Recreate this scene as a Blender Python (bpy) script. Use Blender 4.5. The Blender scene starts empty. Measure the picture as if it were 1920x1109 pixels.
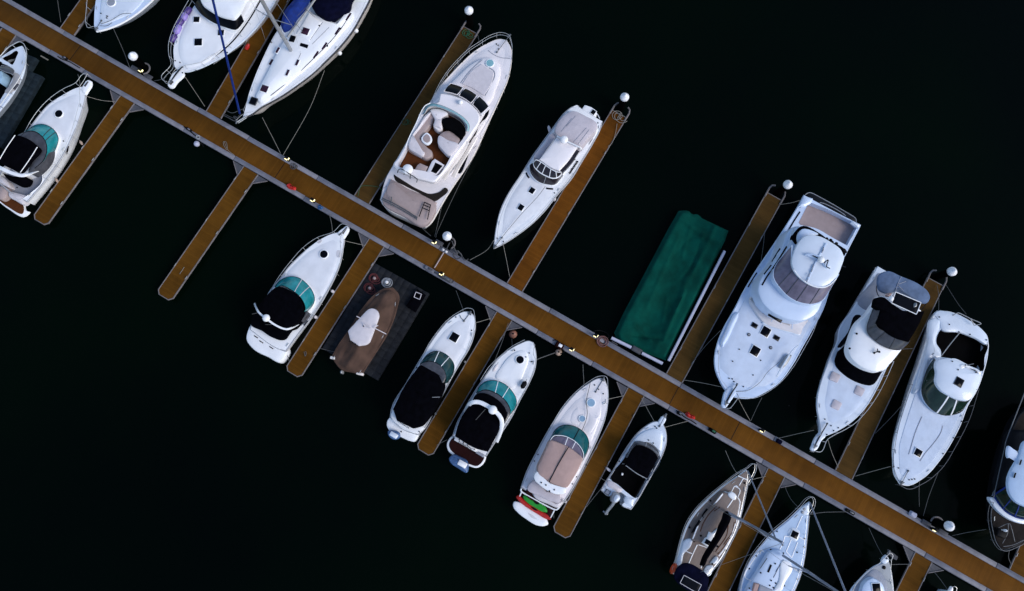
import bpy, bmesh, math, random
from mathutils import Vector, Matrix
from mathutils.geometry import delaunay_2d_cdt
from mathutils.bvhtree import BVHTree
C = bpy.context.scene
COL = C.collection
R = math.radians
random.seed(7)

# ---------------------------------------------------------------- camera
# a drone camera 50 m above the water, tilted about ten degrees from straight down
H, F, CX, CY = 50.0, 1340.0, 960.0, 554.5
NV = Vector((-15.0, 240.0, F)).normalized()          # straight down, in camera axes (right, down, forward)
E1 = (Vector((1, 0, 0)) - NV.x * NV).normalized()
E2 = NV.cross(E1)


def to_world(v):
    return Vector((v.dot(E1), -v.dot(E2), -v.dot(NV)))


cam = bpy.data.cameras.new('camera')
cam.sensor_width = 36.0
cam.lens = F / 1920.0 * 36.0
cam.clip_end = 6000
cob = bpy.data.objects.new('camera', cam)
COL.objects.link(cob)
xa, ya, za = to_world(Vector((1, 0, 0))), to_world(Vector((0, -1, 0))), to_world(Vector((0, 0, -1)))
cob.matrix_world = Matrix(((xa.x, ya.x, za.x, 0), (xa.y, ya.y, za.y, 0), (xa.z, ya.z, za.z, H), (0, 0, 0, 1)))
C.camera = cob

# ---------------------------------------------------------------- light
SUN_EL, SUN_ROT = 38.0, 118.0
wd = bpy.data.worlds.new('World')
C.world = wd
wd.use_nodes = True
nt = wd.node_tree
sky = nt.nodes.new('ShaderNodeTexSky')
sky.sky_type = 'NISHITA'
sky.sun_disc = False
sky.sun_elevation = R(SUN_EL)
sky.sun_rotation = R(SUN_ROT)
sky.air_density = 1.0
sky.dust_density = 1.0
sky.ozone_density = 1.0
bg = nt.nodes['Background']
bg.inputs['Strength'].default_value = 0.15
nt.links.new(sky.outputs[0], bg.inputs[0])
sl = bpy.data.lights.new('sun', 'SUN')
sl.energy = 1.5
sl.angle = R(30)
sl.color = (1.0, 0.95, 0.88)
so = bpy.data.objects.new('sun', sl)
COL.objects.link(so)
sd = Vector((math.sin(R(SUN_ROT)) * math.cos(R(SUN_EL)), math.cos(R(SUN_ROT)) * math.cos(R(SUN_EL)), math.sin(R(SUN_EL))))
so.rotation_euler = sd.to_track_quat('Z', 'Y').to_euler()
so.location = sd * 200
C.view_settings.view_transform = 'Standard'
C.view_settings.look = 'None'
C.view_settings.gamma = 1
C.view_settings.exposure = 0.44

# ---------------------------------------------------------------- materials
MAT = {}


def M(name, col, rough=0.5, metal=0.0, spec=0.5, ns=3.0, amt=0.06, bump=0.0, bs=40.0, coat=0.0, emit=None, detail=4.0, stretch=None):
    m = bpy.data.materials.new(name)
    m.use_nodes = True
    n = m.node_tree
    p = n.nodes['Principled BSDF']
    p.inputs['Roughness'].default_value = rough
    p.inputs['Metallic'].default_value = metal
    p.inputs['Specular IOR Level'].default_value = spec
    p.inputs['Coat Weight'].default_value = coat
    tc = n.nodes.new('ShaderNodeTexCoord')
    src = tc.outputs['Object']
    if stretch:
        mp = n.nodes.new('ShaderNodeMapping')
        mp.inputs['Scale'].default_value = stretch
        n.links.new(src, mp.inputs[0])
        src = mp.outputs[0]
    t = n.nodes.new('ShaderNodeTexNoise')
    t.inputs['Scale'].default_value = ns
    t.inputs['Detail'].default_value = detail
    n.links.new(src, t.inputs['Vector'])
    mr = n.nodes.new('ShaderNodeMapRange')
    mr.inputs[1].default_value = 0.3
    mr.inputs[2].default_value = 0.7
    n.links.new(t.outputs['Fac'], mr.inputs[0])
    mx = n.nodes.new('ShaderNodeMix')
    mx.data_type = 'RGBA'
    mx.inputs['A'].default_value = tuple(max(0, c * (1 - amt)) for c in col) + (1,)
    mx.inputs['B'].default_value = tuple(min(1, c * (1 + amt)) for c in col) + (1,)
    n.links.new(mr.outputs[0], mx.inputs['Factor'])
    n.links.new(mx.outputs['Result'], p.inputs['Base Color'])
    if bump:
        t2 = n.nodes.new('ShaderNodeTexNoise')
        t2.inputs['Scale'].default_value = bs
        t2.inputs['Detail'].default_value = 3
        n.links.new(tc.outputs['Object'], t2.inputs['Vector'])
        b = n.nodes.new('ShaderNodeBump')
        b.inputs['Strength'].default_value = bump
        b.inputs['Distance'].default_value = 0.05
        n.links.new(t2.outputs['Fac'], b.inputs['Height'])
        n.links.new(b.outputs[0], p.inputs['Normal'])
    if emit:
        p.inputs['Emission Color'].default_value = tuple(emit[:3]) + (1,)
        p.inputs['Emission Strength'].default_value = emit[3]
    MAT[name] = m
    return m


def planks(name, col, along, pitch, amt=0.12, gap=0.55, rough=0.75, spec=0.3, gw=0.06):
    """boards laid across the walkway: each board its own tone, a dark gap between boards"""
    m = M(name, col, rough, spec=spec, ns=0.45, amt=0.26, detail=9)
    n = m.node_tree
    p = n.nodes['Principled BSDF']
    tc = n.nodes.new('ShaderNodeTexCoord')
    sp = n.nodes.new('ShaderNodeSeparateXYZ')
    n.links.new(tc.outputs['Object'], sp.inputs[0])
    dv = n.nodes.new('ShaderNodeMath')
    dv.operation = 'DIVIDE'
    dv.inputs[1].default_value = pitch
    n.links.new(sp.outputs[along], dv.inputs[0])
    fl = n.nodes.new('ShaderNodeMath')
    fl.operation = 'FLOOR'
    n.links.new(dv.outputs[0], fl.inputs[0])
    fr = n.nodes.new('ShaderNodeMath')
    fr.operation = 'FRACT'
    n.links.new(dv.outputs[0], fr.inputs[0])
    wn = n.nodes.new('ShaderNodeTexWhiteNoise')
    wn.noise_dimensions = '1D'
    n.links.new(fl.outputs[0], wn.inputs['W'])
    mr = n.nodes.new('ShaderNodeMapRange')
    mr.inputs[3].default_value = 1 - amt
    mr.inputs[4].default_value = 1 + amt
    n.links.new(wn.outputs['Value'], mr.inputs[0])
    lt = n.nodes.new('ShaderNodeMath')
    lt.operation = 'LESS_THAN'
    lt.inputs[1].default_value = gw
    n.links.new(fr.outputs[0], lt.inputs[0])
    g = n.nodes.new('ShaderNodeMath')
    g.operation = 'MULTIPLY'
    g.inputs[1].default_value = gap
    n.links.new(lt.outputs[0], g.inputs[0])
    sb = n.nodes.new('ShaderNodeMath')
    sb.operation = 'SUBTRACT'
    n.links.new(mr.outputs[0], sb.inputs[0])
    n.links.new(g.outputs[0], sb.inputs[1])
    vm = n.nodes.new('ShaderNodeVectorMath')
    vm.operation = 'SCALE'
    old = p.inputs['Base Color'].links[0].from_socket
    n.links.new(old, vm.inputs[0])
    t3 = n.nodes.new('ShaderNodeTexNoise')
    t3.inputs['Scale'].default_value = 0.9
    t3.inputs['Detail'].default_value = 7
    n.links.new(tc.outputs['Object'], t3.inputs['Vector'])
    m3 = n.nodes.new('ShaderNodeMapRange')
    m3.inputs[1].default_value = 0.52
    m3.inputs[2].default_value = 0.72
    m3.inputs[3].default_value = 1.0
    m3.inputs[4].default_value = 0.72
    n.links.new(t3.outputs['Fac'], m3.inputs[0])
    mu = n.nodes.new('ShaderNodeMath')
    mu.operation = 'MULTIPLY'
    n.links.new(sb.outputs[0], mu.inputs[0])
    n.links.new(m3.outputs[0], mu.inputs[1])
    n.links.new(mu.outputs[0], vm.inputs['Scale'])
    n.links.new(vm.outputs[0], p.inputs['Base Color'])
    return m


gw_ = dict(rough=0.32, coat=0.25, ns=0.9, amt=0.06, bump=0.02, bs=6.0, detail=6)
M('gel_white', (0.80, 0.81, 0.84), **gw_)
M('gel_blue', (0.53, 0.63, 0.80), **gw_)
M('gel_ice', (0.60, 0.665, 0.765), **gw_)
M('gel_warm', (0.76, 0.72, 0.74), **gw_)
M('gel_cream', (0.74, 0.68, 0.64), **gw_)
M('gel_grey', (0.24, 0.27, 0.31), rough=0.4, ns=1.2, amt=0.08)
M('gel_dark', (0.009, 0.0105, 0.014), spec=0.1, rough=0.35, ns=1.2, amt=0.15)
M('antifoul', (0.012, 0.014, 0.02), rough=0.7, ns=4, amt=0.3)
M('nonskid', (0.60, 0.58, 0.61), rough=0.7, ns=5, amt=0.05, bump=0.15, bs=120)
M('nonskid_ice', (0.525, 0.60, 0.735), rough=0.65, ns=1.6, amt=0.07, bump=0.12, bs=110)
M('nonskid_white', (0.70, 0.71, 0.755), rough=0.65, ns=1.6, amt=0.06, bump=0.12, bs=110)
M('nonskid_blue', (0.40, 0.52, 0.70), rough=0.7, ns=2, amt=0.07, bump=0.15, bs=120)
M('nonskid_tan', (0.36, 0.35, 0.36), rough=0.7, ns=5, amt=0.07, bump=0.15, bs=120)
M('sole_tan', (0.30, 0.235, 0.235), rough=0.65, ns=3, amt=0.08, bump=0.1, bs=80)
M('sole_grey', (0.25, 0.27, 0.33), rough=0.65, ns=3, amt=0.10, bump=0.1, bs=80)
M('sole_dark', (0.0015, 0.0015, 0.002), rough=0.8, spec=0.03, ns=3, amt=0.3)
M('teak', (0.078, 0.024, 0.007), rough=0.7, spec=0.08, ns=10, amt=0.25, stretch=(0.3, 4, 1))
M('mahogany', (0.016, 0.0028, 0.003), rough=0.6, spec=0.08, ns=10, amt=0.25, stretch=(0.3, 4, 1))
M('tan_deck', (0.19, 0.145, 0.125), rough=0.7, ns=6, amt=0.14, bump=0.1, bs=90, stretch=(0.4, 3, 1))
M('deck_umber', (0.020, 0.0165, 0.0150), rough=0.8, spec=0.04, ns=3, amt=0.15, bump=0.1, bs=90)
M('vinyl_beige', (0.35, 0.275, 0.265), rough=0.5, ns=4, amt=0.07, bump=0.12, bs=14)
M('vinyl_white', (0.58, 0.54, 0.57), rough=0.5, ns=4, amt=0.06, bump=0.1, bs=14)
M('canvas_black', (0.0014, 0.0014, 0.0026), rough=0.9, spec=0.015, ns=3, amt=0.35, bump=0.5, bs=3.2)
M('canvas_navy', (0.0025, 0.003, 0.013), rough=0.9, spec=0.03, ns=3, amt=0.3, bump=0.5, bs=3)
M('canvas_blue', (0.004, 0.020, 0.145), rough=0.8, spec=0.2, ns=3, amt=0.25, bump=0.5, bs=4)
M('canvas_steel', (0.10, 0.145, 0.24), rough=0.85, spec=0.2, ns=2.5, amt=0.2, bump=0.5, bs=2.5)
M('canvas_tan', (0.40, 0.275, 0.25), rough=0.85, spec=0.2, ns=2.5, amt=0.07, bump=0.35, bs=3)
M('canvas_grey', (0.48, 0.44, 0.48), rough=0.85, spec=0.2, ns=2.2, amt=0.07, bump=0.4, bs=2.4)
M('canvas_green', (0.0003, 0.046, 0.034), rough=0.85, spec=0.06, ns=1.1, amt=0.30, bump=0.6, bs=1.6)
M('canvas_brown', (0.075, 0.042, 0.03), rough=0.85, spec=0.25, ns=1.3, amt=0.30, bump=0.6, bs=2.2)
M('vinyl_clear', (0.055, 0.058, 0.070), rough=0.25, spec=0.35, ns=2.5, amt=0.3)
M('vinyl_purple', (0.135, 0.12, 0.17), rough=0.22, spec=0.4, ns=1.6, amt=0.35)
M('glass_teal', (0.012, 0.20, 0.225), rough=0.12, spec=0.35, ns=1.4, amt=0.35)
M('glass_dteal', (0.008, 0.042, 0.048), rough=0.1, spec=0.35, ns=1.4, amt=0.35)
M('glass_sea', (0.006, 0.085, 0.095), rough=0.12, spec=0.35, ns=1.4, amt=0.35)
M('glass_green', (0.010, 0.025, 0.018), rough=0.08, spec=0.4, ns=1.2, amt=0.4)
M('glass_dark', (0.0015, 0.002, 0.004), rough=0.1, spec=0.08, ns=2, amt=0.3)
M('glass_plum', (0.030, 0.010, 0.024), rough=0.12, spec=0.3, ns=3, amt=0.3)
M('glass_smoke', (0.022, 0.018, 0.024), rough=0.12, spec=0.35, ns=2, amt=0.35)
M('glass_pale', (0.24, 0.37, 0.50), rough=0.15, spec=0.4, ns=3, amt=0.1)
M('glass_aqua', (0.20, 0.40, 0.45), rough=0.15, spec=0.4, ns=3, amt=0.1)
M('steel', (0.55, 0.55, 0.55), rough=0.3, metal=0.6, ns=8, amt=0.1)
M('alu', (0.30, 0.31, 0.33), rough=0.45, metal=0.4, ns=4, amt=0.15)
M('cap_white', (0.74, 0.74, 0.77), rough=0.5, ns=9, amt=0.16)
M('mast_grey', (0.22, 0.25, 0.32), rough=0.45, ns=2, amt=0.12)
M('rail_dim', (0.10, 0.10, 0.11), rough=0.5, metal=0.3)
M('alu_dark', (0.09, 0.10, 0.115), rough=0.5, metal=0.3, ns=4, amt=0.2)
M('rub_dark', (0.03, 0.03, 0.035), rough=0.6)
M('rub_grey', (0.36, 0.37, 0.40), rough=0.5)
M('black', (0.003, 0.003, 0.004), rough=0.6, spec=0.1, ns=6, amt=0.3)
M('white_plastic', (0.80, 0.80, 0.82), rough=0.4, ns=6, amt=0.04)
M('rope', (0.20, 0.185, 0.16), rough=0.9, ns=30, amt=0.25)
M('rope_grey', (0.085, 0.085, 0.085), rough=0.9, ns=30, amt=0.25)
M('rope_green', (0.012, 0.09, 0.04), rough=0.9, ns=30, amt=0.25)
M('rope_red', (0.075, 0.012, 0.014), rough=0.9, ns=30, amt=0.3)
M('rope_rose', (0.14, 0.06, 0.055), rough=0.9, ns=30, amt=0.25)
M('hose_grey', (0.05, 0.05, 0.055), rough=0.7, ns=10, amt=0.2)
M('red', (0.42, 0.010, 0.006), rough=0.5, ns=4, amt=0.2, bump=0.3, bs=8)
M('orange', (0.55, 0.06, 0.01), rough=0.5, ns=4, amt=0.15)
M('green', (0.010, 0.25, 0.014), rough=0.4, ns=4, amt=0.15)
M('blue', (0.012, 0.075, 0.22), rough=0.5, ns=4, amt=0.2, bump=0.3, bs=10)
M('blue_box', (0.055, 0.12, 0.27), rough=0.5, ns=6, amt=0.35, bump=0.4, bs=10)
M('purple', (0.050, 0.022, 0.16), rough=0.45, ns=5, amt=0.25)
M('lilac', (0.26, 0.19, 0.52), rough=0.45, ns=5, amt=0.15)
M('buoy', (0.30, 0.13, 0.085), rough=0.6, ns=6, amt=0.25)
M('buoy_pale', (0.42, 0.30, 0.23), rough=0.6, ns=6, amt=0.25)
M('lamp', (0.9, 0.85, 0.5), rough=0.5, emit=(1.0, 0.86, 0.42, 1.6))
M('pile_black', (0.0008, 0.0008, 0.001), rough=0.9, spec=0.02, ns=3, amt=0.4)
M('dock_edge', (0.15, 0.15, 0.18), rough=0.75, ns=1.6, amt=0.22, bump=0.2, bs=20)
M('dock_frame', (0.14, 0.125, 0.128), rough=0.7, ns=1.6, amt=0.25, bump=0.2, bs=20)
M('gusset', (0.055, 0.056, 0.068), rough=0.8, ns=2, amt=0.25)
M('float_black', (0.012, 0.013, 0.014), rough=0.8, ns=3, amt=0.3)
M('float_grey', (0.014, 0.0155, 0.019), rough=0.8, spec=0.1, ns=2.2, amt=0.3, bump=0.3, bs=12)
M('float_blue', (0.013, 0.021, 0.028), rough=0.8, spec=0.1, ns=2.2, amt=0.3, bump=0.3, bs=12)
M('lift_beam', (0.40, 0.41, 0.52), rough=0.55, ns=2, amt=0.1)
M('solar', (0.002, 0.003, 0.006), rough=0.3, spec=0.08, ns=8, amt=0.3)
planks('boards_main', (0.104, 0.041, 0.0052), 'X', 0.145, amt=.09, spec=0.04, gap=.28)
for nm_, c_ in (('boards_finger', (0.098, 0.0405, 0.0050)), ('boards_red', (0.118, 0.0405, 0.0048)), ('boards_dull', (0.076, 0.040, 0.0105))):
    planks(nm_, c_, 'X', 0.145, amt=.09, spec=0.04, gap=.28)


def water_mat():
    m = bpy.data.materials.new('water')
    m.use_nodes = True
    n = m.node_tree
    p = n.nodes['Principled BSDF']
    p.inputs['Base Color'].default_value = (0.0004, 0.0026, 0.0015, 1)
    p.inputs['Roughness'].default_value = 0.12
    p.inputs['IOR'].default_value = 1.33
    p.inputs['Specular IOR Level'].default_value = 0.05
    tc = n.nodes.new('ShaderNodeTexCoord')
    t = n.nodes.new('ShaderNodeTexNoise')
    t.inputs['Scale'].default_value = 1.3
    t.inputs['Detail'].default_value = 4
    n.links.new(tc.outputs['Object'], t.inputs['Vector'])
    b = n.nodes.new('ShaderNodeBump')
    b.inputs['Strength'].default_value = 0.25
    b.inputs['Distance'].default_value = 0.05
    n.links.new(t.outputs['Fac'], b.inputs['Height'])
    n.links.new(b.outputs[0], p.inputs['Normal'])
    t2 = n.nodes.new('ShaderNodeTexNoise')
    t2.inputs['Scale'].default_value = 0.035
    t2.inputs['Detail'].default_value = 5
    n.links.new(tc.outputs['Object'], t2.inputs['Vector'])
    cr = n.nodes.new('ShaderNodeValToRGB')
    cr.color_ramp.elements[0].position = .35
    cr.color_ramp.elements[0].color = (0.0003, 0.0013, 0.0013, 1)
    cr.color_ramp.elements[1].position = .65
    cr.color_ramp.elements[1].color = (0.0005, 0.0028, 0.0014, 1)
    n.links.new(t2.outputs['Fac'], cr.inputs[0])
    n.links.new(cr.outputs[0], p.inputs['Base Color'])
    MAT['water'] = m


water_mat()


# ---------------------------------------------------------------- helpers
def W(p, z):
    """the place at height z seen at photograph pixel p"""
    d = to_world(Vector((p[0] - CX, p[1] - CY, F)))
    t = (z - H) / d.z
    return Vector((d.x * t, d.y * t, z))


def T(view, pts):
    ox, oy, s = view
    return [(ox + q[0] / s, oy + q[1] / s) + tuple(q[2:]) for q in pts]


def smooth(pts, closed=True, n=6):
    """cubic through the points; a third value marks a corner"""
    N = len(pts)
    P = [Vector(q[:2]) for q in pts]
    cor = [len(q) > 2 for q in pts]
    if not closed:
        cor[0] = cor[-1] = True
    out = []

    def tan(i, side):
        a, b = P[(i - 1) % N], P[(i + 1) % N]
        d0, d1 = max((P[i] - a).length, 1e-6), max((b - P[i]).length, 1e-6)
        if cor[i]:
            return (b - P[i]) / d1 if side > 0 else (P[i] - a) / d0
        return ((P[i] - a) / d0 * d1 + (b - P[i]) / d1 * d0) / (d0 + d1)
    for i in range(N if closed else N - 1):
        j = (i + 1) % N
        d = (P[j] - P[i]).length
        m0, m1 = tan(i, 1) * d, tan(j, -1) * d
        k = n if d > 0.12 else 2
        for s in range(k):
            t = s / k
            t2, t3 = t * t, t * t * t
            q = P[i] * (2 * t3 - 3 * t2 + 1) + m0 * (t3 - 2 * t2 + t) + P[j] * (-2 * t3 + 3 * t2) + m1 * (t3 - t2)
            out.append((q.x, q.y))
    if not closed:
        out.append((P[-1].x, P[-1].y))
    return out


def ccw(o):
    a = sum(o[i][0] * o[(i + 1) % len(o)][1] - o[(i + 1) % len(o)][0] * o[i][1] for i in range(len(o)))
    return list(o) if a > 0 else list(reversed(o))


def inside(p, o):
    c = False
    j = len(o) - 1
    for i in range(len(o)):
        if (o[i][1] > p[1]) != (o[j][1] > p[1]) and p[0] < (o[j][0] - o[i][0]) * (p[1] - o[i][1]) / (o[j][1] - o[i][1]) + o[i][0]:
            c = not c
        j = i
    return c


def offs(o, d):
    """outline moved inwards by d"""
    N = len(o)
    out = []
    for i in range(N):
        a, p, b = Vector(o[i - 1]), Vector(o[i]), Vector(o[(i + 1) % N])
        e0, e1 = p - a, b - p
        if e0.length < 1e-7 or e1.length < 1e-7:
            e0 = e1 = b - a
        n = e0.normalized() + e1.normalized()
        if n.length < 1e-3:
            n = e0
        n = Vector((-n.y, n.x)).normalized()
        out.append((p.x + n.x * d, p.y + n.y * d))
    return out


def span(o, x):
    ys = []
    for i in range(len(o)):
        a, b = o[i], o[(i + 1) % len(o)]
        if (a[0] - x) * (b[0] - x) <= 0 and a[0] != b[0]:
            ys.append(a[1] + (b[1] - a[1]) * (x - a[0]) / (b[0] - a[0]))
    return (min(ys), max(ys)) if ys else None


def ev(z, x):
    return z(x) if callable(z) else z


def resample(c, n):
    d = [0]
    for i in range(1, len(c)):
        d.append(d[-1] + math.hypot(*(c[i][k] - c[i - 1][k] for k in range(len(c[i])))) )
    out = []
    k = 0
    for i in range(n):
        t = d[-1] * i / (n - 1)
        while k < len(c) - 2 and d[k + 1] < t:
            k += 1
        u = (t - d[k]) / max(d[k + 1] - d[k], 1e-9)
        out.append(tuple(c[k][m] + (c[k + 1][m] - c[k][m]) * u for m in range(len(c[k]))))
    return out


class MB:
    def __init__(s):
        s.v, s.f, s.m = [], [], []

    def add(s, vs, fs, mi=0):
        o = len(s.v)
        s.v += [tuple(v) for v in vs]
        s.f += [tuple(i + o for i in f) for f in fs]
        s.m += [mi] * len(fs)

    def rings(s, rr, mi=0, closed=True):
        n = len(rr[0])
        vs = [p for r in rr for p in r]
        fs = []
        for k in range(len(rr) - 1):
            for i in range(n if closed else n - 1):
                j = (i + 1) % n
                fs.append((k * n + i, k * n + j, (k + 1) * n + j, (k + 1) * n + i))
        s.add(vs, fs, mi)

    def form(s, o, prof, camber=0.05, mi=0, top=None, bottom=True):
        """a raised shape: prof = [(inset, height)] from the base up, closed by a cambered top"""
        o = ccw(o)
        rr = []
        for ins, z in prof:
            q = offs(o, ins) if ins else o
            rr.append([(p[0], p[1], ev(z, p[0])) for p in q])
        s.rings(rr, mi)
        last = rr[-1]
        xs = [p[0] for p in last]
        x0, x1 = min(xs), max(xs)
        wmax = max(p[1] for p in last) - min(p[1] for p in last)
        e = min(0.45 * wmax, 0.35 * (x1 - x0))
        l2 = [(p[0], p[1]) for p in last]
        ax = []
        for p in last:
            x = min(max(p[0], x0 + e), x1 - e)
            sp = span(l2, x)
            ax.append((x, (sp[0] + sp[1]) / 2 if sp else p[1]))
        zt = prof[-1][1]
        cap = [last]
        for t in (0.3, 0.65, 1.0):
            r = []
            for p, a in zip(last, ax):
                x, y = p[0] + (a[0] - p[0]) * t, p[1] + (a[1] - p[1]) * t
                r.append((x, y, ev(zt, x) + camber * (1 - (1 - t) ** 2)))
            cap.append(r)
        s.rings(cap, mi if top is None else top)
        if bottom:
            s.add(rr[0], [tuple(reversed(range(len(rr[0]))))], mi)

    def flat(s, o, z, holes=(), mi=0, step=0.5, camber=0.0):
        """a filled sheet with holes, cut fine enough to take a curved height"""
        o = ccw(o)
        pts, ed = [], []
        for loop in [o] + [ccw(h) for h in holes]:
            k = len(pts)
            n = len(loop)
            pts += [Vector(p) for p in loop]
            ed += [(k + i, k + (i + 1) % n) for i in range(n)]
        xs = [p[0] for p in o]
        ys = [p[1] for p in o]
        x = min(xs) + step / 2
        while x < max(xs):
            y = min(ys) + step / 2
            while y < max(ys):
                q = (x + 0.01 * math.sin(9 * y), y)
                if inside(q, o) and not any(inside(q, h) for h in holes):
                    pts.append(Vector(q))
                y += step
            x += step
        vv, _, ff, *_ = delaunay_2d_cdt(pts, ed, [], 1, 1e-5)
        keep = []
        for f in ff:
            c = (sum(vv[i].x for i in f) / len(f), sum(vv[i].y for i in f) / len(f))
            if inside(c, o) and not any(inside(c, h) for h in holes):
                keep.append(tuple(f))
        w = (max(ys) - min(ys)) / 2 or 1
        yc = (max(ys) + min(ys)) / 2
        s.add([(p.x, p.y, ev(z, p.x) + camber * (1 - ((p.y - yc) / w) ** 2)) for p in vv], keep, mi)

    def wall(s, o, z0, z1, mi=0, closed=True):
        s.rings([[(p[0], p[1], ev(z, p[0])) for p in o] for z in (z0, z1)], mi, closed)

    def plate(s, o, z, th=0.06, bev=0.02, mi=0, holes=(), step=0.6):
        o = ccw(o)
        zz = (lambda x: ev(z, x))
        s.rings([[(p[0], p[1], zz(p[0]) - th) for p in o], [(p[0], p[1], zz(p[0]) - bev) for p in o],
                 [(p[0], p[1], zz(p[0])) for p in offs(o, bev)]], mi)
        s.flat(offs(o, bev), z, holes, mi, step)
        s.flat(o, (lambda x: zz(x) - th), holes, mi, 5.0)
        for h in holes:
            s.wall(ccw(h), (lambda x: zz(x) - th), z, mi)

    def tube(s, path, r=0.02, n=6, closed=False, mi=0, r2=None):
        P = [Vector(p) for p in path]
        N = len(P)
        rr = []
        up = Vector((0, 0, 1))
        for i in range(N):
            if closed:
                t = P[(i + 1) % N] - P[i - 1]
            else:
                t = P[min(i + 1, N - 1)] - P[max(i - 1, 0)]
            if t.length < 1e-7:
                t = Vector((1, 0, 0))
            t.normalize()
            a = t.cross(up)
            if a.length < 0.05:
                a = t.cross(Vector((1, 0, 0)))
            a.normalize()
            b = a.cross(t)
            q = r if r2 is None else r + (r2 - r) * i / max(N - 1, 1)
            rr.append([P[i] + (a * math.cos(2 * math.pi * k / n) + b * math.sin(2 * math.pi * k / n)) * q for k in range(n)])
        if closed:
            rr.append(rr[0])
        s.rings(rr, mi)
        if not closed:
            s.add(rr[0], [tuple(range(n))], mi)
            s.add(rr[-1], [tuple(reversed(range(n)))], mi)

    def beam(s, path, w, h, mi=0):
        """flat band of width w and depth h along a path"""
        P = [Vector(p) for p in path]
        N = len(P)
        rr = []
        for i in range(N):
            t = P[min(i + 1, N - 1)] - P[max(i - 1, 0)]
            t.normalize()
            a = Vector((-t.y, t.x, 0))
            a = a.normalized() if a.length > 0.12 else (la if i else Vector((0, 1, 0)))
            if i and a.dot(la) < 0:
                a = -a
            la = a
            b = t.cross(a).normalized()
            if b.z < 0:
                b = -b
            rr.append([P[i] + a * x * w / 2 + b * y * h / 2 for x, y in ((-1, -.4), (-.8, -1), (.8, -1), (1, -.4), (1, .4), (.7, 1), (-.7, 1), (-1, .4))])
        s.rings(rr, mi)
        s.add(rr[0], [tuple(range(8))], mi)
        s.add(rr[-1], [tuple(reversed(range(8)))], mi)

    def box(s, c, size, rz=0, bev=0.02, mi=0, taper=0.0):
        hx, hy, hz = (q / 2 for q in size)
        ca, sa = math.cos(rz), math.sin(rz)
        bev = min(bev, hx * .45, hy * .45, hz * .45)

        def ring(i, z, tp):
            o = []
            for sx, sy in ((1, 1), (-1, 1), (-1, -1), (1, -1)):
                X, Y = (hx - i) * (1 - tp), (hy - i) * (1 - tp)
                pts = [(X, Y - bev), (X - bev, Y)]
                if sx * sy < 0:
                    pts.reverse()
                o += [(sx * a, sy * b) for a, b in pts]
            return [(c[0] + a * ca - b * sa, c[1] + a * sa + b * ca, c[2] + z) for a, b in o]
        rr = [ring(bev, -hz, 0), ring(0, -hz + bev, 0), ring(0, hz - bev, taper), ring(bev, hz, taper)]
        s.rings(rr, mi)
        s.add(rr[0], [tuple(reversed(range(8)))], mi)
        s.add(rr[-1], [tuple(range(8))], mi)

    def lathe(s, c, prof, n=20, mi=0, axis=None):
        rr = []
        q = Vector((0, 0, 1)).rotation_difference(Vector(axis)) if axis else None
        for r, z in prof:
            ring = [Vector((r * math.cos(2 * math.pi * k / n), r * math.sin(2 * math.pi * k / n), z)) for k in range(n)]
            rr.append([(q @ p if q else p) + Vector(c) for p in ring])
        s.rings(rr, mi)
        s.add(rr[0], [tuple(reversed(range(n)))], mi)
        s.add(rr[-1], [tuple(range(n))], mi)

    def ball(s, c, r, n=14, mi=0, sq=1.0):
        s.lathe(c, [(max(r * math.sin(math.pi * k / 8), 1e-3), -r * sq * math.cos(math.pi * k / 8)) for k in range(9)], n, mi)

    def strip(s, A, B, th=0.03, mi=0):
        """curved pane between two 3-D lines"""
        n = len(A)
        A, B = [Vector(a) for a in A], [Vector(b) for b in B]
        rows = [[A[i].lerp(B[i], t) + Vector((0, 0, 0.05 * math.sin(math.pi * t))) for i in range(n)] for t in (0, .25, .5, .75, 1)]
        s.rings(rows, mi, False)
        low = [[p - Vector((0, 0, th)) for p in r] for r in rows]
        s.rings(list(reversed(low)), mi, False)
        s.rings([rows[-1], low[-1]], mi, False)
        s.rings([low[0], rows[0]], mi, False)

    def build(s, name, mats, parent=None, ang=38):
        me = bpy.data.meshes.new(name)
        me.from_pydata(s.v, [], s.f)
        for q in (mats if isinstance(mats, (list, tuple)) else [mats]):
            me.materials.append(MAT[q])
        for p, k in zip(me.polygons, s.m):
            p.material_index = k
        bm = bmesh.new()
        bm.from_mesh(me)
        bmesh.ops.remove_doubles(bm, verts=bm.verts, dist=2e-4)
        bmesh.ops.dissolve_degenerate(bm, edges=bm.edges, dist=1e-5)
        bmesh.ops.recalc_face_normals(bm, faces=bm.faces)
        bm.to_mesh(me)
        bm.free()
        for p in me.polygons:
            p.use_smooth = True
        me.set_sharp_from_angle(angle=R(ang))
        o = bpy.data.objects.new(name, me)
        COL.objects.link(o)
        if parent is not None:
            o.parent = parent
        return o


def tag(o, label=None, cat=None, group=None, kind=None):
    for k, v in (('label', label), ('category', cat), ('group', group), ('kind', kind)):
        if v:
            o[k] = v
    return o


def empty(name, loc, rz=0.0):
    o = bpy.data.objects.new(name, None)
    o.empty_display_size = 0.3
    COL.objects.link(o)
    o.location = loc
    o.rotation_euler = (0, 0, rz)
    return o


def copy_tree(o, parent=None):
    c = o.copy()
    COL.objects.link(c)
    c.parent = parent
    for ch in list(o.children):
        copy_tree(ch, c)
    return c


# ---------------------------------------------------------------- water
w = MB()
w.add([(-3000, -3000, 0), (3000, -3000, 0), (3000, 3000, 0), (-3000, 3000, 0)], [(0, 1, 2, 3)])
tag(w.build('water', 'water'), kind='structure')

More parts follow.
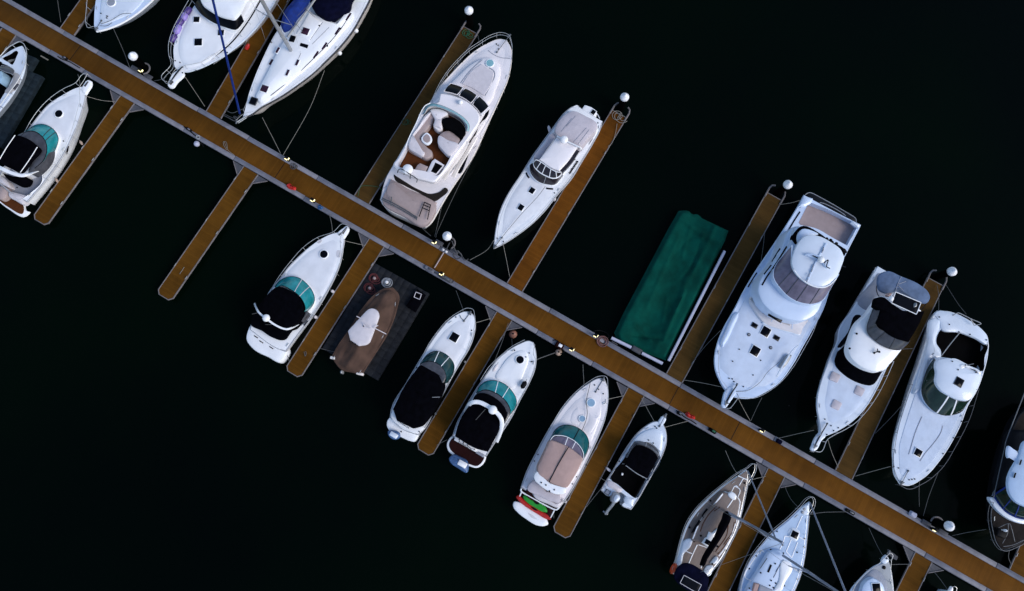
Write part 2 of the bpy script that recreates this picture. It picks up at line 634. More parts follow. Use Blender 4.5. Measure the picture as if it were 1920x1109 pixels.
# ---------------------------------------------------------------- docks
DZ = 0.5                                             # deck height above the water
u0, u1 = W((75.7, 31.4), DZ), W((1829.8, 1033.5), DZ)
l0, l1 = W((7.6, 54.1), DZ), W((1760, 1060), DZ)
DIR = ((u1 - u0).normalized() + (l1 - l0).normalized()).normalized()
DANG = math.atan2(DIR.y, DIR.x)
NOR = Vector((-DIR.y, DIR.x, 0))
mid = (u0 + l0) / 2
DW = abs(((u0 + u1) / 2 - (l0 + l1) / 2).dot(NOR))   # overall width
LEFT, RIGHT = 46.0, 46.0
cen = mid + DIR * ((W((960, 545), DZ) - mid).dot(DIR))
dock = empty('main_dock', (cen.x, cen.y, 0), DANG)
tag(dock, 'long brown boarded floating walkway with grey edge beams, crossing the marina', 'dock')
EB = 0.34
b = MB()
b.box((0, 0, DZ - 0.05), (LEFT + RIGHT, DW - 2 * EB - 0.006, 0.09), bev=0.01)
b.build('deck_boards', 'boards_main', dock)
for sgn in (1, -1):
    b = MB()
    x = -LEFT
    k = 0
    while x < RIGHT - 0.1:                           # beam lengths butt end to end, a few millimetres out of line
        ln = (7.2, 3.1, 9.0, 4.4, 6.0)[k % 5]
        ln = min(ln, RIGHT - x)
        off = 0.014 * math.sin(k * 2.3 + sgn)
        b.box((x + ln / 2, sgn * (DW / 2 - EB / 2) + off, DZ - 0.10 + 0.012 + 0.006 * (k % 2)), (ln - 0.03, EB, 0.24), bev=0.025)
        x += ln
        k += 1
    b.build('edge_beam', 'dock_edge', dock)
b = MB()
x = -LEFT
while x < RIGHT:
    b.box((x + 2, 0, 0.12), (3.6, DW - 0.5, 0.5), bev=0.05)
    x += 4.0
b.build('float', 'float_black', dock)
b = MB()                                             # joints between the dock sections
for px in ((140, 100), (521, 325), (1265, 740), (1384, 798), (830, 480)):
    q = (W(px, DZ) - cen).dot(DIR)
    b.box((q, 0, DZ - 0.045), (0.045, DW - 2 * EB - 0.02, 0.092), bev=0.005)
b.build('joint', 'black', dock)


CLEAT = {}


def cleat(parent, loc, rz, mat='alu'):
    if mat not in CLEAT:
        b = MB()
        b.tube([(-0.14, 0, .07), (0.14, 0, .07)], 0.02, 6)
        b.box((0, 0, .03), (0.1, 0.05, 0.08), bev=0.008)
        o = CLEAT[mat] = b.build('cleat', mat, parent)
    else:
        o = CLEAT[mat].copy()
        COL.objects.link(o)
        o.parent = parent
    o.location = loc
    o.rotation_euler = (0, 0, rz)
    return o


def finger(root, tip, wd=1.31, boards='boards_finger', lower=True, guide=False, label='', name='finger_dock'):
    a, t = W(root, DZ), W(tip, DZ)
    off = (a - cen).dot(NOR)
    d = (t - a).normalized()
    sg = 1 if off > 0 else -1
    a = a + d * ((sg * (DW / 2 + 0.02) - off) / d.dot(NOR))    # start at the dock edge
    ln = (t - a).length
    e = empty(name, (a.x, a.y, 0), math.atan2(d.y, d.x))
    tag(e, label, 'finger dock', 'finger docks branching off the main dock')
    ew = 0.075
    ch = 0.28 if not guide else 0.02
    o = [(0.0, -wd / 2), (ln - ch, -wd / 2), (ln, -wd / 2 + ch * 0.9), (ln, wd / 2 - ch * 0.9), (ln - ch, wd / 2), (0.0, wd / 2)]
    b = MB()
    oi = offs(o, ew + 0.004)
    oi[0] = (0.0, -wd / 2 + ew)
    oi[-1] = (0.0, wd / 2 - ew)
    b.rings([[(p[0], p[1], DZ - 0.1) for p in oi], [(p[0], p[1], DZ - 0.012) for p in oi]])
    b.flat(oi, DZ - 0.012)
    b.build('deck_boards', boards, e)
    b = MB()
    rr = []
    for A, B in zip(o, oi):
        rr.append([(A[0], A[1], DZ - 0.09), (A[0], A[1], DZ - 0.01), (A[0] + (B[0] - A[0]) * .2, A[1] + (B[1] - A[1]) * .2, DZ + 0.012),
                   (A[0] + (B[0] - A[0]) * .85, A[1] + (B[1] - A[1]) * .85, DZ + 0.012), (B[0], B[1], DZ - 0.02)])
    b.rings(rr, 0, False)
    b.build('edge_frame', 'dock_frame', e)
    b = MB()
    x = 0.4
    while x < ln - 2.1:
        b.box((x + 0.9, 0, 0.08), (1.7, wd - 0.55, 0.44), bev=0.04)
        x += 2.2
    b.build('float', 'float_black', e)
    if lower:
        for sg in (1, -1):
            b = MB()
            tri = [(0.03, sg * wd / 2), (0.03, sg * (wd / 2 + 0.82)), (0.72, sg * (wd / 2 + 0.01))]
            b.plate(tri, DZ - 0.03, 0.08, 0.006)
            g = b.build('gusset', 'gusset', e)
            b = MB()
            b.beam([(0.05, sg * (wd / 2 + 0.83), DZ - 0.02), (0.75, sg * (wd / 2 + 0.02), DZ - 0.02)], 0.06, 0.09)
            b.build('brace', 'dock_frame', g)
    if guide:
        b = MB()
        for sg in (1, -1):
            b.tube([(ln - 0.4, sg * (wd / 2 - 0.05), DZ + 0.03), (ln + 0.35, sg * (wd / 2 - 0.04), DZ + 0.03), (ln + 0.62, sg * (wd / 2 - 0.14), DZ + 0.03), (ln + 0.72, sg * (wd / 2 - 0.34), DZ + 0.03)], 0.065, 8)
        b.build('pile_guide', 'dock_frame', e)
    for f in (0.12, 0.45, 0.8):                       # cleats along the edges
        for sg in (1, -1):
            cleat(e, (ln * f + 0.2 * sg, sg * (wd / 2 - 0.06), DZ + 0.012), 0.0)
    return e


FL = 'finger dock '
finger((15, 62), (-110, 250), label=FL + 'of brown boards cut by the left picture edge, beside the small grey runabout')
finger((233, 194.6), (73, 417), label=FL + 'beside the cruiser with the maroon swim platform at the far left')
finger((463.7, 329.3), (306, 558), label=FL + 'with open water on both sides and no boat beside it')
finger((700.8, 463.6), (547.6, 702), label=FL + 'between a black topped cruiser and the brown covered skiff')
finger((939.9, 602.5), (793.6, 849), label=FL + 'between two black topped cruisers, orange buoy at its root')
finger((1188, 744.1), (1049.7, 1004), label=FL + 'between the tan topped cruiser with kayaks and the outboard boat')
finger((1441.7, 915.5), (1329, 1146), label=FL + 'between the tan decked sailboat and the pale blue sailboat')
finger((1723.4, 1063), (1620, 1275), label=FL + 'nearest the lower right corner, cut by the bottom picture edge')
finger((131, 52), (245, -110), lower=False, label=FL + 'at the top left, beside the light blue cruiser bow')
finger((404, 209), (560, -60), lower=False, label=FL + 'between the purple fendered cruiser and the white sailboat with blue furled jib')
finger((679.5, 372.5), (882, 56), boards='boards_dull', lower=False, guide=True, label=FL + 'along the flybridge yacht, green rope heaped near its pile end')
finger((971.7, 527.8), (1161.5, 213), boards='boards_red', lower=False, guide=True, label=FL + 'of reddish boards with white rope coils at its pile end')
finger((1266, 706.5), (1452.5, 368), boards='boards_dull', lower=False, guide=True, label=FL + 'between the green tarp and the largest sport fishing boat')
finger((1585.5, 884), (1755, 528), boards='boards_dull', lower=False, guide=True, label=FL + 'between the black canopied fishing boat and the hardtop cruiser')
finger((1912, 1071), (1990, 890), lower=False, label=FL + 'at the right picture edge, next to the dark hulled trawler')


# ---------------------------------------------------------------- boats
def smooth3(P, n=5, closed=False):
    P = [Vector(p) for p in P]
    N = len(P)
    out = []
    for i in range(N if closed else N - 1):
        if closed:
            a, b, c, d = P[i - 1], P[i], P[(i + 1) % N], P[(i + 2) % N]
        else:
            b, c = P[i], P[i + 1]
            a = P[i - 1] if i else b * 2 - c
            d = P[i + 2] if i + 2 < N else c * 2 - b
        for k in range(n):
            t = k / n
            out.append(0.5 * ((2 * b) + (c - a) * t + (2 * a - 5 * b + 4 * c - d) * t * t + (3 * b - a - 3 * c + d) * t ** 3))
    if not closed:
        out.append(P[-1])
    return out


class Boat:
    def __init__(s, name, label, cat, view, bow, stern, zs, zb, group='boats moored along the floating docks'):
        s.zs, s.zb, s.view = zs, zb, view
        bw = W(T(view, [bow])[0], zb)
        st = W(T(view, [stern])[0], zs)
        d = bw - st
        d.z = 0
        s.len = d.length
        s.ang = math.atan2(d.y, d.x)
        s.org = Vector((st.x, st.y, 0))
        s.root = empty(name, s.org, s.ang)
        tag(s.root, label, cat, group)
        s.inv = Matrix.Rotation(-s.ang, 3, 'Z')

    def sheer(s, x):
        t = min(max(x / s.len, 0), 1.1)
        return s.zs + (s.zb - s.zs) * t * t

    def S(s, dz=0.0):
        return lambda x: s.sheer(x) + dz

    def L(s, p, z):
        zz = ev(z, s.len * 0.5)
        for _ in range(4):
            q = s.inv @ (W(p, zz) - s.org)
            zz = ev(z, q.x)
        return Vector((q.x, q.y, zz))

    def o(s, pts, z, closed=True, n=6, view=None):
        P = T(view or s.view, pts)
        return smooth([(tuple(s.L(q, z)[:2]) + tuple(q[2:])) for q in P], closed, n)

    def c3(s, pts, z, closed=False, n=6, view=None):
        return [(x, y, ev(z, x)) for x, y in s.o(pts, z, closed, n, view)]

    def p3(s, pts, view=None, n=5, closed=False):
        """pixel points that each carry their own height"""
        return smooth3([s.L(T(view or s.view, [q[:2]])[0], q[2]) for q in pts], n, closed)

    SKIP = ('rail', 'mast', 'shroud', 'antenna', 'stay', 'jib', 'spreader', 'rope', 'line', 'chain', 'frame', 'fitting', 'cleat', 'anchor', 'trim', 'groove', 'jack', 'boom', 'pole', 'seam')

    def top(s, x, y, zg):
        """height of the boat's own surface at a spot, nearest to a guess"""
        if not hasattr(s, 'bv'):
            s.bv = {}
        best = None
        st = list(s.root.children)
        while st:
            o = st.pop()
            st += list(o.children)
            if o.type != 'MESH' or any(w_ in o.name for w_ in s.SKIP):
                continue
            if o.name not in s.bv:
                me = o.data
                s.bv[o.name] = BVHTree.FromPolygons([v_.co.copy() for v_ in me.vertices], [tuple(p_.vertices) for p_ in me.polygons])
            h = s.bv[o.name].ray_cast(Vector((x, y, 9)), Vector((0, 0, -1)))[0]
            if h is not None and abs(h.z - zg) < .6 and (best is None or h.z > best):
                best = h.z
        return best

    def drop(s, p, z):
        q = s.L(p, z)
        for _ in range(3):
            t = s.top(q.x, q.y, ev(z, q.x))
            if t is None:
                return q
            q = s.L(p, t)
        return q

    def hull(s, pts, mat='gel_white', deck='gel_white', rub='rub_grey', holes=(), views=None, flare=0.5, camber=0.07, below='antifoul', n=6, raked=0.11, sole_step=0.6, cl='steel', inner=None):
        src = []
        for v, pp in (views or [(s.view, pts)]):
            src += T(v, pp)
        o = ccw(smooth([(tuple(s.L(q, s.sheer)[:2]) + tuple(q[2:])) for q in src], True, n))
        s.out = o
        xs = [p[0] for p in o]
        x0, x1 = min(xs), max(xs)
        LL = x1 - x0

        def ym(x):
            sp = span(o, min(max(x, x0 + 0.14 * LL), x1 - 0.04 * LL))
            return (sp[0] + sp[1]) / 2

        def ring(k0, k3, rk, z):
            r = []
            for x, y in o:
                t = min(max((x - x0) / LL, 0), 1)
                m = ym(x)
                r.append((x - rk * LL * t ** 4, m + (y - m) * (k0 - k3 * t ** 2.6), ev(z, x)))
            return r
        b = MB()
        b.rings([ring(0.5, flare + .1, raked + 0.12, -0.55), ring(0.86, flare, raked + 0.02, -0.12), ring(0.90, flare * .9, raked, 0.06)], 1)
        b.add(ring(0.5, flare + .1, raked + 0.12, -0.55), [tuple(reversed(range(len(o))))], 1)
        b.rings([ring(0.90, flare * .9, raked, 0.06), ring(0.945, flare * .55, raked * .62, lambda x: 0.06 + (s.sheer(x) - 0.06) * .42),
                 ring(0.985, flare * .18, raked * .2, lambda x: 0.06 + (s.sheer(x) - 0.06) * .8), ring(1, 0, 0, s.S(-0.08)), ring(1, 0, 0, s.S(0))], 0)
        h = b.build('hull', [mat, below], s.root, 50)
        b = MB()
        ins = offs(o, 0.02)
        hl = []
        for hp, zs_, hm in holes:
            hl.append(hp)
        b.flat(ins, s.S(0), hl, 0, 0.45, camber)
        if not hl:
            pass
        dk = b.build('deck', deck, s.root, 60)
        for hp, zs_, hm in holes:
            b = MB()
            hc = ccw(hp)
            b.wall(hc, zs_, s.S(camber * 0.8), 0)
            b.flat(hc, zs_, (), 1, sole_step)
            b.build('cockpit', [inner or deck, hm], s.root)
        b = MB()
        pr = [(0.0, -0.10), (0.035, -0.08), (0.035, -0.03), (0.0, 0.03), (-0.05, 0.035), (-0.075, 0.0)]
        b.rings([[(p[0], p[1], s.sheer(p[0]) + dz) for p in offs(o, -w_)] for w_, dz in pr], 0)
        b.build('rub_rail', rub, s.root)
        for f in (0.07, 0.5, 0.86):
            sp = span(o, x0 + LL * f)
            for y, sg in ((sp[0], 1), (sp[1], -1)):
                cleat(s.root, (x0 + LL * f, y + sg * .17, s.sheer(x0 + LL * f) + .02), .0 if f < .8 else sg * .45, cl)
        return h

    def deck_panel(s, f0, ins, mat, h=.045, f1=1.0):
        """slightly raised non-slip panel inside the side decks, from f0 of the length forward"""
        o = s.out
        x0, x1 = min(p[0] for p in o), max(p[0] for p in o)
        q = []
        for a, p in zip(o, offs(o, ins)):
            sp = span(o, a[0])
            if sp and (sp[1] - sp[0]) / 2 > ins + .14 and x0 + (x1 - x0) * f0 < p[0] < x0 + (x1 - x0) * f1:
                q.append(p)
        b = MB()
        b.form(q, [(0, s.S(-.02)), (0, s.S(h * .6)), (.03, s.S(h))], .06)
        return b.build('deck_panel', mat, s.root)

    def form(s, name, pts, z, prof=None, mat='gel_white', camber=0.06, base=None, parent=None, view=None, n=6, inset=0.06, ang=38):
        """a raised shape traced at height z, with sides down to base"""
        o = s.o(pts, z, True, n, view)
        if prof is None:
            zb = base if base is not None else (lambda x: ev(z, x) - 0.15)
            prof = [(-0.01, zb), (0.0, lambda x: ev(z, x) - inset * 1.2), (inset * .35, lambda x: ev(z, x) - inset * .35), (inset, z)]
        b = MB()
        b.form(o, prof, camber)
        return b.build(name, mat, parent or s.root, ang)

    def plate(s, name, pts, z, th=0.06, mat='gel_white', view=None, parent=None, holes=(), bev=0.02, n=6):
        b = MB()
        b.plate(s.o(pts, z, True, n, view), z, th, bev, 0, holes)
        return b.build(name, mat, parent or s.root)

    def glass(s, A, zA, B, zB, mat='glass_dark', frame='black', mull=(), mmat=None, view=None, name='windshield', r=0.022, mr=0.025):
        a = resample(s.c3(A, zA, view=view), 28)
        c = resample(s.c3(B, zB, view=view), 28)
        b = MB()
        b.strip(a, c)
        g = b.build(name, mat, s.root)
        b = MB()
        if frame:
            b.tube(a, r, 6)
            b.tube(c, r, 6)
            b.tube([a[0], c[0]], r, 6)
            b.tube([a[-1], c[-1]], r, 6)
            b.build('frame', frame, g)
        if mull:
            b = MB()
            for t in mull:
                k = t * 27
                i = min(int(k), 26)
                p = Vector(a[i]).lerp(Vector(a[i + 1]), k - i)
                q = Vector(c[i]).lerp(Vector(c[i + 1]), k - i)
                b.beam([p.lerp(q, u) + Vector((0, 0, 0.05 * math.sin(math.pi * u) + 0.012)) for u in (0, .25, .5, .75, 1)], mr * 2, 0.03)
            b.build('mullion', mmat or frame, g)
        return g

    def hatch(s, c, size, z, rot=0.0, mat='glass_dark', frame='gel_white', round_=False, view=None, name='deck_hatch', h=0.05):
        q = s.drop(T(view or s.view, [c])[0], z)
        sx, sy = (size, size) if not isinstance(size, tuple) else size
        hs = [s.top(q.x + a_ * sx * .5, q.y + b_ * sy * .5, q.z) for a_ in (-1, 0, 1) for b_ in (-1, 0, 1)]
        q.z = max([q.z] + [t_ for t_ in hs if t_ is not None and t_ - q.z < .25])
        b, g = MB(), MB()
        z0 = q.z - 0.02
        if round_:
            b.lathe((q.x, q.y, z0), [(sx / 2 + .045, 0), (sx / 2 + .045, h), (sx / 2 + .015, h + .03), (sx / 2 - .01, h + .02)], 24)
            g.lathe((q.x, q.y, z0), [(sx / 2 - .012, h - .01), (sx / 2 - .012, h + .025), (sx / 2 * .5, h + .034), (0.01, h + .036)], 24)
        else:
            b.box((q.x, q.y, z0 + h / 2), (sx + .09, sy + .09, h + .02), rot, 0.03)
            g.box((q.x, q.y, z0 + h + .012), (sx, sy, 0.03), rot, 0.05)
        f = b.build(name, frame, s.root)
        g.build('hatch_glass', mat, f)
        return f

    def rail(s, pts, h=0.6, r=0.017, every=1.1, mat='steel', view=None, name='bow_rail', mid=False, z=None, drop=True, lean=0.03):
        zf = z or s.S(h)
        c = s.c3(pts, zf, view=view)
        b = MB()
        b.tube(c, r, 6)
        ln = sum((Vector(c[i + 1]) - Vector(c[i])).length for i in range(len(c) - 1))
        if drop:
            for q in resample(c, max(2, int(ln / every) + 1)):
                b.tube([q, (q[0] - 0.03, q[1] * (1 - lean), s.sheer(q[0]))], r * .8, 5)
        if mid:
            b.tube([(q[0], q[1], q[2] - h * .5) for q in c], r * .7, 5)
        return b.build(name, mat, s.root)

    def tubes(s, name, paths, r=0.02, mat='steel', view=None, parent=None, n=5):
        b = MB()
        for p in paths:
            b.tube(s.p3(p, view, n) if len(p) > 2 else s.p3(p, view, 1), r, 6)
        return b.build(name, mat, parent or s.root)

    def beam(s, name, pts, w, h, mat, view=None, parent=None, n=5):
        b = MB()
        b.beam(s.p3(pts, view, n), w, h)
        return b.build(name, mat, parent or s.root)

    def dome(s, c, z, r=0.24, mat='white_plastic', view=None, name='radar_dome', stem=0.3):
        q = s.L(T(view or s.view, [c])[0], z)
        b = MB()
        b.lathe(q, [(r * .3, -stem), (r * .35, -0.12), (r * .9, -0.10), (r, -0.03), (r * .97, 0.04), (r * .75, 0.11), (r * .35, 0.15), (0.005, 0.16)], 22)
        return b.build(name, mat, s.root)

    def box(s, name, c, size, z, rot=0.0, mat='gel_white', view=None, parent=None, bev=0.03, taper=0.0):
        q = s.L(T(view or s.view, [c])[0], z)
        b = MB()
        b.box((q.x, q.y, q.z - size[2] / 2), size, rot, bev, 0, taper)
        return b.build(name, mat, parent or s.root)

    def anchor(s, a, c, z=None, view=None):
        z = z or s.S(0.1)
        p, q = (s.L(T(view or s.view, [t])[0], z) for t in (a, c))
        b = MB()
        b.tube([p, q], 0.022, 6)
        b.ball(p, 0.07)
        b.box((q.x, q.y, q.z), (0.28, 0.12, 0.08), 0, 0.02)
        b.beam([q + Vector((-.12, .13, .0)), q + Vector((.1, 0, .0)), q + Vector((-.12, -.13, .0))], 0.06, 0.04)
        return b.build('anchor', 'alu_dark', s.root)

    FIT = {}

    def fittings(s, pts, z=None, mat='black', view=None, r=0.045, name='deck_fitting'):
        for c in pts:
            q = s.drop(T(view or s.view, [c])[0], z or s.S(0.04))
            if (mat, r) not in s.FIT:
                b = MB()
                b.lathe((0, 0, -.02), [(r, 0), (r, .06), (r * .6, .09)], 8)
                o = s.FIT[(mat, r)] = b.build(name, mat, s.root)
            else:
                o = s.FIT[(mat, r)].copy()
                COL.objects.link(o)
                o.parent = s.root
            o.location = (q.x, q.y, q.z)

    def fabric_frame(s, pts, z, mat='steel', view=None, parent=None):
        """bows that carry a canopy"""
        b = MB()
        for c in pts:
            q = s.L(T(view or s.view, [c])[0], z)
            b.tube([(q.x, q.y, q.z - 0.03), (q.x - .1, q.y * 1.02, s.sheer(q.x))], 0.017, 6)
        return b.build('canopy_frame', mat, parent or s.root)


def stripes(k, name, lines, z, w, mat, view=None, parent=None, lift=.012):
    for ln in lines:
        b = MB()
        P = [q for q in smooth([T(view or k.view, [p])[0] for p in ln], False, 5)]
        P = resample(P, max(4, min(24, int(sum(math.hypot(P[i + 1][0] - P[i][0], P[i + 1][1] - P[i][1]) for i in range(len(P) - 1)) / 3))))
        b.beam([k.drop(q, z) + Vector((0, 0, lift)) for q in P], w, 0.02)
        o = b.build(name, mat, parent or k.root)
    return o


Z4 = 4.0036
CR = 'cruiser'

# --- far left cruiser, maroon swim platform
v = (0, 140, Z4)
k = Boat('motor_cruiser', 'white cruiser with black bimini, open grey cockpit and maroon swim platform at far left', CR, v, (655, 85), (90, 875), 1.05, 1.6)
ck = k.o([(178, 772), (312, 742), (322, 790), (215, 905), (165, 940), (30, 850), (-40, 790), (40, 690)], k.S(0))
k.hull([(205, 958, 1), (90, 895), (-30, 795, 1), (60, 648), (180, 455), (235, 382), (290, 310), (370, 222), (470, 157), (590, 100), (635, 92, 1), (645, 130), (636, 200), (606, 300), (562, 425), (500, 560), (425, 685), (345, 795)],
       holes=[(ck, 0.55, 'sole_grey')])
k.deck_panel(.55, .22, 'nonskid_white')
k.form('swim_platform', [(205, 950), (183, 985), (192, 1020), (218, 1030), (186, 1062), (60, 1010), (0, 965), (-70, 900), (-30, 800), (60, 870)], 0.42, mat='gel_white', camber=0.01)
k.plate('swim_platform_boards', [(170, 975), (178, 1000), (172, 1040), (60, 995), (5, 955), (-50, 890), (-20, 830), (60, 890)], 0.47, 0.03, 'teak')
k.form('seat', [(60, 880), (120, 885), (205, 925), (165, 970), (110, 945), (60, 910)], 1.05, mat='vinyl_white', base=0.5, inset=.12)
k.form('seat', [(0, 835), (55, 855), (30, 930), (5, 940), (-30, 890)], 1.0, mat='vinyl_beige', base=0.5, inset=.1)
k.form('seat', [(-10, 760), (55, 800), (75, 850), (20, 830), (-20, 800)], 1.05, mat='vinyl_white', base=0.5, inset=.1)
k.form('cabin', [(205, 425), (250, 385), (305, 372), (370, 390), (420, 435), (438, 480), (420, 540), (335, 690), (215, 740), (120, 700), (60, 640), (120, 520)], k.S(0.32), mat='gel_white', base=k.S(0), camber=.02)
k.glass([(178, 450), (210, 418), (255, 384), (305, 373), (370, 390), (420, 435), (438, 480), (425, 540), (330, 690)], k.S(.36), [(150, 470), (195, 430), (245, 424), (305, 455), (345, 510), (352, 575), (330, 640), (262, 705)], 2.35, 'glass_teal', 'black', (.42, .5), 'rub_dark')
k.form('side_curtain', [(120, 462), (180, 432), (245, 426), (305, 457), (345, 512), (350, 578), (325, 640), (210, 735), (240, 640), (300, 560), (200, 480)], 2.36, mat='vinyl_clear', base=k.S(.3), camber=0.03)
k.form('canopy', [(112, 456), (205, 482), (272, 532), (303, 562), (240, 645), (158, 738), (80, 705), (0, 658), (-18, 630), (50, 548)], 2.6, mat='canvas_black', base=2.45, camber=.1)
k.tubes('canopy_frame', [[(113, 456, 2.66), (50, 548, 2.68), (-5, 640, 2.66)], [(280, 545, 2.68), (220, 640, 2.7), (152, 736, 2.66)]], 0.028, 'white_plastic')
k.beam('radar_arch', [(-40, 640, 1.2), (-30, 685, 2.2), (0, 700, 2.75), (75, 735, 2.8), (150, 757, 2.8), (205, 752, 2.7), (270, 728, 2.0), (330, 700, 1.35)], 0.24, 0.09, 'gel_white')
k.form('seat_cover', [(20, 740), (100, 765), (180, 765), (160, 805), (120, 815), (60, 790)], 1.6, mat='canvas_black', base=0.6, camber=.06)
k.form('bow_pulpit', [(610, 112), (640, 50, 1), (660, 40), (683, 50), (686, 75), (662, 120), (640, 150)], k.S(.12), mat='gel_white', camber=0.02)
k.plate('anchor_slot', [(628, 85, 1), (655, 50, 1), (665, 55, 1), (640, 92, 1)], k.S(.165), .02, 'rub_dark', n=2)
k.hatch((445, 297), .56, k.S(.09), round_=True)
k.rail([(165, 470), (235, 340), (310, 240), (390, 165), (480, 105), (570, 60), (625, -5), (650, -12)])
k.rail([(655, -5), (632, 40), (600, 90), (600, 190), (575, 290), (535, 430), (480, 560), (400, 690), (322, 768)], lean=-.06)
k.plate('hull_window', [(500, 560), (512, 520), (512, 560), (498, 600)], k.S(.02), .05, 'glass_dark')
k.fittings([(478, 500), (278, 728), (262, 735), (315, 800), (222, 902), (130, 850), (185, 790)])
L1 = k

# --- teal windshield, black bimini
v = (440, 410, Z4)
k = Boat('motor_cruiser', 'white cruiser with bright turquoise windshield and black bimini, right of the empty finger dock', CR, v, (800, 125), (235, 950), 1.0, 1.6)
k.hull([(385, 1000, 1), (330, 980), (118, 835, 1), (125, 790), (190, 690), (270, 535), (340, 450), (400, 370), (470, 297), (550, 226), (640, 161), (740, 114), (785, 106, 1), (815, 135), (812, 235), (801, 300), (757, 430), (707, 530), (645, 640), (562, 765), (480, 870)])
k.deck_panel(.5, .2, 'nonskid_white')
k.form('swim_platform', [(118, 800), (92, 850), (84, 905), (130, 975), (250, 1042), (342, 1079), (372, 1050), (395, 1000), (330, 905), (200, 840)], .95, mat='gel_white', base=.15, camber=.03, inset=.12)
k.plate('transom_step', [(110, 850, 1), (350, 985, 1), (385, 1005, 1), (340, 1062), (250, 1025), (135, 960), (98, 905)], .86, .05, 'gel_white', bev=.02)
b = MB()
for p in ((160, 889), (200, 927), (275, 970)):
    q = k.L(T(v, [p])[0], .99)
    b.box((q.x, q.y, q.z), (.06, .32, .03), .0, .01)
b.build('vent_slot', 'black', k.root)
k.form('coach_roof', [(305, 505), (345, 462), (410, 437), (480, 445), (540, 490), (585, 550), (600, 610), (560, 700), (470, 800), (300, 750), (240, 600)], k.S(.25), mat='gel_white', base=k.S(0), camber=.02)
k.glass([(300, 512), (345, 462), (410, 437), (480, 446), (540, 490), (585, 550), (600, 610), (580, 660), (545, 695)], k.S(.3), [(312, 520), (350, 505), (410, 528), (470, 568), (515, 625), (530, 680), (520, 705)], 2.3, 'glass_teal', 'black', (.45, .6), 'vinyl_white')
k.form('canopy', [(318, 512), (400, 532), (462, 576), (508, 648), (512, 690), (462, 780), (430, 812), (350, 826), (250, 768), (172, 682), (240, 575)], 2.55, mat='canvas_black', base=k.S(.3), camber=.12)
k.form('cockpit_cover', [(168, 685), (120, 800), (200, 842), (270, 888), (328, 908), (362, 905), (400, 860), (440, 800), (350, 820), (250, 765)], 1.55, mat='canvas_black', base=.9, camber=.05)
k.form('side_curtain', [(430, 812), (470, 770), (512, 690), (545, 700), (500, 770)], 1.9, mat='vinyl_clear', base=k.S(0), camber=.0)
k.beam('radar_arch', [(150, 640, 1.3), (163, 672, 2.3), (182, 706, 2.75), (235, 750, 2.8), (300, 797, 2.8), (365, 827, 2.75), (412, 828, 2.6), (470, 798, 1.9), (505, 770, 1.3)], .13, .08, 'gel_white')
k.dome((236, 747), 3.0, .25)
k.tubes('antenna', [[(130, 718, 2.75), (185, 705, 2.75)], [(232, 796, 2.7), (300, 797, 2.75)]], .014, 'rope_grey')
k.form('bow_pulpit', [(770, 118), (832, 56, 1), (850, 56), (858, 72), (838, 125), (818, 150), (795, 140)], k.S(.12), mat='gel_white', camber=.02)
k.plate('anchor_slot', [(800, 105, 1), (838, 62, 1), (846, 70, 1), (815, 120, 1)], k.S(.165), .02, 'rub_dark', n=2)
k.hatch((671, 270), .56, k.S(.09), round_=True)
k.rail([(272, 535), (330, 440), (420, 322), (520, 212), (620, 143), (745, 97), (812, 40), (848, 52)])
k.rail([(850, 60), (800, 125), (799, 290), (750, 440), (700, 530), (650, 610), (565, 735)], lean=-.05)
k.plate('deck_step', [(615, 175), (655, 160), (650, 180), (625, 188)], k.S(.08), .03, 'nonskid')
k.plate('deck_step', [(768, 240), (790, 240), (790, 290), (770, 290)], k.S(.08), .03, 'nonskid')
k.plate('side_vent', [(515, 800, 1), (545, 765, 1), (552, 772, 1), (524, 808, 1)], k.S(.07), .03, 'rub_dark', n=2)
k.anchor((786, 122), (800, 110))
L2 = k

# --- black covered cruiser (all-over canvas)
v = (680, 570, Z4)
k = Boat('motor_cruiser', 'white cruiser wholly covered aft by black canvas, beside the brown skiff float, square bow hatch', CR, v, (810, 62), (292, 965), 1.0, 1.55)
k.hull([(418, 985, 1), (300, 940), (206, 850, 1), (216, 790), (330, 590), (400, 470), (480, 340), (560, 222), (640, 132), (720, 76), (765, 60), (805, 64, 1), (832, 88), (845, 142), (836, 230), (801, 330), (741, 430), (682, 530), (602, 680), (522, 830), (470, 930)])
k.deck_panel(.5, .26, 'nonskid_white')
k.form('swim_platform', [(206, 848, 1), (183, 880), (180, 915), (200, 955), (290, 1003), (345, 1028), (385, 1036), (430, 975, 1), (300, 925)], .6, mat='gel_white', base=.1, camber=.02, inset=.08)
k.form('transom', [(225, 790, 1), (245, 860), (330, 915), (390, 938), (455, 915, 1), (465, 935, 1), (425, 965), (380, 968), (300, 930), (235, 885), (212, 850)], 1.25, mat='gel_white', base=.7, camber=.02, inset=.05)
b = MB()
for i in range(9):
    t = i / 8
    q = k.L(T(v, [(262 + 82 * t, 880 + 52 * t)])[0], 1.31)
    b.box((q.x, q.y, q.z), (.09 if i % 3 else .05, .035, .012), .3 * (-1) ** i, .004)
b.build('lettering', 'black', k.root)
k.form('coach_roof', [(432, 450), (480, 386), (540, 356), (600, 366), (655, 406), (688, 466), (680, 520), (640, 590), (520, 560)], k.S(.25), mat='gel_white', base=k.S(0), camber=.02)
k.glass([(440, 440), (480, 386), (540, 356), (600, 366), (655, 406), (688, 466), (680, 520), (640, 590)], k.S(.3), [(430, 455), (500, 430), (565, 450), (612, 500), (626, 555), (615, 600)], 2.2, 'glass_dteal', 'black', (.36, .55), 'gel_white')
k.form('side_curtain', [(430, 456), (500, 432), (565, 452), (612, 502), (624, 555), (600, 600), (560, 530), (500, 480)], 2.3, mat='vinyl_clear', base=k.S(.3), camber=.02)
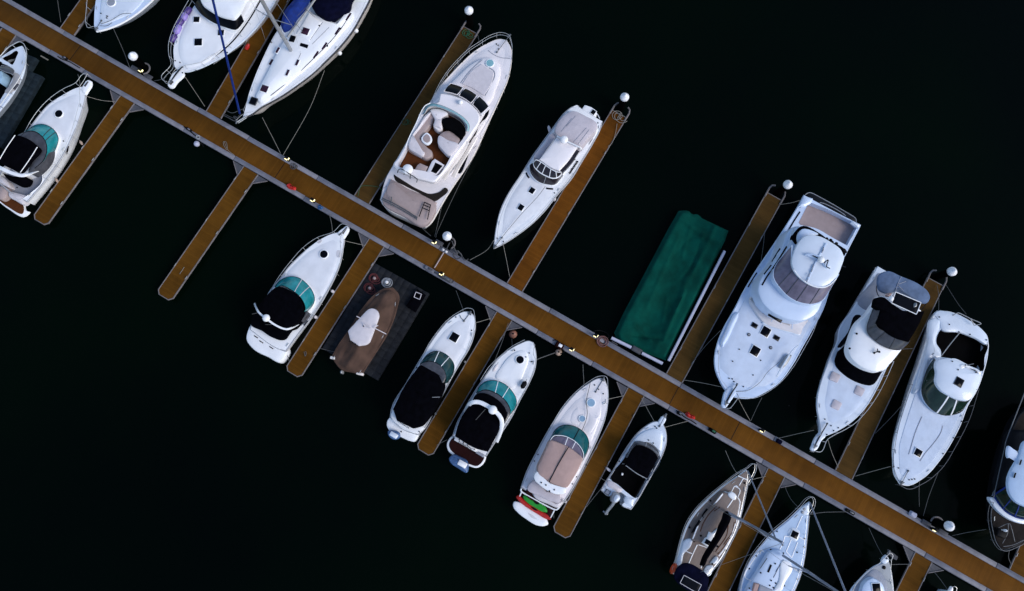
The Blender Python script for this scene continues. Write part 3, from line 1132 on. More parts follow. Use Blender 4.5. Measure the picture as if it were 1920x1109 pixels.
k.form('canopy', [(428, 458, 1), (495, 478), (560, 512), (598, 560), (610, 600), (585, 690), (505, 840), (452, 905, 1), (430, 920), (375, 936, 1), (255, 876, 1), (226, 790, 1), (328, 592)], 2.3, mat='canvas_black', base=k.S(.05), camber=.14, inset=.09)
k.form('side_curtain', [(545, 660), (570, 615), (590, 625), (570, 675)], 2.3, mat='vinyl_clear', base=k.S(.3), camber=.0)
k.tubes('antenna', [[(522, 702, 2.6), (580, 700, 2.5)]], .02, 'alu')
k.form('outboard_motor', [(188, 955), (215, 950), (275, 975), (275, 1000), (240, 1020), (190, 985)], 1.0, mat='blue_box', base=.4, camber=.1, inset=.1)
k.box('motor_lid', (232, 985), (.3, .55, .14), 1.16, .0, 'gel_ice')
k.hatch((688, 252), (.58, .54), k.S(.08), .0)
k.rail([(430, 450), (480, 330), (560, 210), (640, 118), (720, 62), (790, 32), (828, 42), (840, 80), (842, 150), (820, 235), (780, 345)], h=.5)
k.anchor((760, 130), (806, 68))
k.tubes('windlass_line', [[(730, 85, 1.6), (742, 110, 1.6), (762, 125, 1.6)]], .02, 'rope_grey')
k.fittings([(818, 200), (700, 100), (560, 222), (405, 480), (660, 560), (425, 960), (290, 960)])
L4 = k

# --- black topped cruiser with maroon platform, lower middle
v = (800, 620, Z4)
k = Boat('motor_cruiser', 'white cruiser with green windshield, broad white arch over black canvas and dark maroon stern platform', CR, v, (798, 90), (310, 880), 1.05, 1.55)
k.hull([(445, 945, 1), (320, 880), (195, 792, 1), (230, 690), (290, 580), (360, 460), (420, 370), (480, 282), (540, 207), (620, 146), (700, 101), (770, 80), (800, 92, 1), (816, 150), (822, 212), (812, 290), (772, 390), (702, 520), (632, 660), (562, 770), (500, 860)])
k.form('swim_platform', [(185, 795), (150, 858), (160, 902), (195, 938), (260, 992), (310, 1016), (385, 1031), (412, 1016), (446, 950), (320, 890)], .5, mat='gel_white', camber=.0, base=.2)
k.plate('swim_platform_boards', [(190, 812), (168, 858), (180, 895), (210, 925), (270, 980), (320, 1003), (380, 1017), (400, 1005), (432, 955), (320, 890)], .545, .03, 'mahogany')
k.form('transom', [(215, 796, 1), (380, 888, 1), (370, 915, 1), (205, 824, 1)], 1.2, mat='gel_white', base=.5, camber=.0, n=2, inset=.03)
k.form('transom_gate', [(378, 898, 1), (432, 930, 1), (425, 955, 1), (368, 920, 1)], 1.1, mat='sole_grey', base=.5, camber=.0, n=2, inset=.03)
b = MB()
for i in range(12):
    t = i / 11
    q = k.L(T(v, [(243 + 95 * t, 838 + 52 * t)])[0], 1.215)
    b.box((q.x, q.y, q.z), (.1 if i % 4 else .16, .03, .012), .5 * math.sin(i * 2.1), .004)
b.build('lettering', 'black', k.root)
k.fittings([(277, 842), (308, 861), (245, 822), (358, 893)], 1.24, r=.04)
k.form('coach_roof', [(375, 460), (400, 416), (450, 381), (510, 376), (580, 400), (640, 456), (672, 520), (670, 570), (620, 650), (480, 560)], k.S(.25), mat='gel_white', base=k.S(0), camber=.02)
k.glass([(372, 468), (400, 416), (450, 381), (510, 376), (580, 400), (640, 456), (673, 520), (670, 570), (635, 620)], k.S(.3), [(376, 470), (430, 446), (500, 460), (570, 505), (614, 560), (628, 605), (615, 640)], 2.15, 'glass_teal', 'black', (.4, .58), 'gel_white')
k.form('side_curtain', [(376, 472), (430, 448), (500, 462), (570, 507), (613, 562), (626, 605), (580, 700), (590, 600), (500, 500)], 2.2, mat='vinyl_clear', base=k.S(.3), camber=.02)
k.form('canopy', [(372, 478), (430, 470), (500, 498), (565, 550), (600, 610), (602, 645), (575, 690), (520, 620), (440, 560), (345, 535)], 2.45, mat='canvas_black', base=k.S(.3), camber=.08)
k.form('canopy', [(330, 560), (400, 560), (480, 602), (545, 662), (558, 692), (545, 745), (500, 835), (458, 912, 1), (370, 887), (212, 795, 1), (238, 700), (285, 610)], 2.5, mat='canvas_black', base=k.S(.05), camber=.12, inset=.07)
k.beam('radar_arch', [(290, 615, 1.4), (318, 560, 2.4), (345, 540, 2.8), (390, 538, 2.85), (440, 558, 2.88), (490, 588, 2.88), (540, 632, 2.85), (564, 678, 2.75), (562, 730, 2.45), (545, 785, 2.05), (524, 835, 1.7)], .27, .1, 'gel_white')
k.dome((496, 597), 3.05, .29)
k.tubes('antenna', [[(440, 592, 2.95), (368, 672, 2.95)]], .016, 'rope_grey')
k.form('foredeck', [(520, 360), (560, 270), (640, 180), (720, 150), (750, 160), (765, 210), (740, 300), (690, 400), (640, 440), (580, 390)], k.S(.12), mat='gel_white', base=k.S(.0), camber=.05)
k.hatch((700, 220), .54, k.S(.09), round_=True)
k.rail([(405, 370), (470, 270), (560, 185), (640, 120), (735, 70)], h=.3)
k.rail([(812, 105), (800, 175), (815, 215), (800, 300), (770, 380), (690, 540), (600, 700)], h=.3, lean=-.03)
k.form('tender_motor_cover', [(165, 965), (205, 932), (240, 945), (305, 985), (300, 1070), (240, 1040), (175, 990)], .95, mat='blue_box', base=.3, camber=.15, inset=.15)
k.box('motor_lid', (268, 1003), (.36, .62, .16), 1.16, .05, 'white_plastic')
k.fittings([(660, 150), (770, 170), (745, 200), (790, 235), (200, 800)])
L5 = k

# --- tan topped cruiser with kayaks
v = (940, 700, Z4)
k = Boat('motor_cruiser', 'white cruiser with tan canopy, two round pale blue hatches and kayaks racked behind its stern', CR, v, (772, 45), (285, 955), 1.05, 1.6)
k.hull([(430, 1018, 1), (290, 940), (148, 858, 1), (190, 742), (270, 582), (370, 402), (470, 252), (560, 152), (650, 82), (740, 40), (772, 45, 1), (796, 108), (800, 200), (781, 330), (731, 470), (652, 640), (562, 820), (482, 950)], deck='gel_warm')
k.deck_panel(.52, .3, 'gel_warm')
k.form('swim_platform', [(148, 862), (140, 905), (110, 930), (130, 980), (250, 1060), (360, 1100), (385, 1060), (400, 1035), (430, 1018), (290, 945)], .42, mat='mahogany', base=.2, camber=.0)
k.tubes('stern_rail', [[(150, 866, 1.1), (152, 890, 1.1), (220, 930, 1.1), (300, 975, 1.1), (385, 1018, 1.1), (420, 1022, 1.1), (445, 985, 1.1)]], .05, 'gel_white')
k.tubes('rack_arm', [[(152, 892, 1.05), (130, 940, .75)], [(398, 1030, 1.05), (370, 1085, .75)]], .045, 'gel_white')
k.plate('cockpit_boards', [(195, 868), (240, 890), (245, 920), (330, 975), (300, 975), (185, 905)], k.S(.08), .03, 'mahogany')
k.form('coach_roof', [(380, 470), (410, 420), (460, 392), (520, 392), (590, 420), (640, 470), (658, 530), (640, 600), (560, 780), (440, 900), (330, 870), (240, 790), (300, 620)], k.S(.28), mat='gel_warm', base=k.S(0), camber=.02)
k.glass([(368, 492), (410, 420), (460, 392), (520, 392), (590, 420), (640, 470), (658, 530), (645, 590), (622, 640)], k.S(.32), [(360, 505), (385, 482), (430, 471), (490, 481), (560, 521), (604, 580), (618, 630), (612, 660)], 2.2, 'glass_sea', 'black', (.52,), 'black')
k.form('side_curtain', [(365, 506), (388, 484), (430, 473), (490, 483), (560, 523), (602, 581), (612, 640), (560, 590), (470, 540)], 2.3, mat='vinyl_purple', base=k.S(.3), camber=.02)
k.tubes('windshield_rail', [[(300, 680, 1.9), (335, 570, 2.3), (385, 480, 2.36), (430, 468, 2.38), (490, 478, 2.38), (560, 518, 2.38), (606, 576, 2.36), (618, 640, 2.2), (590, 720, 1.9)], [(500, 482, 2.38), (478, 540, 2.55)], [(556, 518, 2.38), (533, 565, 2.55)]], .025, 'white_plastic')
k.form('canopy', [(368, 506), (430, 521), (500, 551), (570, 601), (611, 640), (590, 702), (540, 792), (490, 860), (420, 848), (340, 808), (276, 755), (270, 722), (300, 642), (338, 562)], 2.55, mat='canvas_tan', base=k.S(.3), camber=.1, inset=.12)
k.tubes('canopy_seam', [[(505, 553, 2.63), (430, 680, 2.69), (358, 818, 2.6)]], .03, 'gel_dark')
k.form('radar_arch', [(262, 742), (340, 812), (420, 855), (490, 864), (482, 900), (430, 912), (350, 886), (282, 836), (250, 802), (247, 765)], 2.5, mat='gel_white', base=2.3, camber=.03)
k.fabric_frame([(258, 790), (475, 890)], 2.4, 'gel_white')
k.form('stern_canvas', [(212, 832), (248, 808), (345, 890), (440, 916), (440, 972), (380, 966), (280, 922), (195, 868)], 1.8, mat='canvas_grey', base=1.1, camber=.05)
k.form('seat', [(232, 892), (300, 932), (380, 962), (468, 962), (432, 1010), (350, 985), (242, 922)], 1.35, mat='vinyl_white', base=.9, inset=.12)
k.fittings([(300, 822), (335, 840), (398, 876), (362, 886)], 2.56, r=.05)
k.form('sun_pad', [(570, 250, 1), (630, 275, 1), (625, 330), (560, 400), (520, 375), (530, 300)], k.S(.1), mat='gel_warm', base=k.S(0), camber=.03)
k.form('sun_pad', [(655, 285, 1), (735, 325, 1), (700, 410), (660, 460), (615, 430), (650, 350)], k.S(.1), mat='gel_warm', base=k.S(0), camber=.03)
k.hatch((672, 222), .54, k.S(.1), round_=True, mat='glass_pale')
k.hatch((605, 342), .42, k.S(.1), round_=True, mat='glass_pale')
k.hatch((770, 227), .1, k.S(.06), round_=True, mat='glass_dark', name='port_hole')
k.rail([(370, 400), (470, 240), (560, 140), (650, 68), (740, 22), (785, 25), (800, 110), (803, 200), (770, 350), (720, 480)], h=.5)
k.anchor((708, 140), (765, 45))
k.tubes('deck_line', [[(668, 70, 1.65), (655, 130, 1.65), (638, 210, 1.62), (645, 300, 1.6), (630, 370, 1.58), (605, 430, 1.58)]], .02, 'rope_grey')
k.fittings([(700, 90), (730, 122), (765, 155), (640, 690), (565, 778), (535, 832), (248, 660), (275, 610)])
L6 = k

# --- small outboard boat
v = (1100, 770, 4.995)
k = Boat('outboard_boat', 'small open white boat with black bimini and silver outboard motor at its stern', 'motor boat', v, (712, 118), (275, 835), .8, 1.2)
ck = k.o([(345, 455), (232, 655), (285, 690), (380, 770), (455, 820), (560, 665), (690, 440), (640, 352), (560, 300), (490, 282), (440, 320)], k.S(0))
k.hull([(415, 928, 1), (330, 885), (372, 830), (350, 790), (290, 760), (240, 790), (215, 800), (135, 745, 1), (166, 690), (250, 560), (330, 422), (400, 312), (470, 222), (550, 152), (640, 106), (692, 112), (725, 152), (745, 222), (745, 300), (716, 400), (652, 530), (562, 690), (482, 830)],
       holes=[(ck, .35, 'sole_dark')], mat='gel_ice', deck='gel_ice')
k.form('bow_pulpit', [(672, 118), (700, 60, 1), (722, 52), (744, 70), (722, 130), (700, 150)], k.S(.1), mat='gel_ice', camber=.01)
k.anchor((682, 148), (738, 45))
k.form('foredeck', [(440, 290), (470, 250), (560, 190), (660, 170), (705, 200), (715, 280), (690, 390), (640, 340), (560, 295), (490, 275)], k.S(.14), mat='gel_ice', base=k.S(0), camber=.07)
k.glass([(365, 440), (430, 320), (455, 290), (490, 281), (560, 300), (640, 350), (678, 405), (672, 450)], k.S(.1), [(385, 440), (440, 345), (462, 325), (495, 322), (560, 342), (632, 388), (662, 430), (660, 455)], 1.75, 'vinyl_clear', 'rub_dark', (.58,), 'alu')
k.form('canopy', [(450, 345), (465, 333), (500, 332), (570, 356), (640, 402), (668, 440, 1), (668, 450, 1), (570, 640, 1), (470, 592), (358, 512, 1), (362, 495, 1)], 2.2, mat='canvas_black', base=2.08, camber=.08, inset=.03)
k.fabric_frame([(372, 500), (560, 630), (480, 345), (655, 445)], 2.12, 'alu')
k.tubes('canopy_frame', [[(366, 515, 2.2), (470, 590, 2.22), (565, 640, 2.18)], [(440, 560, 2.0), (520, 612, 2.0)]], .03, 'alu')
k.form('stern_seat', [(240, 665), (290, 700), (340, 745), (310, 770), (250, 740), (195, 700), (200, 660)], k.S(.12), mat='vinyl_white', base=.4)
k.form('stern_seat', [(365, 795, 1), (450, 830, 1), (430, 900), (350, 850)], k.S(.1), mat='gel_ice', base=.4)
k.hatch((195, 765), (.24, .26), k.S(.06), .0, 'sole_grey', 'alu_dark')
k.box('console', (600, 520), (.5, .45, .5), .95, 0, 'black')
k.tubes('rod_holder', [[(545, 650, .9), (450, 820, .9)]], .045, 'black')
k.form('engine_well', [(250, 760), (300, 750), (360, 790), (372, 830), (335, 870), (300, 840), (240, 790)], .55, mat='gel_grey', base=.1, camber=0)
q0, q1 = k.L(T(v, [(300, 800)])[0], 1.0), k.L(T(v, [(180, 960)])[0], .2)
om = k.form('outboard_motor', [(240, 800), (250, 772), (270, 765), (312, 795), (318, 820), (300, 850), (262, 872), (238, 862), (228, 835)], 1.2, mat='alu', base=.7, camber=.06, inset=.07)
k.form('cowl', [(278, 790), (312, 808), (314, 826), (292, 852), (268, 858), (254, 838), (262, 810)], 1.3, mat='gel_ice', base=1.1, camber=.05, parent=om, inset=.05)
k.beam('leg', [(262, 850, 1.0), (240, 885, .8), (212, 918, .55), (195, 940, .4), (178, 966, .25)], .2, .22, 'alu', parent=om)
b = MB()
b.ball(q1, .09)
for a in range(3):
    t = a * 2.09
    b.beam([q1, q1 + Vector((0, .22 * math.cos(t), .22 * math.sin(t)))], .1, .025)
b.build('propeller', 'alu', om)
k.fittings([(305, 477), (222, 636), (580, 278), (625, 306), (640, 150), (655, 165), (485, 800), (470, 845), (575, 650)])
k.box('cooler', (335, 597), (.16, .12, .1), .5, .4, 'white_plastic')
L7 = k

# --- flybridge yacht
v = (700, 50, Z4)
vb = (690, 180, 4.436)
k = Boat('flybridge_yacht', 'large cream flybridge yacht with beige settees on its open brown upper deck', 'yacht', v, (1003, 100), (60, 1090), 1.25, 1.95)
k.hull(None, views=[(vb, [(480, 1092, 1), (300, 1012), (125, 903), (104, 865, 1), (150, 690), (235, 540), (330, 375)]), (v, [(440, 548), (500, 452), (580, 362), (665, 272), (760, 187), (860, 127), (950, 96), (1000, 104, 1), (1034, 170), (1038, 235), (1032, 290), (1008, 400), (958, 520), (880, 690)]), (vb, [(850, 545), (800, 620), (700, 765), (640, 860), (572, 980), (522, 1060)])],
       mat='gel_cream', deck='gel_warm', rub='gel_cream')
k.deck_panel(.5, .3, 'gel_warm')
k.form('aft_canvas', [(190, 690, 1), (262, 728), (330, 770), (420, 808), (570, 885, 1), (545, 930), (508, 1060), (478, 1082), (300, 1003), (115, 868), (150, 780)], k.S(.25), mat='sole_tan', base=k.S(0), camber=.06, view=vb)
k.form('stern_canvas', [(165, 850), (150, 790), (185, 720), (230, 720), (215, 780), (300, 790), (430, 820), (560, 890), (520, 1040), (470, 1075), (300, 995)], k.S(.33), mat='vinyl_beige', base=k.S(.1), camber=.1, view=vb, inset=.12)
k.form('cockpit_painted_shadow', [(215, 655), (260, 690), (330, 730), (420, 778), (520, 815), (590, 800), (650, 765), (662, 775), (600, 850), (560, 875), (420, 805), (300, 745), (225, 700)], k.S(.1), mat='deck_umber', base=k.S(0), camber=0, view=vb, inset=.02)  # dark strip whose colour stands in for the shadow in the aft cockpit
lad = k.tubes('boarding_ladder', [[(425, 1005, 1.8), (470, 885, 1.8)], [(495, 1030, 1.8), (520, 905, 1.8)], [(468, 885, 1.8), (522, 908, 1.8)], [(460, 905, 1.8), (516, 930, 1.8)], [(452, 930, 1.8), (508, 955, 1.8)]], .035, 'gel_dark', view=vb)
k.tubes('gangway', [[(110, 860, 1.75), (200, 905, 1.75), (300, 960, 1.75), (400, 1020, 1.75)], [(118, 850, 1.75), (205, 890, 1.75), (310, 948, 1.75), (405, 1010, 1.75)], [(195, 840, 1.8), (190, 915, 1.75)], [(400, 1035, 1.75), (410, 1005, 1.75)]], .04, 'alu_dark', view=vb)
# saloon below the flybridge
k.form('saloon', [(527, 488), (580, 425), (680, 455), (790, 515), (868, 600), (820, 720), (740, 840), (640, 1000), (560, 1090), (420, 1090), (260, 1000), (240, 900), (340, 720), (430, 575)], 2.2, mat='gel_warm', base=k.S(0), camber=.05, inset=.25)
k.form('foredeck_trunk', [(560, 450), (640, 355), (740, 268), (830, 226), (905, 228), (948, 275), (955, 345), (925, 450), (880, 560), (850, 590), (760, 500), (660, 450)], k.S(.38), mat='gel_warm', base=k.S(0), camber=.015, inset=.25)
stripes(k, 'trunk_groove', [[(655, 425), (720, 340), (800, 265), (818, 250)], [(838, 522), (880, 440), (912, 360), (908, 340), (870, 310)]], k.S(.44), .07, 'sole_grey')
k.plate('sun_pad', [(665, 430, 1), (740, 330), (810, 280, 1), (905, 345, 1), (890, 420), (830, 520, 1), (740, 460)], k.S(.45), .06, 'vinyl_white', bev=.03)
k.hatch((875, 278), .56, k.S(.45), round_=True, mat='glass_aqua')
for P, Q in (([(580, 427), (674, 459)], [(528, 489), (630, 514)]), ([(690, 463), (779, 516)], [(641, 520), (732, 577)]), ([(794, 523), (868, 601)], [(743, 586), (806, 660)])):
    (x0, y0), (x1, y1) = P
    (x2, y2), (x3, y3) = Q
    m_ = lambda a, b, o_: ((a[0] + b[0]) / 2 + o_, (a[1] + b[1]) / 2 - o_ * .8)
    k.glass([P[0], m_(P[0], P[1], 3), P[1]], 2.25, [Q[0], m_(Q[0], Q[1], 3), Q[1]], 2.75, 'glass_dark', 'gel_warm', (), name='windshield', r=.035)
k.form('side_window', [(815, 660), (870, 605), (862, 650), (810, 720), (740, 850), (700, 900), (740, 810)], 2.15, mat='glass_dark', base=1.9, camber=0, inset=.02)
# flybridge deck with a well for the seating
VB = lambda pts: T(vb, pts)
flyo = [(432, 572), (480, 566), (505, 500), (560, 505), (632, 526), (700, 558), (750, 598), (800, 672), (800, 700), (745, 800), (690, 880), (620, 970), (560, 1060), (500, 1130), (470, 1160), (380, 1150), (270, 1115), (165, 1060), (150, 1040), (185, 980), (240, 880), (300, 760), (350, 660)]
well = [(425, 610), (500, 612), (580, 648), (660, 700), (690, 750), (690, 800), (600, 935), (540, 1050), (480, 1120), (400, 1090), (290, 1070), (190, 1050), (235, 945), (270, 870), (350, 720)]
zf = 3.5
fo, fw = k.o(flyo, zf), k.o(well, zf)
b = MB()
b.plate(fo, zf, .5, .1, 0, [fw])
b.flat(ccw(fw), 2.95, (), 1)
fly = b.build('flybridge', ['gel_warm', 'teak'], k.root)
fl = lambda nm, pts, z, mat, base, inset=.08, view=v, camber=.04: k.form(nm, pts, z, mat=mat, base=base, view=view, parent=fly, inset=inset, camber=camber)
fl('settee', [(425, 640), (450, 650), (440, 720), (400, 780), (350, 850), (345, 890), (400, 905), (440, 935), (440, 970), (400, 992), (340, 965), (250, 905), (300, 800), (370, 690)], 3.42, 'vinyl_beige', 2.95, .1)
fl('settee_back', [(405, 650), (422, 642), (352, 758), (292, 842), (288, 882), (328, 922), (384, 945), (376, 968), (312, 945), (264, 905), (264, 868), (332, 750)], 3.62, 'vinyl_white', 3.1, .06)
fl('table', [(372, 815), (400, 795), (432, 820), (438, 860), (410, 888), (370, 868), (358, 840)], 3.6, 'gel_white', 3.5, .05, camber=.0)
fl('table_top', [(382, 820), (402, 808), (424, 828), (426, 858), (408, 872), (378, 858), (372, 840)], 3.62, 'vinyl_beige', 3.55, .02, camber=.0)
fl('helm_console', [(430, 622), (470, 615), (560, 655), (515, 690), (510, 770), (485, 776), (450, 745), (460, 700)], 3.6, 'gel_warm', 2.95, .06)
fl('instrument_panel', [(462, 690, 1), (512, 700, 1), (504, 765, 1), (455, 742, 1)], 3.72, 'vinyl_white', 3.5, .02)
fl('helm_seat', [(520, 790), (560, 780), (620, 810), (652, 850), (640, 880), (600, 940), (560, 950), (500, 905), (482, 860), (490, 820)], 3.45, 'vinyl_beige', 2.95, .1)
fl('helm_seat_back', [(482, 850), (490, 820), (560, 850), (640, 885), (610, 940), (575, 965), (510, 915), (485, 880)], 3.65, 'vinyl_white', 3.1, .06)
fl('helm_cover', [(512, 705), (545, 682), (600, 685), (645, 705), (690, 770), (692, 800), (665, 830), (600, 790), (530, 745)], 3.7, 'sole_dark', 3.0, .08)
fl('locker', [(330, 1040, 1), (350, 1025, 1), (410, 1050, 1), (385, 1110, 1), (300, 1090, 1)], 3.35, 'vinyl_beige', 2.95, .04)
fl('ladder_hatch', [(440, 1010, 1), (462, 992, 1), (535, 1040, 1), (470, 1120, 1), (395, 1105, 1)], 3.4, 'gel_warm', 2.95, .03)
fl('ladder_opening', [(465, 1020, 1), (520, 1045, 1), (470, 1105, 1), (430, 1090, 1)], 3.44, 'sole_dark', 3.3, .02, camber=0)
k.glass([(372, 660), (400, 600), (432, 577), (480, 583), (560, 612), (640, 655), (700, 705), (722, 745), (716, 790)], 3.5, [(385, 655), (410, 612), (440, 598), (490, 606), (560, 632), (635, 672), (690, 722), (708, 752), (700, 785)], 3.85, 'glass_aqua', 'steel', (), name='wind_deflector')
k.tubes('flybridge_rail', [[(428, 575, 3.9), (385, 600, 4.1), (350, 660, 4.1), (320, 730, 4.1), (275, 820, 4.0), (240, 905, 3.6)], [(375, 610, 3.55), (385, 600, 4.1)], [(345, 665, 3.5), (350, 660, 4.1)]], .03, 'gel_white')
k.tubes('stern_rail', [[(245, 640, 3.6), (255, 615, 3.95), (285, 612, 3.95), (345, 650, 3.95), (405, 690, 3.95), (405, 720, 3.6)], [(300, 655, 3.6), (305, 630, 3.95)], [(350, 690, 3.6), (352, 660, 3.95)]], .03, 'gel_dark', view=vb)
k.dome((330, 612), 3.85, .36, view=vb)
k.dome((655, 568), 3.72, .16, name='search_light', stem=.15)
k.beam('side_wing', [(700, 860, 3.4), (640, 960, 3.0), (560, 1070, 2.6), (520, 1140, 2.2)], .5, .14, 'gel_cream')
k.beam('side_wing', [(770, 830, 2.9), (700, 950, 2.6), (640, 1050, 2.2), (600, 1130, 1.9)], .3, .12, 'gel_cream')
k.beam('side_wing', [(868, 612, 2.2), (835, 645, 2.5), (806, 668, 2.8)], .16, .1, 'gel_warm')
k.form('side_recess', [(620, 1080), (660, 1010), (720, 930), (700, 1000), (640, 1100)], k.S(.14), mat='glass_dark', base=k.S(0), camber=0)
k.rail([(440, 548), (490, 440), (560, 330), (640, 240), (720, 165), (800, 112), (880, 65), (960, 45), (1015, 62), (1040, 130), (1042, 200)], h=.65, mid=True)
k.rail([(1040, 215), (1030, 290), (1005, 400), (950, 525), (870, 690), (800, 810)], h=.65, lean=-.03)
k.anchor((928, 193), (1022, 68), k.S(.18))
stripes(k, 'deck_groove', [[(862, 180), (900, 210), (960, 235), (1025, 240)]], k.S(.09), .04, 'sole_grey')
k.fittings([(925, 133), (938, 143), (940, 170), (848, 130), (755, 190), (668, 265), (655, 1050)])
U4 = k

# --- express cruiser with grey canvas, upper middle
v = (900, 190, Z4)
k = Boat('motor_cruiser', 'slim white cruiser with pale grey aft canvas and plum wraparound windshield', CR, v, (108, 1100), (800, 95), 1.05, 1.6)
k.hull([(918, 152, 1), (800, 85), (725, 32, 1), (690, 45), (640, 82), (560, 182), (480, 292), (400, 402), (300, 562), (220, 682), (160, 802), (122, 950), (108, 1050), (104, 1106, 1), (170, 1074), (260, 1018), (380, 928), (480, 830), (590, 692), (680, 592), (760, 462), (850, 312), (905, 202)])
k.deck_panel(.45, .28, 'nonskid_white')
k.form('swim_platform', [(760, 65, 1), (785, 28, 1), (800, 30), (880, 88), (862, 135, 1), (815, 105)], .75, mat='gel_white', base=.2, camber=.0, n=3)
k.hatch((850, 85), (.34, .3), .8, 0, 'glass_dark', 'gel_white')
k.tubes('stern_rail', [[(880, 95, 1.2), (898, 130, 1.2)], [(700, 45, 1.4), (728, 33, 1.4), (750, 55, 1.4)]], .03, 'white_plastic')
k.form('coach_roof', [(370, 500), (385, 556), (430, 601), (500, 626), (570, 627), (600, 592), (640, 530), (745, 375), (885, 190), (800, 110), (690, 70), (600, 160), (520, 270), (440, 380)], k.S(.25), mat='gel_white', base=k.S(0), camber=.0)
k.form('canopy', [(640, 92), (690, 68), (790, 102), (884, 176), (880, 200), (815, 275), (752, 345), (660, 312), (565, 245)], 2.3, mat='canvas_grey', base=k.S(.1), camber=.1, inset=.15)
stripes(k, 'canopy_seam', [[(650, 190), (720, 110)], [(700, 310), (800, 200)], [(735, 325), (820, 215)], [(610, 230), (690, 130)]], 2.385, .03, 'sole_grey')
hard = k.form('hardtop', [(578, 266, 1), (600, 272), (660, 302), (740, 340, 1), (720, 366, 1), (658, 455), (594, 524, 1), (530, 497), (465, 452), (444, 438, 1), (505, 365)], 2.55, mat='gel_warm', base=2.4, camber=.07)
k.form('hardtop_side', [(548, 240), (575, 262), (505, 365), (440, 440), (412, 425), (480, 325)], 2.0, mat='canvas_grey', base=k.S(0), camber=.02)
k.tubes('canopy_seam', [[(575, 264, 2.5), (500, 370, 2.5), (450, 442, 2.5)], [(545, 238, 2.3), (640, 290, 2.7), (760, 350, 2.4)]], .035, 'rub_grey')
k.tubes('hardtop_rail', [[(578, 262, 2.62), (640, 295, 2.68), (750, 348, 2.6), (765, 372, 2.0)]], .05, 'gel_white')
k.glass([(372, 480), (372, 515), (388, 556), (430, 601), (500, 626), (565, 627), (598, 595), (625, 560)], k.S(.28), [(398, 460), (405, 490), (430, 522), (500, 566), (555, 582), (595, 570), (612, 550), (618, 540)], 2.1, 'glass_smoke', 'gel_white', (.52,), 'alu', r=.02)
k.glass([(400, 465), (407, 492), (432, 520), (500, 562), (555, 578), (592, 566), (612, 545)], 2.12, [(420, 440), (438, 446), (465, 462), (530, 508), (580, 532), (598, 535), (606, 530)], 2.5, 'glass_smoke', 'gel_white', (.2, .4, .62, .82), 'gel_white', name='upper_window', r=.03)
k.plate('side_window', [(722, 364, 1), (748, 374, 1), (690, 462), (624, 534, 1), (602, 522, 1), (660, 445)], 2.45, .35, 'glass_smoke')
k.hatch((390, 673), (.42, .36), k.S(.1))
k.hatch((307, 800), (.42, .36), k.S(.1))
stripes(k, 'vent', [[(347, 537), (355, 560), (369, 577)], [(497, 655), (520, 658), (549, 660)]], k.S(.1), .12, 'glass_dark')
k.dome((632, 288), 3.0, .28)
k.tubes('antenna', [[(755, 372, 2.3), (745, 300, 3.6)]], .012, 'white_plastic')
b = MB()
for i in range(10):
    t = i / 9
    q = k.L(T(v, [(672 + 58 * t, 540 - 85 * t)])[0], k.sheer(4) + .06)
    b.box((q.x, q.y, q.z), (.07 + .05 * (i % 2), .10 if i % 3 else .15, .012), .5 * math.sin(3 * i), .004)
    b.box((q.x + .02, q.y + .06, q.z + .003), (.10, .03, .012), -.4 * math.sin(2 * i), .004)
b.build('lettering', 'black', k.root)
k.plate('side_stripe', [(815, 325, 1), (850, 262), (893, 180, 1), (890, 200), (860, 260), (820, 322, 1)], k.S(.06), .03, 'glass_dark', n=3)
k.tubes('deck_line', [[(110, 1095, 1.75), (165, 1022, 1.72), (300, 860, 1.66), (430, 720, 1.6), (490, 640, 1.55)]], .016, 'rope_grey')
k.anchor((165, 1025), (112, 1092), k.S(.15))
k.rail([(130, 1040), (135, 960), (170, 830), (240, 680), (330, 540)], h=.25, r=.012)
k.rail([(180, 1060), (280, 990), (400, 890), (500, 780), (600, 660), (700, 540)], h=.25, r=.012, lean=-.02)
k.fittings([(175, 1055), (130, 1030), (712, 438), (885, 165), (560, 690)])
U5 = k

# --- sport fishing boat, the largest
v = (1310, 540, Z4)
va = (1400, 350, Z4)
k = Boat('sport_fishing_boat', 'largest sport fishing boat, pale blue with a rounded white hardtop and tan cockpit floor', 'fishing boat', v, (245, 800), (1000, -600), 1.15, 1.95)
VA = lambda pts: T(va, pts)
cock = k.o([(468, 118, 1), (640, 188), (800, 268, 1), (832, 300, 1), (752, 445, 1), (640, 385), (520, 318), (400, 290, 1), (388, 272, 1)], k.S(0), view=va)
k.hull(None, views=[(va, [(430, 66, 1), (380, 160), (300, 290), (180, 472), (60, 650)]), (v, [(340, 24), (270, 160), (190, 300), (142, 420), (121, 530), (126, 610), (155, 690), (205, 775), (230, 805, 1), (290, 824), (400, 826), (500, 782), (602, 712), (702, 582), (782, 440), (862, 300), (935, 160)]), (va, [(640, 722), (760, 475), (856, 290, 1), (640, 180)])],
       mat='gel_blue', deck='gel_blue', rub='gel_blue', holes=[(cock, .65, 'sole_tan')], flare=.56)
k.deck_panel(.52, .3, 'nonskid_ice')
k.form('transom_corner', [(430, 66, 1), (500, 90, 1), (490, 118), (440, 150, 1), (385, 155, 1)], k.S(.12), mat='gel_blue', base=k.S(0), view=va, n=3)
k.form('transom_corner', [(795, 255, 1), (856, 290, 1), (838, 315, 1), (780, 275, 1)], k.S(.12), mat='gel_ice', base=k.S(0), view=va, n=3)
k.form('swim_platform', [(495, 100, 1), (450, 60), (470, 45), (545, 75), (735, 185), (810, 230), (822, 255), (795, 260, 1), (640, 180)], .4, mat='gel_dark', base=.25, view=va, camber=.0, n=3)
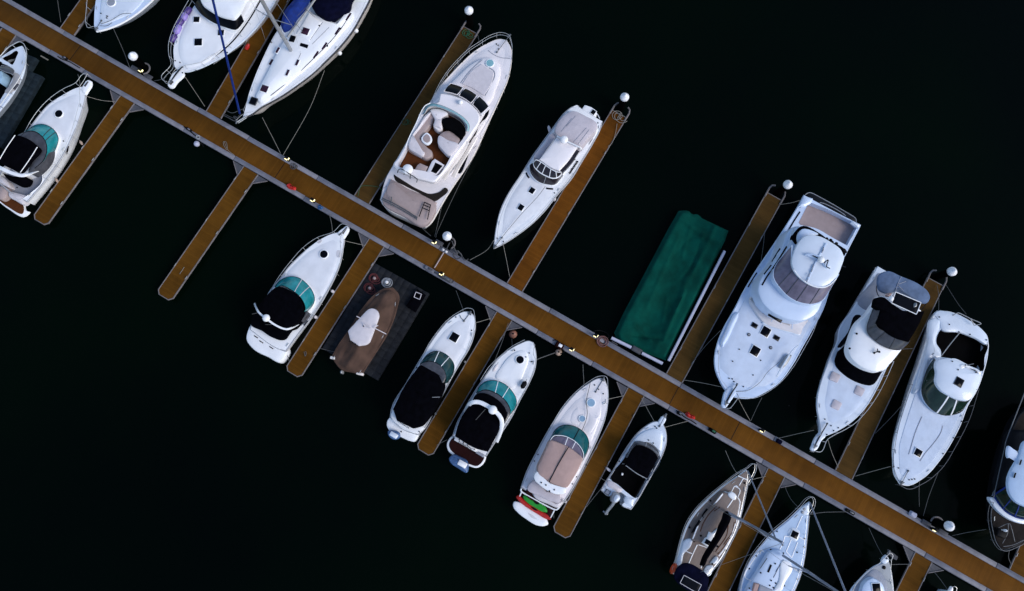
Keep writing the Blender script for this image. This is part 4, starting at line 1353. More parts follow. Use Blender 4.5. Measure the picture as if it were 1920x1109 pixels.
k.tubes('stern_rail', [[(440, 62, .9), (462, 48, .9), (490, 50, .9), (545, 78, .9), (640, 130, .9), (735, 186, .9), (800, 225, .9), (820, 245, .9), (822, 268, .9)], [(548, 122, .9), (580, 128, .9), (660, 165, .9), (725, 205, .9), (742, 222, .9)]], .03, 'alu', view=va)
house = [(372, 294), (400, 292), (420, 305), (560, 360), (640, 410), (735, 480), (742, 520), (700, 620), (600, 800), (520, 965), (490, 985), (430, 1012), (340, 1006), (240, 972), (155, 915), (105, 850), (84, 780), (85, 755), (230, 520)]
k.form('deckhouse', VA(house) and house, 3.0, mat='gel_blue', base=k.S(0), view=va, camber=.06, inset=.2)
k.form('house_front', [(385, 85), (445, 25), (470, 100), (530, 170), (610, 225), (720, 250), (830, 240), (790, 300), (770, 350), (690, 335), (600, 310), (500, 270), (430, 190)], k.S(.3), mat='nonskid', base=k.S(0), camber=.04, inset=.15)
stripes(k, 'panel', [[(432, 122), (485, 80)], [(478, 190), (530, 128)], [(545, 255), (575, 205)], [(615, 270), (625, 228)], [(700, 310), (705, 255)]], k.S(.35), .05, 'gel_blue')
for P in ([(385, 85), (445, 30), (486, 82), (432, 128)], [(480, 192), (530, 132), (580, 180), (540, 220)], [(620, 262), (628, 225), (690, 245), (685, 285)]):
    k.plate('step_panel', [q + (1,) for q in P], k.S(.36), .03, 'nonskid_tan', bev=.01)
k.form('front_step', [(478, 265), (515, 232), (600, 275), (700, 310), (775, 318), (765, 352), (690, 340), (600, 312), (520, 285)], k.S(.22), mat='gel_ice', base=k.S(0), camber=.02)
k.box('front_recess', (582, 212), (.5, 1.0, .1), 2.42, .0, 'glass_dark')
k.form('fly_bulwark', [(385, 300), (420, 305), (560, 365), (700, 470), (735, 520), (700, 620), (630, 740), (560, 870), (500, 890), (420, 882), (320, 838), (250, 768), (200, 690), (205, 615), (250, 540), (330, 420)], 3.5, mat='gel_blue', base=2.95, view=va, camber=.0, inset=.1)
k.glass([(235, 565), (205, 618), (200, 680), (250, 762), (320, 832), (420, 877), (500, 882), (560, 862), (622, 775)], 3.5, [(340, 440), (338, 560), (350, 622), (400, 690), (480, 742), (555, 760), (615, 745), (665, 700), (690, 660)], 4.35, 'vinyl_purple', 'gel_blue', (.3, .42, .55, .7), 'vinyl_clear', view=va, r=.035)
k.form('cockpit_overhang', [(345, 395), (372, 330), (410, 297), (560, 355), (640, 415), (700, 440), (745, 480), (740, 515), (690, 460), (600, 400), (500, 362), (430, 375), (370, 430)], 3.62, mat='canvas_black', base=3.2, view=va, camber=.03)
k.form('helm_deck', [(380, 380), (420, 318), (540, 360), (500, 365), (430, 378), (390, 420)], 3.8, mat='gel_blue', base=3.5, view=va, camber=.02)
k.fittings([(600, 395), (610, 412), (630, 405), (640, 420), (672, 430), (730, 478), (738, 490)], 3.7, 'black', va, .12)
top = k.form('hardtop', [(430, 376), (500, 362), (560, 375), (640, 418), (708, 470), (733, 530), (715, 602), (672, 690), (622, 738), (562, 756), (480, 737), (400, 682), (352, 622), (338, 570), (358, 480), (390, 418)], 4.5, mat='gel_ice', base=4.33, view=va, camber=.14, inset=.08)
k.tubes('hardtop_rim', [[(352, 625, 4.5), (402, 686, 4.5), (480, 740, 4.5), (560, 758, 4.5), (622, 740, 4.5), (672, 692, 4.5)]], .045, 'gel_white', view=va)
k.beam('hardtop_ridge', [(600, 425, 4.64), (545, 520, 4.68), (500, 610, 4.68), (455, 712, 4.58)], .10, .05, 'gel_blue', view=va)
b = MB()
for c in ((570, 485), (575, 470), (500, 600), (490, 630), (470, 665), (455, 705)):
    q = k.L(T(va, [c])[0], 4.72)
    b.box(q, (.26, .07, .05), .1, .02)
b.build('hardtop_slot', 'sole_grey', k.root)
k.dome((560, 550), 5.0, .22, view=va)
k.form('radar_arm', [(440, 510), (480, 500), (560, 525), (620, 580), (635, 605), (610, 610), (560, 560), (480, 525)], 4.8, mat='gel_blue', base=4.6, view=va, camber=.03)
k.tubes('antenna', [[(495, 518, 4.9), (540, 540, 4.9)], [(580, 575, 4.95), (612, 552, 4.95), (600, 600, 4.95), (625, 615, 4.95)], [(720, 600, 4.5), (745, 605, 4.5)]], .035, 'gel_dark', view=va)
for P in ([(115, 742), (150, 680), (220, 580), (300, 450)], [(130, 660), (185, 590)], [(190, 565), (250, 465)], [(10, 755), (40, 700), (75, 648)], [(45, 800), (90, 735), (130, 672)], [(310, 335), (345, 275), (400, 190)]):
    stripes(k, 'side_window', [P], 3.02 if P[0] == (115, 742) else 2.66 if P[0][0] < 200 and P[0][0] > 100 else k.S(.1), .1, 'glass_dark', va)
k.hatch((500, 330), (.62, .56), k.S(.1))
k.hatch((422, 475), (.62, .56), k.S(.1))
for c in ((418, 283), (583, 377)):
    k.hatch(c, (.24, .34), k.S(.12), 0, 'glass_dark', 'rub_dark', name='vent')
for c in ((376, 352), (540, 450)):
    k.hatch(c, .14, k.S(.1), 0, 'sole_grey', 'rub_dark', True, name='vent')
k.form('bow_pulpit', [(205, 770), (172, 880, 1), (180, 900), (205, 905, 1), (265, 820), (285, 790), (240, 740)], k.S(.15), mat='gel_blue', camber=.02)
k.tubes('anchor_chain', [[(285, 735, 2.2), (240, 800, 2.2), (205, 860, 2.2)]], .04, 'gel_dark')
k.anchor((285, 730), (208, 868), k.S(.22))
k.fittings([(252, 685), (265, 705), (290, 722), (255, 552), (305, 462), (335, 742), (408, 655), (465, 545), (228, 680), (675, 885)])
k.tubes('bow_rail', [[(285, 790, 2.6), (295, 825, 2.7), (240, 900, 2.7), (210, 905, 2.7)]], .025, 'alu')
k.rail([(205, 905), (205, 800), (215, 760), (165, 680), (150, 600), (155, 480), (190, 360), (245, 240)], h=.55, r=.015)
k.rail([(240, 905), (300, 830), (420, 828), (520, 782), (620, 705), (720, 580), (790, 460), (860, 330), (910, 190)], h=.5, r=.015, lean=-.03)
k.form('side_locker', [(270, 195), (300, 185), (300, 210), (270, 280), (200, 420), (180, 445), (170, 430), (200, 330), (240, 240)], k.S(.18), mat='gel_blue', base=k.S(0), camber=.05)
dv_ = k.form('davit', [(615, 600), (640, 540), (680, 500), (700, 505), (690, 535), (650, 590), (625, 605)], k.S(.3), mat='alu', base=k.S(0), camber=.05)
k.tubes('davit_arm', [[(590, 668, 2.1), (600, 640, 2.3), (690, 490, 2.35), (750, 430, 2.2)]], .05, 'gel_ice')
k.tubes('deck_line', [[(280, 778, 2.0), (370, 770, 2.0), (460, 710, 2.0), (520, 630, 2.0), (600, 560, 1.98), (640, 510, 1.98)]], .014, 'rope_grey')
U7 = k

# --- sport fishing boat with black canopy
v = (1500, 630, 4.995)
va = (1570, 490, 4.995)
k = Boat('sport_fishing_boat', 'white sport fishing boat with black bridge canopy and a slate blue cover over its stern', 'fishing boat', v, (165, 960), (930, -560), 1.1, 1.9)
k.hull(None, views=[(va, [(380, 52, 1), (310, 170), (215, 330), (130, 470), (20, 640)]), (v, [(350, 60), (300, 165), (240, 320), (190, 470), (163, 580), (160, 680), (178, 790), (188, 880), (175, 930, 1), (240, 935), (262, 928), (370, 878), (502, 790), (622, 660), (722, 492), (795, 335)]), (va, [(520, 860), (640, 650), (760, 420), (800, 300, 1), (600, 180)])],
       mat='gel_ice', deck='gel_ice', rub='gel_ice', flare=.34, raked=.09)
k.deck_panel(.5, .34, 'nonskid_ice')
k.form('cockpit_deck', [(330, 190), (390, 110), (470, 140), (600, 200), (700, 300), (600, 380), (440, 330), (370, 340), (270, 462), (195, 405)], k.S(.07), mat='sole_grey', base=k.S(-.1), view=va, camber=.0)
k.rail([(360, 60), (300, 190), (215, 310)], h=.35, view=va, name='side_rail')
house = [(345, 400), (420, 320), (700, 400), (800, 470), (760, 560), (600, 850), (430, 1020), (380, 1042), (300, 1027), (170, 952), (118, 890), (104, 840), (130, 720), (190, 580), (290, 480)]
k.form('saloon', [(445, 90), (462, 165), (525, 250), (620, 308), (700, 333), (772, 328), (900, 160), (1000, -40), (800, -200), (600, -150), (520, 0)], 2.7, mat='gel_ice', base=k.S(0), camber=.0, inset=.05)
k.glass([(350, 152), (326, 255), (420, 370), (550, 441), (671, 461), (766, 338)], k.S(.1), [(440, 80), (455, 160), (520, 258), (620, 318), (700, 345), (772, 335)], 2.75, 'canvas_black', 'black', ())
k.tubes('windshield_cover_frame', [[(520, 262, 2.6), (488, 298, 2.3), (575, 362, 2.1), (600, 355, 2.3), (625, 322, 2.6)]], .025, 'alu')
k.form('flybridge', house, 3.1, mat='gel_white', base=2.5, view=va, camber=.16, inset=.18)
k.form('side_window', [(208, 502), (232, 520), (215, 580), (140, 700), (60, 800), (30, 808), (120, 660)], 2.2, mat='glass_dark', base=1.9, view=va, camber=.0, inset=.02)
k.tubes('window_bar', [[(130, 620, 2.26), (175, 625, 2.26)], [(30, 815, 2.25), (130, 730, 2.3)]], .03, 'alu', view=va)
k.glass([(345, 420), (300, 540), (278, 610), (280, 662), (350, 742), (440, 802), (530, 830), (585, 832), (660, 770)], 3.35, [(400, 450), (375, 540), (362, 600), (400, 640), (460, 662), (560, 722), (640, 755), (672, 757), (680, 745)], 3.95, 'vinyl_clear', 'rub_dark', (.33, .52, .72), 'rub_dark', view=va)
k.form('canopy', [(380, 340), (430, 335), (520, 400), (740, 498), (822, 466, 1), (780, 570), (672, 757, 1), (560, 722), (460, 662), (368, 580, 1), (412, 460, 1), (352, 420, 1)], 4.1, mat='canvas_black', base=3.6, view=va, camber=.1)
k.form('stern_cover', [(382, 210), (402, 122), (470, 92), (600, 140), (780, 222), (850, 282), (872, 342), (842, 392), (780, 386), (545, 286), (462, 300), (402, 272)], 3.3, mat='canvas_steel', base=3.1, view=va, camber=.12)
k.tubes('cover_seam', [[(598, 145, 3.36), (560, 230, 3.43), (545, 285, 3.36)], [(570, 230, 3.44), (655, 310, 3.36)], [(575, 215, 3.43), (640, 190, 3.4)]], .025, 'sole_grey', view=va)
k.tubes('canopy_frame', [[(380, 210, 3.2), (365, 260, 3.0), (390, 330, 2.6), (440, 330, 2.6)], [(870, 345, 3.2), (800, 440, 2.6), (780, 450, 2.0)]], .03, 'black', view=va)
pn = k.form('roof_panel', [(547, 288, 1), (784, 388, 1), (740, 498, 1), (508, 392, 1)], 4.25, mat='solar', base=4.18, view=va, camber=.0, n=2, inset=.02)
k.tubes('panel_frame', [[(547, 288, 4.28), (784, 388, 4.28)], [(784, 388, 4.28), (740, 498, 4.28)], [(740, 498, 4.28), (508, 392, 4.28)], [(508, 392, 4.28), (547, 288, 4.28)]], .03, 'white_plastic', view=va, parent=pn)
k.dome((505, 350), 4.5, .16, view=va)
k.form('bridge_seat', [(470, 320), (490, 295), (515, 300), (495, 328)], 4.2, mat='canvas_tan', base=3.9, view=va)
k.form('search_light', [(730, 390), (745, 388), (745, 425), (725, 430)], 4.36, mat='alu', base=4.2, view=va)
k.tubes('antenna_mount', [[(340, 860, 3.4), (372, 850, 3.42), (395, 850, 3.4)], [(372, 850, 3.42), (378, 820, 3.42)]], .035, 'black', view=va)
k.fittings([(345, 860), (392, 850), (180, 680), (115, 818)], 3.38, 'black', va, .07)
b = MB()
for i in range(7):
    t = i / 6
    q = k.L(T(va, [(245 + 45 * t, 590 - 65 * t)])[0], 3.12)
    b.box((q.x, q.y, q.z - .1), (.1, .3, .03), .7 * math.sin(i * 2.2), .006)
b.build('side_marking', 'sole_grey', k.root)
for c in ((330, 385), (558, 515), (342, 645)):
    k.form('deck_cushion', [(c[0] - 25, c[1] - 50, 1), (c[0] - 10, c[1] - 50, 1), (c[0] + 50, c[1] - 18, 1), (c[0] + 54, c[1] - 4, 1), (c[0] + 25, c[1] + 52, 1), (c[0] + 12, c[1] + 54, 1), (c[0] - 48, c[1] + 25, 1), (c[0] - 52, c[1] + 8, 1)], k.S(.16), mat='canvas_grey', base=k.S(.02), camber=.04, inset=.05)
k.form('bow_pulpit', [(150, 945), (112, 1030), (102, 1065), (120, 1083), (150, 1075), (205, 985), (245, 935), (200, 900)], k.S(.14), mat='gel_ice', camber=.02)
k.tubes('anchor_chain', [[(255, 825, 2.1), (210, 900, 2.1), (160, 985, 2.1), (130, 1050, 2.1)]], .035, 'gel_dark')
k.anchor((255, 822), (140, 1035), k.S(.2))
k.fittings([(232, 781), (290, 842), (315, 888), (358, 862), (150, 880), (250, 925)])
k.rail([(130, 1090), (130, 1030), (150, 960), (195, 920), (190, 840), (165, 700), (170, 560), (205, 420), (265, 265), (335, 100)], h=.7, r=.016, mid=False, lean=.05)
k.rail([(150, 1085), (190, 1088), (260, 970), (330, 925), (420, 880), (520, 815), (620, 712), (720, 570), (800, 420), (880, 240)], h=.7, r=.02, lean=-.05)
U8 = k

# --- hardtop cruiser with dark green windshield
v = (1640, 570, Z4)
vb = (1640, 780, 3.371)
k = Boat('motor_cruiser', 'white cruiser with dark green wraparound windshield and white hardtop, rightmost before the dark trawler', CR, v, (165, 1215), (650, 150), 1.15, 1.8)
well = k.o([(502, 190), (640, 215), (735, 248), (845, 305), (822, 400), (806, 505), (700, 460), (600, 412), (500, 408), (492, 350), (462, 300)], k.S(0))
k.hull(None, views=[(v, [(470, 55, 1), (440, 95), (415, 190), (345, 425), (262, 660), (212, 810), (165, 960), (140, 1060)]), (vb, [(118, 300), (125, 370), (162, 432, 1), (205, 440), (300, 398), (420, 270), (510, 125)]), (v, [(640, 920), (702, 760), (772, 640), (815, 520), (846, 400), (855, 315, 1), (842, 240), (800, 190), (700, 120), (560, 60)])],
       mat='gel_ice', deck='gel_ice', rub='gel_white', holes=[(well, .5, 'sole_dark')], inner='sole_dark')
k.deck_panel(.45, .36, 'nonskid_ice', .08)
k.form('stern_seat', [(450, 75), (480, 52), (560, 62), (700, 122), (800, 192), (838, 240), (846, 305), (760, 262), (640, 216), (502, 190), (490, 130)], k.S(.1), mat='gel_ice', base=k.S(-.05), camber=.05)
k.tubes('stern_rail', [[(585, 88, 1.6), (615, 72, 1.7), (640, 72, 1.7), (720, 112, 1.7), (798, 148, 1.7), (745, 162, 1.6)], [(720, 112, 1.7), (745, 160, 1.4)]], .03, 'alu')
k.fittings([(485, 100), (560, 155), (632, 212), (715, 230), (590, 85), (460, 372), (838, 272), (480, 412)], k.S(.14))
k.form('side_coaming', [(440, 110), (490, 120), (490, 180), (460, 300), (490, 350), (500, 400), (470, 415), (445, 405), (400, 480), (345, 640), (300, 680), (340, 520), (400, 300)], k.S(.22), mat='gel_ice', base=k.S(0), camber=.05, inset=.1)
k.tubes('awning_pole', [[(640, 215, 1.7), (570, 300, 2.3), (500, 392, 2.6)]], .03, 'alu')
k.form('coach_roof', [(445, 410), (400, 480), (364, 580), (350, 640), (364, 710), (420, 786), (510, 836), (590, 833), (650, 812), (720, 720), (790, 600), (805, 515), (680, 450), (560, 405)], k.S(.3), mat='gel_ice', base=k.S(0), camber=.02, inset=.1)
k.glass([(446, 410), (400, 480), (365, 580), (351, 640), (365, 710), (420, 786), (510, 836), (590, 833), (650, 811), (700, 735)], k.S(.32), [(462, 440), (468, 500), (462, 560), (472, 610), (500, 655), (560, 697), (620, 724), (660, 732), (695, 730), (720, 715)], 2.6, 'glass_green', 'rub_dark', (.62, .76), 'gel_white', mr=.05)
k.tubes('wiper', [[(430, 470, 2.0), (425, 540, 2.0), (388, 580, 1.9)]], .016, 'alu')
k.form('hardtop', [(500, 412), (560, 405), (650, 440), (760, 500), (802, 520), (796, 570), (770, 640), (742, 700), (702, 729), (640, 726), (560, 692), (490, 642), (460, 592), (465, 520), (458, 455), (470, 425)], 2.75, mat='gel_ice', base=2.55, camber=.14, inset=.1)
k.form('hardtop_lip', [(640, 465), (660, 455), (700, 475), (780, 500), (805, 515), (790, 530), (760, 510), (690, 470), (650, 490)], 2.85, mat='gel_white', base=2.75, camber=.0)
k.hatch((632, 588), (.5, .46), 2.9, 0, 'glass_dark', 'rub_dark')
k.fittings([(582, 432), (680, 460), (700, 462), (760, 515), (625, 495)], 2.88)
k.tubes('antenna', [[(690, 460, 2.9), (745, 450, 3.0)]], .015, 'alu')
stripes(k, 'deck_groove', [[(355, 848), (340, 880), (300, 980), (265, 1100), (255, 1130)], [(508, 915), (505, 940), (440, 1050), (380, 1120), (340, 1180)]], k.S(.13), .05, 'sole_grey')
k.hatch((272, 233), (.46, .46), k.S(.1), 0, view=vb)
k.anchor((212, 348), (172, 425), k.S(.15), view=vb)
k.fittings([(218, 405), (235, 402), (252, 400), (120, 320), (150, 330), (432, 240), (498, 140), (548, 35)], view=vb)
k.rail([(170, 440), (150, 405), (118, 310), (128, 200), (150, 80), (185, -40), (240, -200)], h=.55, r=.017, view=vb, lean=.03, mat='rail_dim')
k.rail([(165, 442), (205, 462), (300, 432), (420, 338), (520, 180), (600, 20), (660, -170)], h=.75, r=.017, view=vb, lean=-.06, mat='rail_dim')
U9 = k

# --- dark trawler at the right edge
v = (1820, 700, 3.26)
k = Boat('trawler', 'dark hulled boat with blue framed windows and white roof, cut by the right picture edge', 'trawler', v, (185, 1070), (560, 260), 1.3, 1.9)
k.hull([(700, 330, 1), (560, 250), (420, 180, 1), (330, 225), (235, 400), (185, 540), (145, 700), (125, 830), (135, 950), (165, 1045), (190, 1075, 1), (290, 1055), (420, 960), (520, 800), (600, 620), (660, 470)], mat='gel_dark', deck='deck_umber', rub='gel_dark', n=5)
k.form('cabin', [(232, 690), (244, 730), (278, 780), (320, 808), (360, 818), (410, 806), (500, 760), (600, 560), (560, 430), (420, 360), (340, 350), (290, 500), (250, 620)], 3.1, mat='gel_dark', base=k.S(0), camber=.0, inset=.2)
k.form('cabin_brow', [(118, 762), (140, 760), (200, 835), (270, 885), (345, 900), (420, 885), (440, 905), (345, 925), (265, 908), (195, 868), (140, 810)], k.S(.3), mat='gel_ice', base=k.S(0), camber=.02)
k.glass([(140, 745), (165, 785), (215, 845), (280, 880), (345, 892), (420, 880)], k.S(.33), [(228, 690), (240, 730), (275, 782), (320, 812), (360, 822), (410, 810)], 3.1, 'glass_green', 'canvas_blue', (.28, .52, .78), 'canvas_blue', r=.06, mr=.06)
k.glass([(130, 750), (165, 680), (215, 575), (240, 520)], k.S(.1), [(215, 700), (232, 660), (265, 570), (280, 520)], 2.9, 'glass_dark', 'gel_grey', (), name='side_window')
k.form('roof', [(228, 672), (300, 500), (330, 420), (420, 420), (560, 480), (520, 640), (430, 800), (370, 828), (320, 812), (270, 782), (238, 735)], 3.3, mat='nonskid_blue', base=3.1, camber=.12, inset=.12)
k.form('roof_arm', [(238, 445), (260, 460), (285, 488), (315, 455), (330, 440), (330, 520), (280, 640), (250, 665), (285, 540), (280, 505), (230, 520)], 3.15, mat='gel_blue', base=3.0, camber=.02)
k.tubes('roof_gear', [[(265, 640, 3.4), (275, 610, 3.4)]], .05, 'black')
k.tubes('roof_gear', [[(300, 560, 3.4), (310, 530, 3.4)]], .05, 'black')
k.tubes('side_rail', [[(330, 120, 2.3), (225, 390, 2.3), (205, 470, 2.3), (140, 760, 2.3)]], .035, 'alu_dark')
k.box('windlass', (195, 980), (.5, .6, .5), 2.4, .2, 'black')
k.dome((212, 962), 2.75, .09, name='bow_light', stem=.4)
k.tubes('rigging', [[(160, 950, 2.2), (230, 920, 2.3), (250, 950, 2.3), (270, 1030, 2.2)], [(230, 920, 2.4), (225, 980, 2.2), (195, 1040, 2.2)], [(200, 1060, 2.3), (260, 1050, 2.3), (326, 1020, 2.3)]], .022, 'alu_dark')
k.rail([(140, 790), (125, 860), (135, 960), (165, 1050), (190, 1080), (290, 1062), (420, 965)], h=.6, r=.02, mat='alu_dark', mid=True)
U10 = k

# --- sailboats
v = (1240, 860, 4.4538)


def mast(bt, base, top, zb, zt, r, view, stay=None, stay_r=.035, spreaders=(), stay_end=.93, mat='mast_grey', stay_mat='mast_grey', extra=()):
    p = bt.L(T(view, [base])[0], zb)
    q = bt.L(T(view, [top])[0], zt)
    b = MB()
    b.tube([p, p.lerp(q, .5), q], r, 8, r2=r * .75)
    m = b.build('mast', mat, bt.root)
    for f, ln in spreaders:
        c = p.lerp(q, f)
        b = MB()
        b.tube([c + Vector((-.15, -ln, .05)), c, c + Vector((-.15, ln, .05))], .03, 6)
        b.build('spreader', mat, m)
    if stay:
        a = bt.L(T(view, [stay])[0], bt.sheer(bt.len) + .25)
        b = MB()
        t = p.lerp(q, stay_end)
        b.tube([a, a.lerp(t, .04), a.lerp(t, .08), a.lerp(t, .9), t], stay_r, 8)
        b.build('furled_jib' if stay_r > .06 else 'forestay', stay_mat, bt.root)
    b = MB()
    for f, ln in spreaders[:1] or [(.5, 1.4)]:
        for sg in (1, -1):
            c = p.lerp(q, f) + Vector((-.15, sg * ln, .05))
            b.tube([Vector((p.x - .1, sg * (ln + .12), bt.sheer(p.x))), c], .010, 5)
            b.tube([c, p.lerp(q, .95)], .010, 5)
    b.tube([Vector((0.1, 0, bt.zs + .1)), q], .010, 5)
    b.build('shroud', 'steel', bt.root)
    return p, q


k = Boat('sailboat', 'sailboat with tan deck, black covered boom and solar panel on its navy canopy', 'sailboat', v, (712, 98), (245, 985), 1.0, 1.35)
k.hull([(385, 985, 1), (250, 1010), (92, 960, 1), (132, 850), (167, 702), (222, 552), (302, 432), (402, 332), (520, 232), (640, 147), (710, 96, 1), (722, 150), (716, 222), (692, 332), (662, 472), (622, 602), (562, 722), (502, 832), (442, 912)], mat='gel_cream', deck='tan_deck', rub='gel_white', raked=.13, flare=.62)
cab = k.form('coach_roof', [(525, 282), (562, 290), (640, 330), (655, 365), (640, 470), (600, 600), (535, 735), (470, 790), (395, 745), (330, 705), (255, 680), (265, 640), (330, 520), (430, 402)], k.S(.38), mat='tan_deck', base=k.S(0), camber=.06, inset=.12)
for ln in ([(525, 280), (430, 400), (330, 520), (255, 690)], [(655, 360), (640, 470), (600, 600), (540, 735), (480, 815)], [(525, 280), (565, 290)], [(640, 330), (656, 362), (650, 400)]):
    stripes(k, 'deck_trim', [ln], k.S(.42), .09, 'gel_white')
for ln in ([(640, 145), (720, 180)], [(685, 165), (650, 225)], [(610, 230), (655, 258), (635, 330)], [(610, 230), (585, 280)], [(600, 340), (550, 412)], [(620, 225), (640, 240)]):
    stripes(k, 'deck_trim', [ln], k.S(.1) if ln[0][1] < 250 else k.S(.45), .06, 'gel_white')
k.form('mast_plate', [(560, 300), (580, 280), (632, 315), (618, 348), (590, 340)], k.S(.47), mat='gel_white', base=k.S(.3), camber=.02)
stripes(k, 'cabin_window', [[(384, 422), (362, 455), (344, 488)], [(322, 518), (295, 560), (260, 622)]], k.S(.15), .17, 'glass_dark')
for ln in ([(460, 400), (410, 450), (350, 540), (325, 610)], [(490, 405), (440, 440)], [(560, 540), (545, 640), (480, 740), (450, 780)], [(610, 530), (590, 610), (520, 720)], [(625, 500), (610, 590), (535, 720), (470, 800)]):
    stripes(k, 'hand_rail', [ln], k.S(.50), .05, 'teak')
k.form('companionway', [(398, 612, 1), (425, 622, 1), (452, 600, 1), (468, 585, 1), (430, 715, 1), (398, 748, 1), (342, 708, 1), (365, 665, 1), (380, 660, 1)], k.S(.52), mat='gel_white', base=k.S(.3), camber=.02)
k.hatch((388, 700), (.3, .4), k.S(.55))
k.form('cockpit_trim', [(205, 680), (262, 675), (250, 730), (190, 800), (160, 890), (130, 895), (160, 790)], k.S(.2), mat='gel_ice', base=k.S(0), camber=.02)
ckp = k.form('cockpit_floor', [(300, 730), (390, 770), (340, 920), (270, 900), (220, 880), (260, 800)], k.S(.06), mat='sole_dark', base=k.S(0), camber=.0)
for ln in ([(225, 885), (280, 760), (300, 720)], [(330, 915), (390, 775)], [(195, 770), (255, 795)], [(310, 720), (400, 750)]):
    stripes(k, 'cockpit_edge', [ln], k.S(.14), .06, 'gel_white')
k.form('stern_seat', [(430, 850), (470, 820), (480, 840), (440, 885), (415, 880)], k.S(.18), mat='gel_white', base=k.S(0))
k.form('stern_seat', [(385, 900), (430, 895), (400, 985), (360, 965)], k.S(.18), mat='gel_white', base=k.S(0))
k.form('sail_cover', [(528, 462, 1), (548, 445), (592, 468, 1), (586, 502), (556, 572), (500, 672), (422, 790), (350, 902, 1), (330, 895, 1), (348, 838), (410, 728), (468, 622), (490, 560), (512, 515)], 2.3, mat='canvas_black', base=2.0, camber=.12, inset=.06)
k.tubes('boom', [[(550, 450, 2.0), (335, 900, 2.0)]], .06, 'alu')
k.form('canopy', [(190, 880), (230, 880), (300, 910), (400, 1010), (392, 1060), (380, 1120), (310, 1150), (230, 1109), (110, 988), (140, 915)], 2.3, mat='canvas_navy', base=2.1, camber=.12)
k.fabric_frame([(150, 930), (390, 1040), (300, 920)], 2.2)
sp = k.form('solar_panel', [(190, 975, 1), (335, 1055, 1), (300, 1125, 1), (156, 1040, 1)], 2.52, mat='solar', base=2.46, camber=0, n=2, inset=.02)
k.tubes('panel_frame', [[(190, 975, 2.55), (335, 1055, 2.55)], [(335, 1055, 2.55), (300, 1125, 2.55)], [(300, 1125, 2.55), (156, 1040, 2.55)], [(156, 1040, 2.55), (190, 975, 2.55)]], .018, 'vinyl_white', parent=sp)
b = MB()
c = k.L(T(v, [(100, 918)])[0], 1.5)
b.tube([(c.x + .3 * math.cos(t * .5236), c.y, c.z + .3 * math.sin(t * .5236)) for t in range(12)], .09, 8, True)
b.build('life_ring', 'orange', k.root)
k.rail([(95, 955), (130, 830), (165, 690), (218, 540), (298, 420), (400, 318), (520, 218), (640, 125), (720, 80), (775, 45), (793, 52), (795, 80), (765, 160), (735, 220)], h=.65, mid=True)
k.rail([(738, 130), (722, 230), (700, 335), (668, 475), (630, 605), (570, 730), (508, 840), (390, 985)], h=.65, mid=True, lean=-.03)
k.fittings([(275, 690), (330, 645), (470, 735), (210, 750), (410, 352), (235, 575), (640, 140), (695, 205), (180, 790), (425, 880), (540, 770)], r=.07)
mast(k, (548, 445), (1015, 705), k.sheer(7) + .4, 12.0, .085, v, stay=(722, 105), stay_r=.045, spreaders=((.5, 1.3),), stay_end=.9)
L8 = k

v = (1370, 920, 5.8677)
k = Boat('sailboat', 'pale blue decked sailboat with a black square foredeck hatch, between two lower finger docks', 'sailboat', v, (868, 128), (330, 1420), 1.05, 1.45)
k.hull([(560, 1420, 1), (330, 1450), (110, 1400, 1), (88, 1250), (105, 1109), (130, 1000), (170, 880), (235, 750), (340, 610), (475, 460), (625, 335), (772, 195), (866, 128, 1), (856, 280), (836, 500), (808, 750), (760, 950), (690, 1120), (620, 1280)], mat='gel_blue', deck='nonskid_blue', rub='gel_blue', raked=.13, flare=.62)
k.form('coach_roof', [(430, 680), (540, 660), (660, 745), (680, 800), (660, 900), (560, 1109), (460, 1300), (300, 1350), (150, 1280), (170, 1120), (300, 890), (380, 750)], k.S(.4), mat='gel_blue', base=k.S(0), camber=.07, inset=.16)
for ln in ([(785, 280), (720, 425)], [(665, 540), (610, 670)], [(735, 570), (670, 740)], [(595, 500), (580, 560), (540, 650)], [(330, 650), (240, 780), (160, 960), (220, 990)], [(590, 500), (650, 510)], [(735, 500), (810, 545)], [(690, 860), (740, 890)], [(330, 650), (370, 680)], [(610, 670), (670, 740)]):
    stripes(k, 'deck_trim', [ln], k.S(.09), .06, 'gel_white')
k.form('hatch_surround', [(640, 430), (665, 410), (765, 450), (760, 500), (725, 565), (640, 520)], k.S(.1), mat='gel_ice', base=k.S(0), camber=.02)
k.hatch((700, 485), (.44, .44), k.S(.16))
k.form('anchor_locker', [(765, 200, 1), (862, 135, 1), (850, 275), (800, 275)], k.S(.09), mat='gel_ice', base=k.S(0), camber=.02)
k.fittings([(808, 205), (790, 240)], k.S(.12), 'alu', r=.1)
k.fittings([(440, 650), (570, 600), (580, 690), (330, 905), (490, 805), (445, 990), (430, 1045), (470, 1070), (590, 1048), (495, 1020), (280, 720), (510, 450), (815, 530), (810, 622), (730, 680), (205, 860), (735, 975), (205, 1075)], k.S(.15), r=.05)
stripes(k, 'cabin_window', [[(445, 818), (428, 860), (410, 900)], [(603, 910), (585, 950), (570, 990)]], k.S(.4), .13, 'glass_dark')
stripes(k, 'hand_rail', [[(400, 745), (330, 850), (240, 990), (165, 1109)]], k.S(.45), .04, 'rub_dark')
for ln in ([(580, 760), (520, 860), (470, 960)], [(550, 800), (500, 900)], [(640, 790), (600, 880), (540, 1000), (490, 1100)]):
    stripes(k, 'halyard', [ln], k.S(.56), .03, 'rub_dark')
k.form('white_panel', [(585, 770), (640, 785), (680, 830), (600, 1020), (560, 1109), (480, 1109), (530, 1000)], k.S(.53), mat='gel_white', base=k.S(.4), camber=.03)
k.form('sliding_hatch', [(320, 1035, 1), (470, 1100, 1), (430, 1190, 1), (290, 1130, 1)], k.S(.6), mat='sole_grey', base=k.S(.4), camber=.0, n=2)
